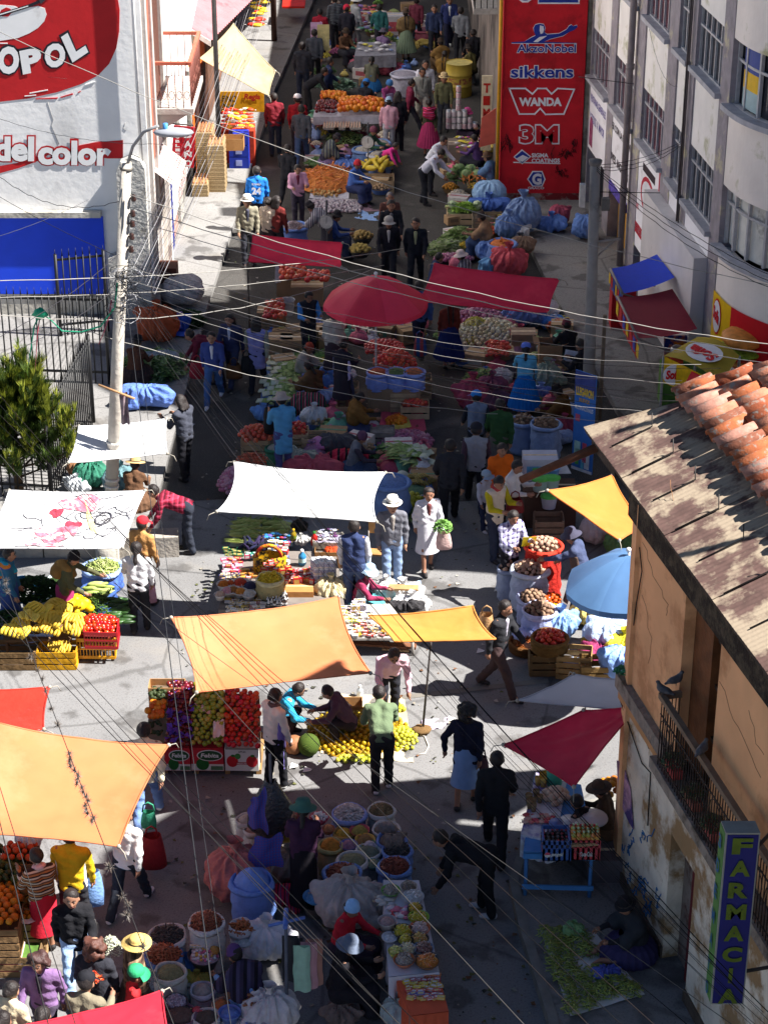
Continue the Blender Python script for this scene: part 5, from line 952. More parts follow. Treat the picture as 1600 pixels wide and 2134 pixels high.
def umbrella(label,u,v,z,rad,drop,cols,base=None,tilt=(0,0),n=8):
 c=G(u,v,z);t=thing('market_umbrella',label,'umbrella',(c.x,c.y,0));ax=Vector((tilt[0],tilt[1],1)).normalized();x=Vector((1,0,0));x=(x-ax*x.dot(ax)).normalized();y=ax.cross(x);b=MB();NS=4;NR=8
 def P(i,j):a=2*PI*i/(n*NS)+.2;r=j/NR;k=(i%NS)/NS;sc=1-.045*math.sin(PI*k)*r;return c+(x*math.cos(a)+y*math.sin(a))*rad*r*sc-ax*(drop*r**1.7+.03*math.sin(PI*k)*r)
 b.v.append(tuple(c));
 for j in range(1,NR+1):b.v+=[tuple(P(i,j))for i in range(n*NS)]
 for j in range(NR):
  for i in range(n*NS):
   i2=(i+1)%(n*NS);mi=(i//NS)%len(cols)
   b.f.append((0,1+i,1+i2)if j==0 else(1+(j-1)*n*NS+i,1+j*n*NS+i,1+j*n*NS+i2,1+(j-1)*n*NS+i2));b.m.append(mi);b.s.append(True)
 b.build('canopy',[M(q,.55,.05,3,.05,trans=.3,spec=.3)for q in cols],t)
 b=MB()
 for i in range(n*NS):
  p,q=P(i,NR),P(i+1,NR);b.add([p,q,q-ax*.09,p-ax*.09],[(0,1,2,3)],(i//NS)%len(cols))
 b.build('valance',[M(q,.55,.05,3,.05,trans=.3,spec=.3)for q in cols],t)
 b=MB();b.bar(c-ax*(z*1.0/ax.z),c+ax*.08,.02,8);b.build('pole',M('b9b6b4',.4,.1),t)
 b=MB();b.ball(c+ax*.08,.04,8);b.build('finial',M('d0ccc8',.5),t)
 b=MB()
 for i in range(n):b.bar(P(i*NS,NR)-ax*.01,c-ax*.04,.007,4)
 b.build('rib',M('6a6866',.5),t)
umbrella('large red market umbrella over the tomatoes',783,578,2.55,1.03,.5,['fa2844','ea2038'])
umbrella('faded blue market umbrella beside the orange house',1310,1156,2.5,.98,.42,['4a74a8','42699c'],tilt=(-.12,.02))
# goods
U=random.uniform;LIFT=.95
def unit(kind):
 b=MB()
 if kind=='ball':b.ball((0,0,0),1,9,0,.03,6)
 elif kind=='apple':b.ball((0,0,0),(1,1,.92),10,0,.03,6);b.bar((0,0,.8),(.1,0,1.15),.07,4,1)
 elif kind=='lump':b.ball((0,0,0),(1.2,.9,.85),8,0,.16,5)
 elif kind=='onion':b.ball((0,0,0),(1,1,.9),9,0,.04,6);b.tube([(0,0,.75),(.05,0,1.3)],.22,5,0,True,.05)
 elif kind=='egg':b.ball((0,0,0),(.78,.78,1),8,0,0,6)
 elif kind=='long':b.ball((0,0,0),(2.6,.75,.75),9,0,.06,8)
 elif kind=='carrot':b.tube([(-2.6,0,0),(-2.3,0,0),(0,.05,.05),(2.6,0,0)],.62,6,0,True,.12)
 elif kind=='avo':b.tube([(-1.3,0,0),(-.9,0,0),(-.1,0,0),(.9,0,0),(1.5,0,0)],.8,8,0,True,.5);b.ball((-.5,0,0),1,8)
 elif kind=='banana':
  for k in range(6):
   a=(k-2.5)*.24;b.tube([(math.sin(a)*.25,0,.1),(math.sin(a)*1.0,.25+.04*k,.32),(math.sin(a)*1.9,.6,.26),(math.sin(a)*2.3,1.25+.1*math.cos(a),.0),(math.sin(a)*2.2,1.75,-.25)],.29,6,0,True,.2)
  b.bar((0,-.3,.15),(0,.12,.15),.16,6,1)
 elif kind=='leek':
  for k in range(5):
   x=(k-2)*.32;b.tube([(x,-1.9,.15),(x*.9,-.6,.25)],.17,6,0,True,.14);b.tube([(x*.9,-.6,.25),(x*1.3+U(-.2,.2),.5,.3)],.15,5,1,True,.12)
   for _ in range(3):d=x*1.5+U(-.6,.6);m_=U(.1,.5);b.add([(x-.14,.3,.28),(x+.14,.3,.28),(x*1.4+d*.4+.16,1.3,.35+m_*.3),(x*1.4+d*.4-.16,1.3,.35+m_*.3),(x*1.4+d*.7,2.2+U(-.3,.3),m_*.2)],[(0,1,2,3),(3,2,4)],1)
 elif kind=='corn':
  b.ball((0,0,0),(.42,1.6,.42),8,0,.05,7)
  for a in(-.5,0,.5,1.1,-1.1):b.add([(.35*math.sin(a),-1.2,.3*math.cos(a)),(.55*math.sin(a)+.15,-.2,.45*math.cos(a)),(.5*math.sin(a),2.2,.2*math.cos(a)),(.5*math.sin(a)-.2,-.2,.45*math.cos(a))],[(0,1,2,3)],1)
 elif kind=='cabbage':
  b.ball((0,0,0),1,10,0,.06,7)
  for k in range(9):a=k*.7;c,s_=math.cos(a),math.sin(a);b.add([(c*.5-s_*.5,s_*.5+c*.5,-.55),(c*1.15-s_*.45,s_*1.15+c*.45,.1),(c*1.3,s_*1.3,.5),(c*1.15+s_*.45,s_*1.15-c*.45,.1),(c*.5+s_*.5,s_*.5-c*.5,-.55)],[(0,1,2,3,4)],1)
 elif kind=='bottle':b.lathe([(0,0),(1,.02),(1,2.2),(.9,2.6),(.4,3.1),(.38,3.8)],n=9);b.lathe([(.46,3.6),(.46,4.1),(0,4.12)],n=8,mi=1);b.lathe([(1.03,.7),(1.03,1.8)],n=9,mi=2)
 elif kind=='tin':b.lathe([(0,0),(1,.02),(1,2.3),(.9,2.36),(0,2.36)],n=12,mi=1);b.lathe([(1.02,.15),(1.02,2.15)],n=12)
 elif kind=='roll':b.lathe([(.3,0),(1,0),(1,1.9),(.3,1.9),(.3,0)],n=12);b.lathe([(1.02,.4),(1.02,1.5)],n=12,mi=1)
 elif kind=='packet':b.box((0,0,0),(2,1.3,.7));b.box((0,0,.702),(1.4,.7,.02),mi=1);b.box((0,-.65,.1),(1.5,.02,.45),mi=1)
 elif kind=='pouch':b.ball((0,0,.3),(1,.7,.35),8,0,.05,4);b.add([(-1,-.1,.3),(-1.35,-.35,.32),(-1.35,.35,.28),(1.35,-.35,.3),(1.35,.35,.33),(1,.1,.3)],[(0,1,2),(5,3,4)],1)
 elif kind=='glass':b.lathe([(0,0),(.7,0),(1,2.6)],n=10);b.lathe([(0,2.1),(.93,2.1)],n=10,mi=1);
 elif kind=='sock':b.tube([(-1.6,0,.2),(-.4,.1,.3),(.7,0,.25),(1.5,.5,.2)],.38,6,0,True,.3)
 elif kind=='tied_bag':
  n=18
  for k,(r,z)in enumerate(((.7,0),(1,.25),(.98,.6),(.7,1.),(.25,1.25),(.16,1.35),(.34,1.6))):b.v+=[((r*(1+.12*math.sin(5*a+k)+.09*(a*9%2-1)*(k>2)))*math.cos(a),r*(1+.12*math.cos(4*a-k))*math.sin(a),z)for a in[2*PI*j/n for j in range(n)]]
  for k in range(6):
   for j in range(n):b.f.append((k*n+j,k*n+(j+1)%n,(k+1)*n+(j+1)%n,(k+1)*n+j));b.m.append(0);b.s.append(True)
 elif kind=='basket':
  b.lathe([(.7,0),(1,.5),(1.04,.55),(.95,.5)],n=14)
  for p in dome(Vector((0,0,.5)),.85,.45,26):b.ball(p,.17,6,1,.1,4)
 elif kind=='carton':b.box((0,0,0),(2,1.5,1.2));b.box((0,0,1.2),(1.98,.2,.02),mi=1);b.box((0,-.752,.4),(1.2,.01,.5),mi=1)
 return b
_U={}
def umesh(kind,mats):
 key=(kind,tuple(m.name for m in mats))
 if key not in _U:
  me=unit(kind).mesh(kind);[me.materials.append(m)for m in mats];_U[key]=me
 return _U[key]
def items(name,label,cat,group,spots,kind,matsets,r,jr=.12,flat=None,squash=1.):
 for p in spots:
  me=umesh(kind,random.choice(matsets));o=bpy.data.objects.new(name,me);COL.objects.link(o);o.location=p;s=r*U(1-jr*1.5,1+jr*1.3);o.scale=(s,s,s*squash)
  if flat is None:o.rotation_euler=(U(-.7,.7),U(-.7,.7),U(0,6.3))
  else:o.rotation_euler=(U(-flat[1],flat[1]),U(-flat[1],flat[1]),(flat[0]if flat[0]is not None else U(0,6.3))+U(-flat[2],flat[2]))
  o['label']=label;o['category']=cat
  if group:o['group']=group
def quad(cs):c=[G(*q)for q in cs];return lambda s,t:c[0].lerp(c[1],s).lerp(c[3].lerp(c[2],s),t)
def surf(cs,nu,nv,lift=0.,bulge=0.,j=.25):
 f=quad(cs);out=[]
 for b_ in range(nv):
  for a in range(nu):
   s=min(1,max(0,(a+.5+.5*(b_%2)*.9-.2+U(-j,j))/nu));t=min(1,max(0,(b_+.5+U(-j,j))/nv));p=f(s,t);out.append(p+Vector((0,0,lift+bulge*(1-(2*s-1)**4)*(1-(2*t-1)**4)+U(0,.012))))
 return out
def dome(c,R_,h,n,e=1.):
 out=[];ga=PI*(3-math.sqrt(5))
 for i in range(n):r=math.sqrt((i+.5)/n);a=i*ga;out.append(Vector((c.x+R_*r*math.cos(a),c.y+R_*e*r*math.sin(a),c.z+h*(1-r*r)+U(-.006,.01))))
 return out
def mound(name,c,R_,h,m,label,e=1.,n=18,kind='stuff'):
 b=MB();b.lathe([(R_,0),(R_*.8,h*.36),(R_*.55,h*.7),(R_*.28,h*.92),(0.001,h)],c,n,0,.05,(1,e));o=b.build(name,m);tag(o,label,None,None,kind);return o
def sliver(L=.05,r=.008,bend=.3):b=MB();b.tube([(-L,0,0),(0,L*bend,L*.1),(L,0,0)],r,4,0,True,r*.4);return b
def strew(name,label,c,R_,h,n,tmpl,mats,sc=(.7,1.3),e=1.,flatz=1.,parent=None):
 pl=[]
 for p in dome(c,R_,h,n,e):pl.append((p[:],U(*sc),np.array(rotm(None,.9)),random.randrange(len(mats))))
 t=dict(label=label,kind='stuff')if parent is None else dict(kind='stuff')
 return litter(name,tmpl,pl,mats,parent,**t)
def strewq(name,label,cs,n,tmpl,mats,lift=.02,sc=(.7,1.3),bulge=0.,tilt=.6,f=None):
 f=f or quad(cs);pl=[]
 for _ in range(n):s,t=U(0,1),U(0,1);p=f(s,t);pl.append(((p+Vector((0,0,lift+U(0,.03)+bulge*(1-(2*s-1)**2)*(1-(2*t-1)**2))))[:],U(*sc),np.array(rotm(None,tilt)),random.randrange(len(mats))))
 return litter(name,tmpl,pl,mats,None,label=label,kind='stuff')
FAB={}
def sack(u,v,r,h,col,label,fill='3a2a20',fh=.08,z0=0.,rim=None,name='sack',group=None,wob=.05,fillm=None,roll=.035):
 """(u, v) the middle of its open mouth; returns the mouth centre"""
 c=G(u,v,z0+h);t=thing(name,label,'sack',(c.x,c.y,z0),group);m=M(col,.85,.12,7,.5,spec=.15)
 b=MB();b.lathe([(0,0),(r*.95,0),(r*1.1,h*.1),(r*1.02,h*.2),(r*1.16,h*.35),(r*1.06,h*.5),(r*1.12,h*.65),(r*1.02,h*.8),(r*1.02,h*.97)],(c.x,c.y,z0),22,0,wob);b.build('sack_body',m,t)
 b=MB();b.lathe([(r*1.0,-.02),(r*1.12,-roll*1.2),(r*1.17,-roll*.2),(r*1.11,roll*.8),(r*1.0,roll*.9),(r*.93,0),(r*.9,-.05)],c,22,0,wob*.9);b.build('rolled_rim',M(rim or col,.85,.12,9,.5,spec=.15),t)
 b=MB();b.lathe([(r*.97,-.03),(r*.8,fh*.3),(r*.5,fh*.72),(r*.2,fh*.96),(.001,fh)],c,20,0,.03);b.build('filling',fillm or M(fill,.95,.22,24,.6),t)
 return c
def chillies(c,r,cols,label,n=170,L=.045,h=.09,w=.009):return strew('dried_chillies',label,c,r*.95,h,n,sliver(L,w,.35),[M(q,.5,.25,20,spec=.4)for q in cols])
def bits(c,r,cols,label,n=200,q=.016,h=.08,name='dried_goods'):b=MB();b.ball((0,0,0),(q,q*.8,q*.65),6,0,.15,4);return strew(name,label,c,r*.95,h,n,b,[M(x,.8,.2,20)for x in cols])
def leaves(c,r,cols,label,n=160,L=.06,h=.12,name='leafy_greens',e=1.):b=MB();b.add([(-L,0,0),(-L*.2,-L*.45,L*.15),(L,0,-L*.1),(-L*.2,L*.45,L*.15)],[(0,1,2),(0,2,3)]);return strew(name,label,c,r,h,n,b,[M(x,.7,.25,15,trans=.2)for x in cols],(.6,1.4),e)
def basin(u,v,z,r,col,label,name='bowl',fill=None,fh=.03,dp=.07):
 c=G(u,v,z);t=thing(name,label,'bowl',(c.x,c.y,z-dp));b=MB();b.lathe([(0,-dp),(r*.68,-dp),(r,0),(r*1.06,.005),(r*1.0,-.012),(r*.62,-dp+.015)],c,20);b.build('shell',M(col,.35,.05,4,spec=.5),t)
 b=MB();b.lathe([(r*.9,-.03),(r*.55,fh*.6),(.001,fh)],c,16,0,.05);b.build('filling',M(fill or col,.8,.25,30,.6),t);return c
WOOD=('8a6a44','7a5a38','99784e','6e5434')
def crate(u,v,w,d,h,label,z0=0.,rz=0.,col=None,fill=None,name='wooden_crate',at='top',group=None,c=None):
 c=c or G(u,v,z0+h);c=Vector((c.x,c.y,z0));t=thing(name,label,'crate',c,group);m=M(col or random.choice(WOOD),.9,.2,5,.25);ca,sa=math.cos(rz),math.sin(rz)
 W=lambda x,y,z:(c.x+x*ca-y*sa,c.y+x*sa+y*ca,z0+z)
 b=MB();n=max(2,int(h/.1));sh=h/n*.78;th=.012
 for k in range(n):
  z=h*k/n+.008
  b.box(W(0,-d/2,z),(w,th,sh),rz);b.box(W(0,d/2,z),(w,th,sh),rz);b.box(W(-w/2,0,z),(th,d-.03,sh),rz);b.box(W(w/2,0,z),(th,d-.03,sh),rz)
 b.build('slats',m,t);b=MB()
 for x in(-1,1):
  for y in(-1,1):b.box(W(x*(w/2-.022),y*(d/2-.022),0),(.03,.03,h),rz)
 b.build('corner_posts',m,t);b=MB();b.box(W(0,0,.01 if fill is None else h*.8),(w-.03,d-.03,.012),rz);b.build('floor' if fill is None else 'lining',M(fill or '3a2c1e',.95,.3,12),t);return c+Vector((0,0,h))
def carton(u,v,w,d,h,label,col='a87c4e',z0=0.,rz=0.,open_=False,name='cardboard_box',c=None,band=None,group=None,flap=0):
 c=c or G(u,v,z0+h);c=Vector((c.x,c.y,z0));t=thing(name,label,'box',c,group);m=M(col,.9,.1,4,.1);ca,sa=math.cos(rz),math.sin(rz);W=lambda x,y,z:(c.x+x*ca-y*sa,c.y+x*sa+y*ca,z0+z)
 b=MB()
 if open_:
  for x,y,a,e in((0,-d/2,w,.01),(0,d/2,w,.01),(-w/2,0,.01,d-.012),(w/2,0,.01,d-.012)):b.box(W(x,y,0),(a,e,h),rz)
  b.box(W(0,0,.005),(w-.014,d-.014,.01),rz)
 else:b.box(c,(w,d,h),rz)
 b.build('box_body',m,t)
 if flap:
  b=MB();
  for sx in(-1,1):b.add([W(sx*w/2,-d/2,h),W(sx*w/2,d/2,h),W(sx*(w/2+.12),d/2,h+.05),W(sx*(w/2+.12),-d/2,h+.05)],[(0,1,2,3)])
  b.build('flap',m,t)
 elif not open_:b=MB();b.box(W(0,0,h),(w*.99,.05,.003),rz);b.build('tape',M('c8a878',.4),t)
 if band:b=MB();b.box(W(0,-d/2-.003,h*.2),(w*.8,.004,h*.5),rz);b.build('printed_panel',M(band,.7,.2,12),t)
 return t
def board(name,label,cat,cs,th,m,n=(10,8),wob=.0,group=None,hang=0.):
 f=quad(cs);b=MB();ph=U(0,6);b.grid(lambda s,t:f(s,t)+Vector((0,0,.01+wob*(math.sin(7*s+ph)*math.sin(6*t+ph)+.5*math.sin(17*s+9*t)))),*n)
 if th:pts=[f(0,0),f(1,0),f(1,1),f(0,1)];b.prism([p-Vector((0,0,th))for p in pts],(0,0,th))
 if hang:
  for(a,c)in(((0,1),(1,1)),((1,0),(1,1)),((0,0),(0,1))):b.grid(lambda s,t:f(a[0]+(c[0]-a[0])*s,a[1]+(c[1]-a[1])*s)+Vector((.03*math.sin(s*22)*t,-.03*math.sin(s*25)*t,.01-hang*t)),24,3)
 o=b.build(name,m);return tag(o,label,cat,group)
def table(name,label,cs,m,leg=True,th=.04,hang=0.,z0=0.):
 t=thing(name,label,'table',G(*cs[3])*1);t.location=(t.location.x,t.location.y,z0);f=quad(cs);b=MB();pts=[f(0,0),f(1,0),f(1,1),f(0,1)];b.prism([p-Vector((0,0,th))for p in pts],(0,0,th));b.build('top',m,t)
 for s in(.04,.96):
  for q in(.05,.95):p=f(s,q);b=MB();b.bar((p.x,p.y,z0),(p.x,p.y,p.z-th),.025,6);b.build('leg',m if not hang else M('5a4632',.9),t)
 if hang:
  b=MB()
  for(a,c)in(((0,1),(1,1)),((1,0),(1,1)),((0,0),(0,1))):b.grid(lambda s,q:f(a[0]+(c[0]-a[0])*s,a[1]+(c[1]-a[1])*s)+Vector((.025*math.sin(s*22)*q,-.01-.03*q-.02*math.sin(s*25)*q,.004-hang*q)),30,3)
  b.grid(lambda s,q:f(s,q)+Vector((0,0,.006)),8,8);b.build('cloth',m,t)
 return f
def bundle(u,v,r,col,label,z0=0.,ax=(1,.8,.8),name='bundle',tie=True,rz=0.,mat=None,cat='bundle',knot=None):
 c=G(u,v,z0+r*ax[2]);t=thing(name,label,cat,(c.x,c.y,z0));m=mat or M(col,.75,.14,7,.5,spec=.25);q=Sdf(.021,.06)
 d=Vector((math.cos(rz),math.sin(rz),0))*r*(ax[0]-ax[2])
 cz=np.array([c.x,c.y,z0+r*ax[2]*.92]);q.cone(cz-np.array(d),cz+np.array(d),r*ax[2]*.86,r*ax[2]*.8)
 for _ in range(7):o=np.array([U(-.8,.8)*r,U(-.6,.6)*r,U(-.5,.5)*r*ax[2]]);q.cone(cz+o,cz+o*U(1.1,1.5),r*U(.25,.5),r*.2)
 me=q.mesh('bundle',[(np.array([0,0,z0]),np.array([0,0,-1.]))],0,.005,U(0,9),(0,0,0),(c.x,c.y,z0,1.7*r*ax[2],.028 if tie else .018));me.transform(Matrix.Translation((-c.x,-c.y,-z0)));nobj('bundle_body',me,m,t)
 if tie:b=MB();k=Vector(cz)+Vector((knot or 0,0,r*ax[2]*.85));b.lathe([(r*.16,0),(r*.1,r*.12),(r*.2,r*.3),(r*.26,r*.42)],k,10,0,.2);b.build('knot',m,t)
 return c
def packs(u0,v0,u1,v1,z,nu,nv,cols,label,group,r=.045,kind='packet',name='packet',rz=0.,jit=.3,sq=1.,lab='b4b0b0'):
 c=quad([(u0,v0,z),(u1,v0,z),(u1,v1,z),(u0,v1,z)]);sp=[]
 for b_ in range(nv):
  for a in range(nu):sp.append(c((a+.5+U(-jit,jit))/nu,(b_+.5+U(-jit,jit))/nv))
 items(name,label,'packet' if kind in('packet','pouch')else name,group,sp,kind,[(M(q,.45,.1,9),M(lab if i%2 else 'a88a4a',.5,.2,15),M('d8d4c8',.6))for i,q in enumerate(cols)],r,.28,(rz,.08,.45),sq)
z5=lambda x,y:(530+x/4.324,700+y/4.324)
z7=lambda x,y:(460+x/3.077,1640+y/3.077)
zA=lambda x,y:(290+x/4.103,1860+y/4.103)
z8=lambda x,y:(440+x/3.2,860+y/3.2)
z9=lambda x,y:(x/3.2,1000+y/3.2)
zK=lambda x,y:(860+x/3.2,860+y/3.2)
zD=lambda x,y:(1000+x/2.667,1440+y/2.667)
z6=lambda x,y:(x/2.988,1420+y/2.988)
zR=lambda x,y:(860+x/3.2,440+y/3.2)
zQ=lambda x,y:(460+x/3.2,440+y/3.2)
zT=lambda x,y:(580+x/3.81,y/3.81)
def Q(f,pts,z):return[(*f(*p),(z if not isinstance(z,(list,tuple))else z[i]))for i,p in enumerate(pts)]
white_p=M('dcdad6',.8,.06,6);STEM=M('3a2c18',.8);GRN=M('4e6a20',.7,.2,9)
# apple stall
zA0,zA1=.53,1.12
colsx=[((343,1558),(399,1560),(350,1426),(404,1426)),((400,1560),(468,1563),(405,1426),(468,1440)),((469,1563),(540,1566),(469,1440),(540,1450))]
t=thing('fruit_stand','tall fruit stand of stacked cartons heaped with plums and apples','stand',G(440,1600));fl,fr,bk,bl2=G(300,1568,.5)+Vector((0,.28,0)),G(541,1566,.5)+Vector((0,.28,0)),G(541,1450,1.05),G(318,1426,1.05)
b=MB();b.add([fl,fr,bk,bl2]+[Vector((p.x,p.y,.12))for p in(fl,fr,bk,bl2)],[(0,1,2,3),(4,5,1,0),(5,6,2,1),(6,7,3,2),(7,4,0,3)]);b.build('carton_stack',M('6b5a4a',.9,.2,5),t)
b=MB();p0=G(345,1616);p1=G(540,1618)
for k in range(3):b.obox(p0+Vector((0,.08+.4*k,.08)),p1-p0,(0,.1,0),(0,0,.025))
for k in range(4):b.obox(p0.lerp(p1,k/3)+Vector((-.04,.05,0)),(.07,0,0),(0,.95,0),(0,0,.08))
b.build('pallet',M('9a7448',.9,.2,6),t)
def printed(px0,px1,label,base,kind):
 a,c=G(px0,1606,.11),G(px1,1607,.11);ht=.385;tt=thing('fruit_carton',label,'box',a.lerp(c,.5));ex=c-a;up=Vector((0,0,ht));n=Vector((0,-1,0))
 b=MB();b.obox(a,ex,(0,.3,0),up);b.build('carton',M(base,.7,.06,4),tt)
 def ov(cx,cy,rx,ry,m,o):b=MB();b.prism([a+ex*(cx+rx*math.cos(k*PI/10))+up*(cy+ry*math.sin(k*PI/10))+n*.001 for k in range(20)],n*o);b.build('print',m,tt)
 def rc_(x0,y0,x1,y1,m,o):b=MB();b.prism([a+ex*x+up*y+n*.001 for x,y in((x0,y0),(x1,y0),(x1,y1),(x0,y1))],n*o);b.build('print',m,tt)
 if kind==0:
  rc_(0,.02,1,.3,M('c8c4bc',.7),.002);ov(.35,.3,.2,.26,M('1e5a24',.7),.004);ov(.58,.68,.4,.24,white_p,.005);ov(.58,.68,.37,.21,M('23482a',.7),.007)
  o=a+ex*.3+up*.6+n*.009;text('Febita',o,ex*.56,up*.18,white_p,tt,'lettering',.03,.15,.001,n);rc_(.6,.05,.98,.22,M('4a6a4a',.8),.004)
 else:
  for cx in(.22,.8):ov(cx,.42,.17,.25,M('b41c24',.6,.15),.004);ov(cx+.02,.66,.06,.05,M('2a6a2a'),.006)
  ov(.38,.64,.09,.12,M('3a7a3a'),.005);text('APPLES',a+ex*.4+up*.8+n*.004,ex*.22,up*.07,M('2a2a2a'),tt,'lettering',.02,0,.001,n);rc_(.32,.28,.68,.38,M('a02028'),.005);text('FRESCAS',a+ex*.36+up*.3+n*.007,ex*.28,up*.06,white_p,tt,'lettering',.02,0,.001,n)
 rc_(.02,.93,.98,1.,M('b8202a',.7)if kind==0 else M('8a8478'),.003)
printed(344,398,'red fruit carton with green oval beneath the plums','b52430',0);printed(400,467,'red fruit carton with green oval beneath the green apples','b52430',0);printed(470,540,'white fruit carton with two painted red apples','d6d2cc',1)
plum=[(M(c,.3,.12,12,spec=.5,rnd=.2),STEM)for c in('5a0e14','6e1418','7e2020','4a0c18')];gap=[(M(c,.3,.12,12,spec=.5,rnd=.2),STEM)for c in('8a9420','9aa038','7f8a1c','a8963c')];rdap=[(M(c,.3,.12,12,spec=.5,rnd=.2),STEM)for c in('b81c10','c42c14','b03018','a81412')]
orm=[(M(c,.5,.1,25,spec=.4,rnd=.15),STEM)for c in('d07010','c86008','d88018')];avm=[(M('1e2c12',.6,.25,20),STEM),(M('2a3416',.6,.25,20),STEM)]
def stand(c,nu,nv,lift=.05):(f0,f1,b0,b1)=c;return surf([(*b0,zA1),(*b1,zA1),(*f1,zA0),(*f0,zA0)],nu,nv,lift,.05)
items('plum','dark red plum in the tall heap beside the avocados','plum','dark red plums on the fruit stand',stand(((348,1557),(399,1560),(352,1427),(404,1427)),6,15),'apple',plum,.040)
items('green_apple','green apple in the middle heap of the fruit stand','apple','green apples on the fruit stand',stand(colsx[1],6,15),'apple',gap,.041)
items('red_apple','red apple in the heap above the white carton','apple','red apples on the fruit stand',stand(colsx[2],6,14),'apple',rdap,.043)
items('orange','orange in the side tray between avocados on the fruit stand','orange','oranges at the side of the fruit stand',surf([(316,1466,.98),(346,1466,.98),(341,1502,.82),(303,1502,.82)],4,4,.04),'ball',orm,.047)
items('avocado','dark avocado at the corner of the fruit stand','avocado','avocados on the fruit stand',surf([(318,1440,1.08),(346,1438,1.08),(346,1462,1.),(312,1464,1.)],3,4,.04)+surf([(305,1506,.8),(340,1506,.8),(338,1540,.68),(305,1540,.68)],3,2,.04),'avo',avm,.036)
for cs,cm,lb in(([(405,1470,.97),(436,1463,.97),(460,1480,.93),(430,1490,.93)],'d8b8b0','crumpled pink paper lying over the green apples'),([(445,1505,.86),(468,1500,.86),(468,1535,.76),(444,1538,.76)],'d8ccc8','white tissue paper tucked in the green apples')):board('tissue_paper',lb,'paper',cs,0,M(cm,.9,.1,9),(9,7),.03)
strewq('purple_tissue','purple tissue paper showing between the plums',[(350,1430,1.1),(404,1430,1.1),(399,1556,.62),(346,1556,.62)],70,unit('sock')if 0 else(lambda b:(b.add([(-.05,-.03,0),(.05,-.02,.02),(.03,.04,0),(-.04,.03,.03)],[(0,1,2,3)]),b)[1])(MB()),[M('5a3a9a',.8,.2,9)],.045)
carton(348,1424,.5,.25,.3,'open brown carton behind the plum heap',z0=.85,open_=True)
# banana and vegetable stall
t=table('plank_stall','low plank stall on crates carrying bananas at the left edge',[(8,1295,.42),(150,1285,.42),(150,1330,.38),(8,1335,.38)],M('6e5236',.9,.2,4))
crate(28,1345,.75,.4,.33,'weathered crate under the banana heap at the left edge');crate(120,1345,.6,.38,.33,'yellow slatted crate under the banana heap',col='c08a10')
board('blue_cloth','pale blue plastic cloth hanging under the bananas','cloth',[(20,1320,.42),(110,1322,.42),(115,1338,.3),(18,1338,.3)],0,M('8fa4cc',.6,.1,8),(12,4),.02)
ban=[(M(c,.5,.14,14,spec=.35),M('3a2c14'))for c in('dcb838','e4c450','cfa830','bf9a2c')]
items('banana_bunch','bunch of bananas in the heap at the left edge','banana','bananas on the plank stall',surf([(60,1268,.62),(160,1272,.62),(170,1325,.46),(15,1325,.46)],5,5,.05,.14),'banana',ban,.11,.15,(PI,.35,.9))
items('banana_bunch','bunch of bananas hanging over the yellow crate front','banana','bananas hanging over the crate',[G(118,1340,.36),G(128,1346,.34),G(138,1338,.36)],'banana',ban,.085,.1,(PI,.5,.4))
leaves(G(75,1236,.5),.42,['16280e','1e3614','274418'],'dark leafy greens heaped behind the bananas',520,.075,.25,e=.8);leaves(G(18,1300,.4),.3,['1c3012','2a4a1c'],'green leaves at the left frame edge',160,.07,.2)
b=MB();q=G(50,1240,.3);b.lathe([(.3,0),(.42,.12),(.36,.16)],q,18,0,.08);b.build('blue_sack_edge',M('2a6a94',.8),label='blue sack holding the dark leafy greens',cat='sack')
sq=[(M(c,.5,.1,9),STEM)for c in('d8a808','e0b818','d09010')]
items('squash','yellow squash piece beside the bananas','squash','yellow squash pieces',dome(G(150,1266,.48),.3,.14,15,.8),'lump',sq,.085,.25)
strewq('string_beans','tangled heap of green beans by the squash',[(180,1246,.45),(226,1248,.45),(228,1284,.38),(180,1284,.38)],240,sliver(.09,.008,.25),[M('3a5a1c',.7),M('55742a',.7),M('2c4816',.7)],.0,(.7,1.3),.16)
items('cucumber','dark green cucumber in the row behind the tomato crates','cucumber','cucumbers by the tomato crates',surf([(228,1248,.5),(268,1250,.45),(272,1306,.3),(232,1306,.3)],3,8,.03),'long',[(M('1e3a14',.4,.3,14,spec=.4),STEM),(M('2f5420',.4,.3,14,spec=.4),STEM)],.045,.15,(.3,.1,.3))
c=sack(205,1232,.26,.42,'36508c','dark blue sack of pale zucchini','4a5a2a');items('zucchini','pale green zucchini on the dark blue sack','zucchini','zucchini on the blue sack',dome(c,.22,.1,14),'long',[(M('8a9a4a',.5,.15,9),STEM),(M('a0aa60',.5,.15,9),STEM)],.045,.12,(.2,.1,.3))
c=sack(214,1184,.3,.36,'4a68b4','blue plastic bag opened over broad bean pods','7a8a4a',rim='8fa8dc');strew('bean_pods','pale bean pods heaped in the blue plastic bag',c,.27,.1,130,sliver(.07,.014,.2),[M('9aa858',.7),M('b4bc78',.7)])
c=sack(120,1215,.22,.3,'a8b4b8','clear plastic bag of green herbs','2a4018')
ctm=[(M(c,.25,.08,9,spec=.5,rnd=.12),GRN)for c in('c42810','d03c14','b82010')]
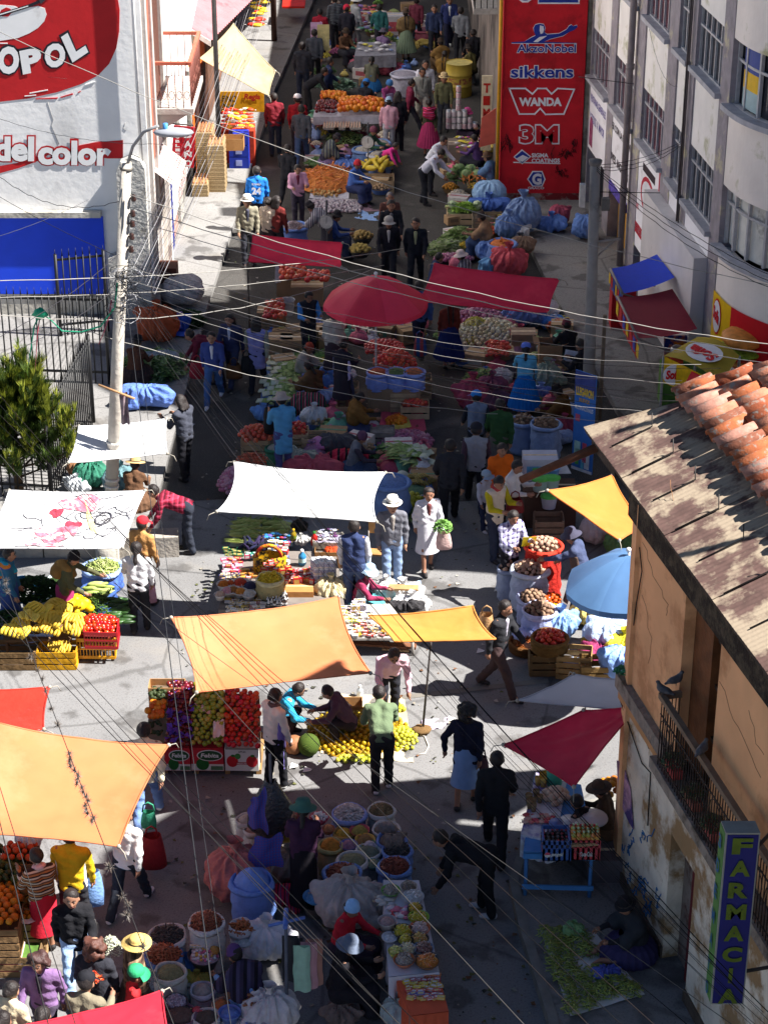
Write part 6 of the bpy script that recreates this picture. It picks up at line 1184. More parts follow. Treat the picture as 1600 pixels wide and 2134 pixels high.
def pcrate(c4,col,label,h,fillc):
 f=quad(c4);t=thing('plastic_crate',label,'crate',f(.5,.5)-Vector((0,0,h)));m=M(col,.4,.06,4,spec=.5);P=[f(0,0),f(1,0),f(1,1),f(0,1)];b=MB()
 for i in range(4):
  a,e=P[i],P[(i+1)%4];d=(e-a);n=Vector((d.y,-d.x,0)).normalized()*.015;nn=max(6,int(d.length/.045))
  for zz,hh in((-h,.05),(-.06,.06),(-h*.55,.025)):b.obox(a+Vector((0,0,zz)),d,-n,(0,0,hh))
  for k in range(nn+1):b.obox(a+d*(k/nn)-d.normalized()*.006+Vector((0,0,-h+.02)),d.normalized()*.012,-n*.7,(0,0,h-.05))
 b.build('lattice',m,t);b=MB();b.add([p-Vector((0,0,h*.3))for p in P],[(0,1,2,3)]);b.build('lining',M(fillc,.9),t)
pcrate([(178,1287,.62),(247,1289,.62),(243,1318,.58),(176,1316,.58)],'a8121c','red plastic crate of tomatoes behind the yellow one',.3,'5a1410');pcrate([(168,1307,.42),(240,1309,.42),(238,1331,.40),(160,1330,.40)],'dc9a08','yellow plastic crate in front of the red tomato crate',.36,'7a2a10')
items('tomato','tomato heaped in the two plastic crates','tomato','tomatoes in the plastic crates',surf([(180,1288,.62),(245,1290,.62),(236,1330,.42),(164,1328,.42)],8,7,.03,.06),'apple',ctm,.045)
# household goods stall
f=table('goods_table','long low table of household goods covered in cloth',[(490,1148,.42),(700,1150,.42),(720,1275,.4),(455,1270,.4)],M('6e6660',.9,.1,6),hang=.3)
gl='packets on the household goods table';ZT=.43
board('plastic_sheet','clear plastic sheet under the maize cobs','sheet',[(500,1085,.1),(612,1085,.1),(610,1140,.1),(478,1140,.1)],0,M('8a9a94',.5,.1,6),(8,6),.01)
cornm=[(M('b4b468',.7,.15,12),M(c,.8,.2,9))for c in('8a9a4a','a0ac60','77883a')]
items('maize_cob','green husked maize cob at the back of the goods stall','maize','maize cobs in the two piles',surf([(494,1098,.14),(540,1095,.14),(535,1140,.14),(486,1140,.14)],2,11,.06,.12,.15)+surf([(556,1100,.14),(604,1097,.14),(604,1120,.14),(552,1122,.14)],2,5,.06,.06,.2),'corn',cornm,.09,.1,(PI/2,.1,.15))
strewq('husks','loose pale maize husks on the plastic sheet',[(500,1084,.12),(590,1084,.12),(580,1098,.12),(495,1098,.12)],60,sliver(.1,.015,.3),[M('8a9a4a',.8),M('6a8038',.8)])
packs(468,1143,508,1161,ZT,6,3,['0c5a38','0e6a40'],'dark green box in the back row of the goods table','green boxes on the goods table',.04,name='green_box')
items('sock','rolled navy stocking on the goods table','stocking','stockings on the goods table',surf([(510,1133,ZT+.05),(562,1133,ZT+.05),(562,1148,ZT+.05),(508,1148,ZT+.05)],5,4,.04),'sock',[(M('161836',.9),STEM),(M('241a3a',.9),STEM),(M('101220',.9),STEM)],.07)
packs(550,1112,606,1134,ZT,7,3,['2a7ac0','c8c8d0','40a0d0','c03040','5a4aa0'],'blue and white sachet by the socks','sachets behind the socks',.045,'pouch','sachet')
packs(513,1150,546,1172,ZT+.05,8,1,['2a6ab0','b02a50','8a9ab8','2a8a70'],'upright toothbrush pack in the display rack','toothbrush packs',.035,'packet','toothbrush_pack',0,.1,2.4)
packs(465,1163,503,1195,ZT,6,4,['c01838','d83a6a','b8183a','d890a8'],'red or pink soap packet by the green boxes','soap packets',.045,name='soap_packet')
packs(459,1195,500,1210,ZT,9,2,['1a2a6a','2a8a5a','20202a','8a2a3a','c8c8c0'],'small pen or lighter in the front left row','lighters and pens',.03,name='lighter')
packs(505,1184,545,1208,ZT,7,3,['c89018','8a2a1c','a85a18','3a2a1c'],'brown and gold sweet packet before the handbag','gold packets',.042,name='packet')
packs(560,1130,600,1180,ZT+.05,4,5,['d8d4d0','c02a30','3a6ab0','d8d4d0','3a3a60'],'mixed white and blue carton at the table middle','mixed cartons',.05,name='carton',sq=1.5)
for k,(x,y,r_,fc)in enumerate([(85,1140,.1,'b8641c'),(130,1135,.07,'b04a20'),(195,1128,.12,'b83a24'),(150,1180,.1,'8a5a2a'),(195,1190,.1,'c0782a'),(110,1185,.1,'c48a90'),(262,1150,.12,'2a2a4a'),(250,1205,.1,'b8b4ac'),(60,1210,.08,'c8a890')]):basin(*z8(x,y),ZT+.12,r_*1.15,'c8c4c0',['white bowl of brown spice','small white bowl of red spice','larger white bowl of red sweets','white bowl of brown sweets','white bowl of orange sweets','white bowl of pink sweets','white bowl of dark trinkets','white bowl of pale buttons','small white bowl at the front corner'][k]+' on the goods table',fill=fc,fh=.05,dp=.09)
c=sack(*z8(392,1110),.2,.3,'a89a6a','translucent sack of yellow pasta on the goods table','b8981c',z0=ZT,rim='c0b48a');strew('pasta','yellow pasta in the translucent sack',c,.17,.08,60,sliver(.06,.014,.2),[M('c8a824',.6)])
t=thing('shopping_bag','black and yellow patterned shopping bag holding red packets','bag',G(562,1200,ZT));cc=G(562,1190,ZT);b=MB();b.lathe([(.2,0),(.24,.05),(.25,.25),(.22,.3)],cc,18,0,.08,(1.1,.7));b.build('bag_body',M('1a1612',.6,.2,30,0,'c89a10',mix=.5),t);b=MB();b.tube([cc+Vector((.2*math.cos(k*PI/10),-.05,.3+.2*math.sin(k*PI/10)))for k in range(11)],.03,7);b.build('handle',M('a8201c',.6,.3,20,0,'c89a10',mix=.5),t)
packs(548,1172,578,1196,ZT+.22,4,2,['b8182a','c0382a'],'red packet standing in the patterned bag','red packets in the bag',.045,name='packet',sq=2)
carton(620,1221,.52,.4,.28,'brown carton stacked under the red boxes',z0=ZT-.3+.1,col='a8703c');packs(586,1190,655,1219,.5,8,3,['b01c24','c42a30','a81820','b8383c'],'red tea box standing on the brown carton','red tea boxes',.04,name='tea_box',sq=3.2)
items('toilet_roll','white and blue wrapped toilet roll in the stack','toilet roll','toilet rolls in the stack',[p+Vector((0,0,.115*k))for k in range(4)for p in surf([(652,1212,ZT),(696,1212,ZT),(696,1224,ZT),(652,1224,ZT)],4,2,0,0,.02)],'roll',[(M('d4d2d6',.8,.04),M('3a3a80',.7,.3,30,0,'d0d0d8',mix=.5))],.058,.03,(0,.02,.1))
bundle(690,1226,.24,'c8b890','cream knotted sack beside the toilet rolls',.25,(1.2,.8,.9),'knotted_sack')
items('bottle','small white capped bottle in the front cluster','bottle','white capped bottles',surf([(556,1240,ZT),(598,1240,ZT),(598,1266,ZT),(556,1266,ZT)],7,4,0,0,.2),'bottle',[(M('3a2a24',.3,spec=.5),white_p,M('d8d4d0',.6)),(M('cfcdc8',.4),white_p,M('3a3a44',.6))],.026,.08,(None,.04,0))
packs(470,1240,550,1276,ZT,12,5,['c8c4b8','d8d4cc','c8a818','a82a24','2a2a2c','b8b8b8','d0cabc'],'small medicine box in the front heap',gl,.036,name='medicine_box')
items('bottle','red sauce bottle standing at the back of the goods stall','bottle',None,[G(655,1135,.45)],'bottle',[(M('b0140c',.3,spec=.5),M('1c5a1c'),M('c83018'))],.06,0,(0,0,0));items('bottle','yellow oil bottle standing beside the maize','bottle',None,[G(612,1125,.45)],'bottle',[(M('8a7410',.2,spec=.6),M('b08a10'),M('5a6a18'))],.05,0,(0,0,0));items('bottle','blue topped detergent tub on the goods stall','bottle',None,[G(630,1175,.45)],'bottle',[(M('2a70a0',.4),white_p,M('a0c0c0'))],.065,0,(0,0,0))
bundle(627,1095,.14,'26241f','black pot with a white knotted cover among the bottles',.35,name='covered_pot');bundle(628,1125,.12,'d8d6d2','small white cloth bundle by the sauce bottle',.3)
crate(684,1118,.5,.35,.3,'grey crate of foil packets behind the toilet rolls',z0=.3,fill='8a8494',col='8a8478');packs(664,1102,700,1128,.62,5,4,['b8b4c4','5a2a5a','c8c8d0','8a8aa0'],'shiny foil packet in the grey crate','foil packets',.04,'pouch','foil_packet');carton(687,1142,.48,.3,.3,'open wooden box with an orange bag inside',z0=.2,open_=True,col='8a6238');bundle(692,1150,.15,'b83a10','orange plastic bag inside the wooden box',.3,tie=False)
f=table('goods_table','lower table of small boxes beside the seated sun hat vendor',[(702,1262,.36),(812,1258,.36),(868,1330,.34),(728,1330,.34)],M('a8a29a',.9,.1,6),leg=True)
packs(712,1268,775,1300,.36,9,5,['d8d4d0','c8c4cc','b8a8b8','d0cc40','c8c8c8'],'small pale box on the lower goods table','pale boxes on the lower table',.038,name='pale_box',sq=1.4)
packs(728,1302,810,1328,.36,11,4,['c8c4bc','a82a20','d09a20','d8d4d0','4a4a60','c85a1c'],'coloured sachet along the front of the lower table','sachets on the lower table',.036,name='sachet')
packs(735,1255,760,1275,.4,4,2,['d4d0d8','c0bcd0'],'tall white box stacked by the seated vendor','tall white boxes',.045,name='white_box',sq=3)
board('plank','loose brown plank lying before the lower goods table','plank',[(730,1334,.12),(868,1342,.12),(866,1350,.12),(726,1340,.12)],.04,M('6e4630',.9,.2,5));board('plank','pale short plank lying on the road','plank',[(796,1346,.05),(852,1350,.05),(852,1356,.05),(796,1352,.05)],.03,M('b89a70',.9,.2,5))
bundle(840,1235,.3,'cfcdcc','white plastic bag heap beside the seated vendor',0,(1.3,.8,.6),'plastic_bag');bundle(805,1225,.22,'d4d2d0','white plastic bag behind the seated vendor',0,name='plastic_bag');bundle(858,1258,.26,'dcdad8','white plastic bag at the edge of the goods stall',0,(1.3,.8,.6),'plastic_bag');bundle(845,1262,.18,'2e2c2e','dark grey cloth lying on the white bags',.15,(1.8,.7,.5),'cloth_bundle',False)
board('flat_carton','flattened carton lying on the white bags','carton',[(810,1218,.4),(872,1220,.4),(872,1230,.35),(808,1228,.35)],.02,M('b08a5c',.9));board('blue_sheet','pale blue plastic by the flattened carton','sheet',[(838,1226,.3),(876,1212,.3),(880,1240,.2),(846,1238,.2)],0,M('8aa4d0',.5),(8,6),.02)
bundle(733,1225,.3,'141416','black jacket heap behind the seated vendor',0,(1.,.8,1.1),'jacket_heap',False)
t=thing('folding_chair','tan folding chair beside the old man in the hat','chair',G(784,1185));s0,s1,s2,s3=G(768,1145,.45),G(800,1147,.45),G(800,1160,.45),G(768,1158,.45)
b=MB();b.prism([s0,s1,s2,s3],(0,0,.03));b.build('seat',M('a87a48',.6,.2,5),t);b=MB();b.obox(s0+Vector((0,.02,.3)),s1-s0,(0,.02,0),(0,0,.22));b.build('backrest',M('b88a54',.6,.25,7),t)
for p in(s0,s1,s2,s3):b=MB();b.bar((p.x,p.y,0),(p.x,p.y,.45 if p in(s2,s3)else .8),.014,6);b.build('leg',M('77706a',.4,metal=.5),t)
# yellow fruit heap
board('sheet','cream sheet spread under the yellow fruit','sheet',[(700,1448,0),(842,1452,0),(862,1590,0),(668,1570,0)],0,M('c8b490',.9,.08,5),(14,12),.025)
lem=[(M(c,.45,.1,15,rnd=.2),GRN)for c in('a8860c','b4940e','9c7a10')];lim=[(M(c,.45,.1,15,rnd=.2),GRN)for c in('b0b02c','a4a830','bcb440')]
c=G(745,1530,0);mound('yellow_fruit_heap',c,.75,.2,M('8a6c10',.8,.3,30),'rest of the yellow fruit under the top layer',.85);items('yellow_fruit','small yellow fruit in the heap on the cream sheet','fruit','yellow fruit on the cream sheet',dome(c+Vector((0,0,.02)),.76,.2,250,.85),'ball',lem,.036)
items('lime','pale lime in the small pile on the cream sheet','lime','limes on the cream sheet',dome(G(835,1540,.03),.26,.1,55,1.2)+dome(G(745,1582,.03),.3,.04,26,.3)+dome(G(826,1478,.03),.12,.06,16),'ball',lim,.034)
items('watermelon','striped watermelon beside the lilac apron seller','watermelon',None,[G(643,1552,.16)],'ball',[(stripes(['23380f','4a5a1c','1a2c0c','3a4a16'],12,'Y'),GRN)],.17,0,(0,0,0));items('pumpkin','brown pumpkin half beside the watermelon','pumpkin',None,[G(612,1552,.13)],'ball',[(M('8a5a3a',.7,.2,6),GRN)],.15,0)
carton(730,1462,.35,.25,.22,'tan carton behind the yellow fruit heap',open_=True);bundle(712,1478,.16,'b0a498','clear plastic bag of nuts behind the yellow fruit',0,name='plastic_bag');items('bottle','clear water bottle standing on the road','bottle',None,[G(750,1452,0)],'bottle',[(M('c0c8cc',.15,spec=.6,alpha=.6),white_p,M('c8d0d4',.2))],.05,0,(0,0,0))
board('lilac_sheet','lilac sheet lying on the road by the thin pole','sheet',[(878,1502,0),(943,1495,0),(925,1518,0),(880,1523,0)],0,M('b4a4b8',.9,.1,6),(10,6),.03);items('stone','flat brown stone holding the thin pole','stone',None,[G(878,1520,.06)],'lump',[(M('6a5030',.95,.3,9),)],.13,0,(0,.1,0),.5)
b=MB();b.tube([G(862,1528,.01),G(885,1535,.01),G(893,1555,.01),G(885,1570,.01),G(868,1573,.01)],.012,5);b.build('rope',M('b4ada4',.8),label='pale rope curling on the road by the pole',cat='rope')
# spice sacks in the near shade
LIFT=.54
ZS=.5
def zs(x,y,r,h,col,lb,**k):return sack(*z7(x,y),r/500,h,col,lb,**k)
c=zs(823,175,105,.5,'4a5aa0','blue sack of dried garlic by the road',fill='8a7468',rim='5a6ab4');bits(c,.22,['a8948c','8a746c','c4b0a8','9a8078'],'dried garlic heads heaped in the blue sack',200,.022,.12)
c=zs(1030,155,85,.48,'a8a49c','white sack of brown dried fruit',fill='3a2814');bits(c,.17,['4a3418','5e4420','38260f'],'brown dried fruit in the white sack',150,.02,.08)
c=zs(1060,275,85,.45,'a89c90','white sack with a grey lump of clay',fill='4a3c34',rim='b4a89c');bundle(*z7(1072,262),.11,'5a4a44','grey brown lump on the white sack',.48,tie=False)
c=zs(1095,345,90,.5,'3f5aa8','blue sack topped with a brown bag',fill='3a2a24');bundle(*z7(1100,350),.13,'4a362c','brown paper bag lying in the blue sack',.5,tie=False)
c=zs(1130,410,90,.5,'3f5aa8','blue sack of black dried chillies',fill='120e0c');chillies(c,.17,['1a1412','241c18','100c0b'],'black dried chillies in the blue sack')
c=zs(1115,515,100,.52,'4464b0','blue sack of dark red chillies near the snack table',fill='3a0e08');chillies(c,.19,['5a140a','441008','6e1c0c'],'dark red chillies in the sack near the snack table',220)
c=zs(780,560,112,.52,'3f5ea8','big blue sack of red chillies beside the vendor',fill='3a0e08');chillies(c,.21,['5e180c','4a1209','742410'],'red chillies in the big blue sack',260)
c=zs(845,475,92,.5,'a09a94','white sack of ground green herb',fill='4a4c2c');c=zs(945,420,78,.45,'a8a29c','white sack of grey green leaves',fill='3c4230');bits(c,.14,['4a5238','3a402c','5c6244'],'grey green leaves in the white sack',90,.016,.05)
c=zs(705,380,75,.45,'8a6a3c','brown sack of orange turmeric',fill='a04808',rim='8a7a3a',fh=.12);c=zs(790,300,65,.42,'8a5a20','ochre sack of yellow spice',fill='a0640c');zs(320,300,70,.42,'8a6a50','tan sack of red seeds by the black bag',fill='7a3018');zs(400,255,60,.42,'9a7a1c','yellow sack of turmeric roots',fill='8a5010');zs(420,390,55,.36,'8a7018','small yellow sack behind the vendor',fill='6a4a10')
for x,y,r,cl,fc,lb in((890,275,62,'a01820','6a5a14','red basin of yellow blossoms'),(925,335,62,'c07810','5a3410','yellow basin of brown powder'),(820,368,55,'2a3a90','6a3a50','blue basin of red and white sweets'),(955,372,50,'2a6a3a','a89098','green basin of pink packets'),(980,490,48,'123a34','5a5a3a','dark green basin of herbs'),(470,195,45,'8a1418','4a1010','red basin behind the vendor'),(690,265,40,'7a2a18','a04a20','small red dish of orange spice'),(1095,605,48,'6a707c','3a3c40','grey basin with silver bags')):basin(*z7(x,y),.48,r/480,cl,lb,fill=fc,fh=.05)
c=basin(*z7(632,195),.5,.13,'8a1020','red basin filled with white eggs',fill='8a1020');items('egg','white egg in the red basin','egg','eggs in the red basin',dome(c,.1,.05,22),'egg',[(M('cfc8c4',.5,.04),)],.026)
bundle(*z7(440,500),.3,'5a5048','grey sack behind the spice vendor',0,name='sack_bundle');bundle(*z7(95,545),.4,'8a3430','dusty red sack at the corner of the spice stall',0,(1,.8,1.1),'sack_bundle');bundle(*z7(20,570),.22,'5a1420','dark red bag beside the dusty red sack',0)
t=sack(*z7(200,610),.25,.62,'3558b8','tall royal blue sack standing at the spice stall',fill='3558b8',fillm=M('3558b8',.85,.12,7,.5),fh=.2);bundle(*z7(400,690),.2,'a81c3c','red and black woven bundle behind the vendor',0,(1.3,.8,.85),'woven_bundle',False,mat=stripes(['b81838','18141a','c8284a','4a3a5a','a81430'],12,'X'))
def cover(label,pts,z,m,nm='chequered_sheet'):f=quad([(*z7(*p),zz)for p,zz in zip(pts,z)]);b=MB();b.grid(lambda s,q:f(s,q)+Vector((.02*math.sin(9*q),.02*math.sin(7*s+2),.03*math.sin(8*s+3*q))),14,10);o=b.build(nm,m);tag(o,label,'sheet')
chk=stripes(['2c3a8c','3c4ca8','6a2a50','34449a'],26,'Z',True)
cover('blue and red chequered plastic sheet hung over the spice stall front',[(215,330),(390,305),(395,505),(160,550)],[1.05,1.05,.6,.55],chk);cover('folded chequered sheet hanging beside the black bag',[(190,90),(285,10),(300,300),(170,240)],[1.5,1.7,.9,.95],chk)
t=thing('bin_bag','big black bin bag hanging open above the spice sacks','bag',G(*z7(330,300),.5));cc=G(*z7(330,280),.6);b=MB();b.lathe([(.2,0),(.3,.15),(.27,.4),(.14,.65),(.06,.8)],cc,18,0,.12);b.build('bag_body',M('0a0a0c',.25,.2,9,.8,spec=.6),t);b=MB();b.bar((cc.x,cc.y,0),cc+Vector((0,0,1.2)),.02);b.build('stand',M('3a3030'),t)
sack(*z7(165,215),.13,.5,'a8a098','white sack of pale roots at the far corner of the spice stall',fill='8a7a6a');sack(*z7(215,275),.13,.45,'b0a8a0','second white sack of brown roots at the corner',fill='7a4a38')
bundle(*z7(830,730),.42,'8a7e78','huge dusty grey sack bundle behind the red cardigan vendor',0,(1.15,.8,.95),'sack_bundle');bundle(*z7(955,700),.28,'857672','grey sack neck flopping beside the huge bundle',.15,(1,.7,.9),'sack_bundle',False)
b=MB();c0=G(*z7(605,740),.3);b.lathe([(.1,0),(.15,.12),(.17,.2)],c0-Vector((0,0,.2)),14);b.build('brazier',M('1a1614',.8),label='small black brazier under the blue tray',cat='brazier');basin(*z7(610,700),.42,.16,'1c5a9a','blue tray with a paper packet on the brazier',fill='2a6aa8');packs(*z7(590,650),*z7(640,700),.45,2,2,['8a1a20','2a8aa8'],'bright packet on the blue tray','packets on the blue tray',.045,'pouch')
# snack table
f=table('snack_table','long table under white cloth covered with bowls of sweets',Q(z7,[(1040,600),(1270,600),(1400,1185),(1075,1220)],.72),M('a49eaa',.9,.06,5),hang=.3)
ZN=.78
for i,(x,y,r,cl,fc,lb)in enumerate([(1090,660,55,'3f8a1c','6a5a50','lime green bowl of biscuits'),(1205,635,48,'8a7a6a','5a4a3a','brown tray of mixed seeds'),(1232,700,64,'9a9a9c','b0aeb0','silver tray with clear bags'),(1245,775,45,'141210','b07408','black bowl of golden sweets'),(1268,832,60,'6a9a10','a8840c','lime bowl of yellow sweets'),(1275,902,60,'c43008','b88a80','orange bowl of pink wafers'),(1165,920,62,'161412','b8900c','black bowl of yellow sweets'),(1182,978,46,'161412','a88a10','small black bowl of yellow sweets'),(1275,970,52,'161412','a86a20','black bowl of red yellow sweets'),(1120,1050,42,'8a8a10','b0a83c','yellow dish of green sweets'),(1198,1035,48,'a8a4a8','c0a870','clear bowl of gold wrappers'),(1300,1030,58,'4a5a7a','5a3028','blue grey basin of brown sweets'),(1175,1105,60,'b83408','6a5a50','orange bowl of grey packets'),(1322,1110,74,'121012','b4480c','large black basin of orange sweets')]):
 c=basin(*z7(x,y),ZN+.02,r/480,cl,lb+' on the snack table',fill=fc,fh=.05);n=int(r*.35);items('sweet','wrapped sweet in the '+lb,'sweet','sweets in the '+lb,dome(c,r/480*.75,.05,n),'pouch',[(M(fc,.3,.2,9,rnd=.3,spec=.6),M('c8c0b0',.4))],.024,.2)
packs(*z7(1085,770),*z7(1200,850),ZN-.05,4,4,['c05a80','c8a8b0','b83a50','c8c0c0'],'pink wafer packet on the snack table','pink packets on the snack table',.05,'pouch','wafer_packet');packs(*z7(1010,700),*z7(1110,770),ZN-.05,4,3,['8a8a90','6a6a72','9a948c'],'silver packet at the back of the snack table','silver packets',.05,'pouch','silver_packet')
items('sauce_bottle','small red sauce bottle beside the wafers','bottle','sauce bottles on the snack table',[G(*z7(x,y),ZN-.05)for x,y in((1090,880),(1110,870),(1100,850))],'bottle',[(M('8a1018',.3),M('b01820'),M('c8a8a8'))],.028,.05,(0,0,0));basin(*z7(1065,855),ZN+.1,.11,'8a7a78','clear plastic tub of sauce sachets',fill='8a5a58',dp=.12);basin(*z7(1085,960),ZN,.1,'b4b0b8','white plate at the edge of the snack table',dp=.02)
f=table('red_cloth_table','small table under orange red cloth with rows of chocolates',Q(z7,[(1120,1225),(1395,1195),(1460,1440),(1215,1470)],.66),M('b8240c',.85,.08,5),hang=.45)
for k,cl in enumerate((['8a1818','a8441c'],['c8c0b8','8a1420'],['c8a010','b8900c'],['c8a818','a87a10'],['a81818','b8341c'],['b8b4b0','8a2a30','3a3a80'],['b8841c','a8281c'])):packs(*z7(1175+k*5,1205+k*24),*z7(1395+k*4,1225+k*24),.67,11,1,cl,'chocolate bar in row %s of the red cloth table'%['one','two','three','four','five','six','seven'][k],'chocolate bars row '+'abcdefg'[k],.034,name='chocolate_bar',rz=.1)
bundle(*z7(1145,1440),.24,'77827c','grey plastic bag beside the red cloth table',.1,name='plastic_bag');bundle(*z7(770,1450),.2,'3a2a24','brown basket behind the dark coat vendor',0,name='basket')
# lower left spice corner
def za(x,y,r,h,col,lb,**k):return sack(*zA(x,y),r/700,h,col,lb,**k)
c=za(243,375,150,.5,'a49e9a','white sack of black chillies at the lower left',fill='140f0d');chillies(c,.2,['1a1210','241a16','0f0b0a'],'black chillies in the lower left sack',260)
c=za(575,265,140,.68,'b4aca8','tall white sack of red brown chillies',fill='4a160a',rim='bab2ac');chillies(c,.19,['6e2410','5a1a0a','843014'],'red brown chillies in the tall white sack',260,h=.13)
c=za(215,545,150,.42,'5a5a6a','grey sack of long orange red chillies',fill='4a160a',rim='2a4a8a');chillies(c,.22,['8a2c10','742008','9c3a18'],'long orange red chillies in the grey sack',280,h=.14)
c=za(265,690,125,.5,'a09a8c','white sack of ground oregano',fill='4c4a26');bits(c,.16,['57542c','454220','63603a'],'ground oregano in the white sack',260,.009,.06)
c=basin(*zA(560,530),.4,.2,'141214','black basin of pink and white sweets',fill='a87a88',fh=.06,dp=.16);items('sweet','pink or white sweet in the black basin','sweet','sweets in the black basin',dome(c,.16,.07,70),'lump',[(M(q,.4,.1,9),)for q in('b8305a','c8b4bc','c8c0c4','c06a88','b8781c')],.02)
packs(*zA(450,430),*zA(620,480),.46,6,3,['c8c4c4','b8a8a8'],'white herb sachet standing by the black basin','white herb sachets',.03,name='herb_sachet',sq=1.8);basin(*zA(640,490),.46,.07,'a85c14','small dish of orange powder',fill='b8641c',fh=.06)
sack(*zA(870,305),.13,.5,'b8b8c0','white sack folded open around orange chillies',fill='1a1210',rim='c4c4cc',roll=.07);strew('dried_chillies','orange chillies in the folded white sack',G(*zA(868,310),.52),.11,.07,50,sliver(.07,.012,.2),[M('8a3414',.5),M('742808',.5)]);bundle(*zA(1090,400),.32,'c0bec8','white sack neck lying behind the purple beanie vendor',0,(1.2,.8,.9),'sack_bundle');basin(*zA(895,420),.42,.1,'8a949c','pale blue plate beside the folded sack',dp=.03)
c=basin(*zA(315,930),.36,.14,'1a1618','dark basin of grey purple garlic',fill='5a4a5a',fh=.06,dp=.14);bits(c,.12,['7a6a7c','8f8294','5e5062'],'grey purple garlic cloves in the dark basin',120,.016,.06)
sack(*zA(340,1050),.2,.3,'3a2a38','dark sack of brown nuts at the bottom edge',fill='2e1e18');sack(*zA(575,1075),.15,.3,'a8a29a','white sack of black seeds at the bottom',fill='231a14');sack(*zA(545,840),.14,.3,'8a8a98','grey white sack of grain by the vendor',fill='6a625c');basin(*zA(775,1020),.35,.13,'3a58b8','bright blue plastic bowl among the spices',fill='3450a8',dp=.13);sack(*zA(715,970),.12,.28,'a87c5c','small sack of orange powder behind the blue bowl',fill='9c3c14');sack(*zA(870,965),.12,.28,'8a7038','small sack of golden powder behind the blue bowl',fill='a8700c');bundle(*zA(500,760),.16,'8a7c1c','yellow plastic bag by the oregano',0,name='plastic_bag');bundle(*zA(420,640),.2,'1c3c80','dark blue bag between the sacks',0);bundle(*zA(430,870),.14,'7a8a80','pale green plastic bag by the oregano',0,name='plastic_bag');packs(*zA(460,990),*zA(550,1040),.3,2,2,['8a1018','a01c24'],'red packet lying on the brown nuts','red packets by the nuts',.05,'pouch')
sack(*zA(1000,930),.14,.42,'b4aeac','white sack of cinnamon bark near the bottom',fill='4a2010',rim='c0bab8');strew('cinnamon','sticks of cinnamon bark in the white sack',G(*zA(1000,935),.44),.1,.06,22,sliver(.09,.018,.05),[M('5a2810',.7),M('4a200c',.7)]);sack(*zA(1030,1110),.15,.3,'3a50a0','blue rimmed sack at the bottom edge',fill='6a6470');bundle(*zA(850,1110),.2,'a49ea4','pile of crumpled white bags at the bottom',0,(1.4,.8,.7),'plastic_bag');bundle(*zA(1120,1000),.3,'a8a0a0','white sack behind the cinnamon',0,(.9,.8,1.1),'sack_bundle')
t=thing('display_stand','blue topped stand hung with mint and pink plastic bags','stand',G(*zA(1255,1090)));p=G(*zA(1265,1180));b=MB();b.bar(p,p+Vector((.02,0,1.6)),.022);b.build('pole',M('20222c',.5),t);tp_=p+Vector((.02,0,1.6));b=MB();b.bar(tp_+Vector((-.2,-.05,0)),tp_+Vector((.22,.05,.04)),.02);b.bar(tp_+Vector((0,-.15,.05)),tp_+Vector((0,.15,.08)),.03);b.build('cross_head',M('1c3488',.5),t)
for k,(dx,cl,lb)in enumerate(((.12,'6aa080','mint green plastic bag hanging on the stand'),(.2,'9a5a64','pink chequered plastic bag behind the mint one'),(.26,'8a4a3a','rust plastic bag at the back of the stand'),(-.02,'0f0f12','black plastic bag hanging on the stand'))):b=MB();b.grid(lambda s,q:p+Vector((dx-.02+.24*s*.8+.01*math.sin(9*q),-.06-.05*q+.06*k+.02*math.sin(7*s),1.3-.62*q)),6,10);b.grid(lambda s,q:p+Vector((dx-.02+.24*s*.8,-.03-.05*q+.06*k,1.3-.62*q)),6,8);b.build('hanging_bag',M(cl,.5,.1,9,trans=.15),label=lb,cat='bag')
# fruit crates at the left edge
LIFT=.85
def z6crate(x,y,w,d,h,lb,col,fruit,fm,r,n,fk='apple',kind='crate',cat=None):
 u,v=z6(x,y);c=crate(u,v,w,d,h,lb,0,.02,col,'4a3420');f=lambda s,q:c+Vector(((s-.5)*w*.92,(q-.5)*d*.9,.03+.05*(1-(2*s-1)**2)*(1-(2*q-1)**2)));nu=max(2,int(w*.92/(r*1.9)));nv=max(2,int(d*.9/(r*1.8)))
 items(fruit,lb.replace('crate',fruit.replace('_',' ')+' in the crate',1),cat or fruit.replace('_',' '),fruit.replace('_',' ')+' crate '+lb[:20],[f((a+.5+.4*(b_%2)-.2)/nu,(b_+.5)/nv)+Vector((0,0,U(0,.02)))for a in range(nu)for b_ in range(nv)],fk,fm,r)
ORM=[(M(c,.5,.1,25,spec=.4,rnd=.15),STEM)for c in('c86808','d07a10','b85c0c')]
z6crate(15,1400,.5,.9,.75,'crate of oranges at the very left edge','7a5a38','orange',ORM,.05,1,'ball');z6crate(170,1455,.45,.35,.55,'crate of tangerines below the papayas','8a6a44','tangerine',ORM,.042,1,'ball');z6crate(140,1330,.5,.5,.7,'crate of brown papayas beside the oranges','8a6440','papaya',[(M('6a4a18',.6,.3,12),STEM),(M('7a6420',.6,.3,12),STEM)],.055,1,'avo');z6crate(25,1150,.55,.8,.85,'crate of dark green avocados at the left edge','5a4630','avocado',[(M('26300f',.5,.3,12),STEM),(M('3a4818',.5,.3,12),STEM)],.05,1,'avo');z6crate(125,1075,.45,.4,.95,'crate of orange mandarins under the orange tarp','6a5238','mandarin',[(M('a8340c',.5,.2,9),STEM)],.045,1,'ball')
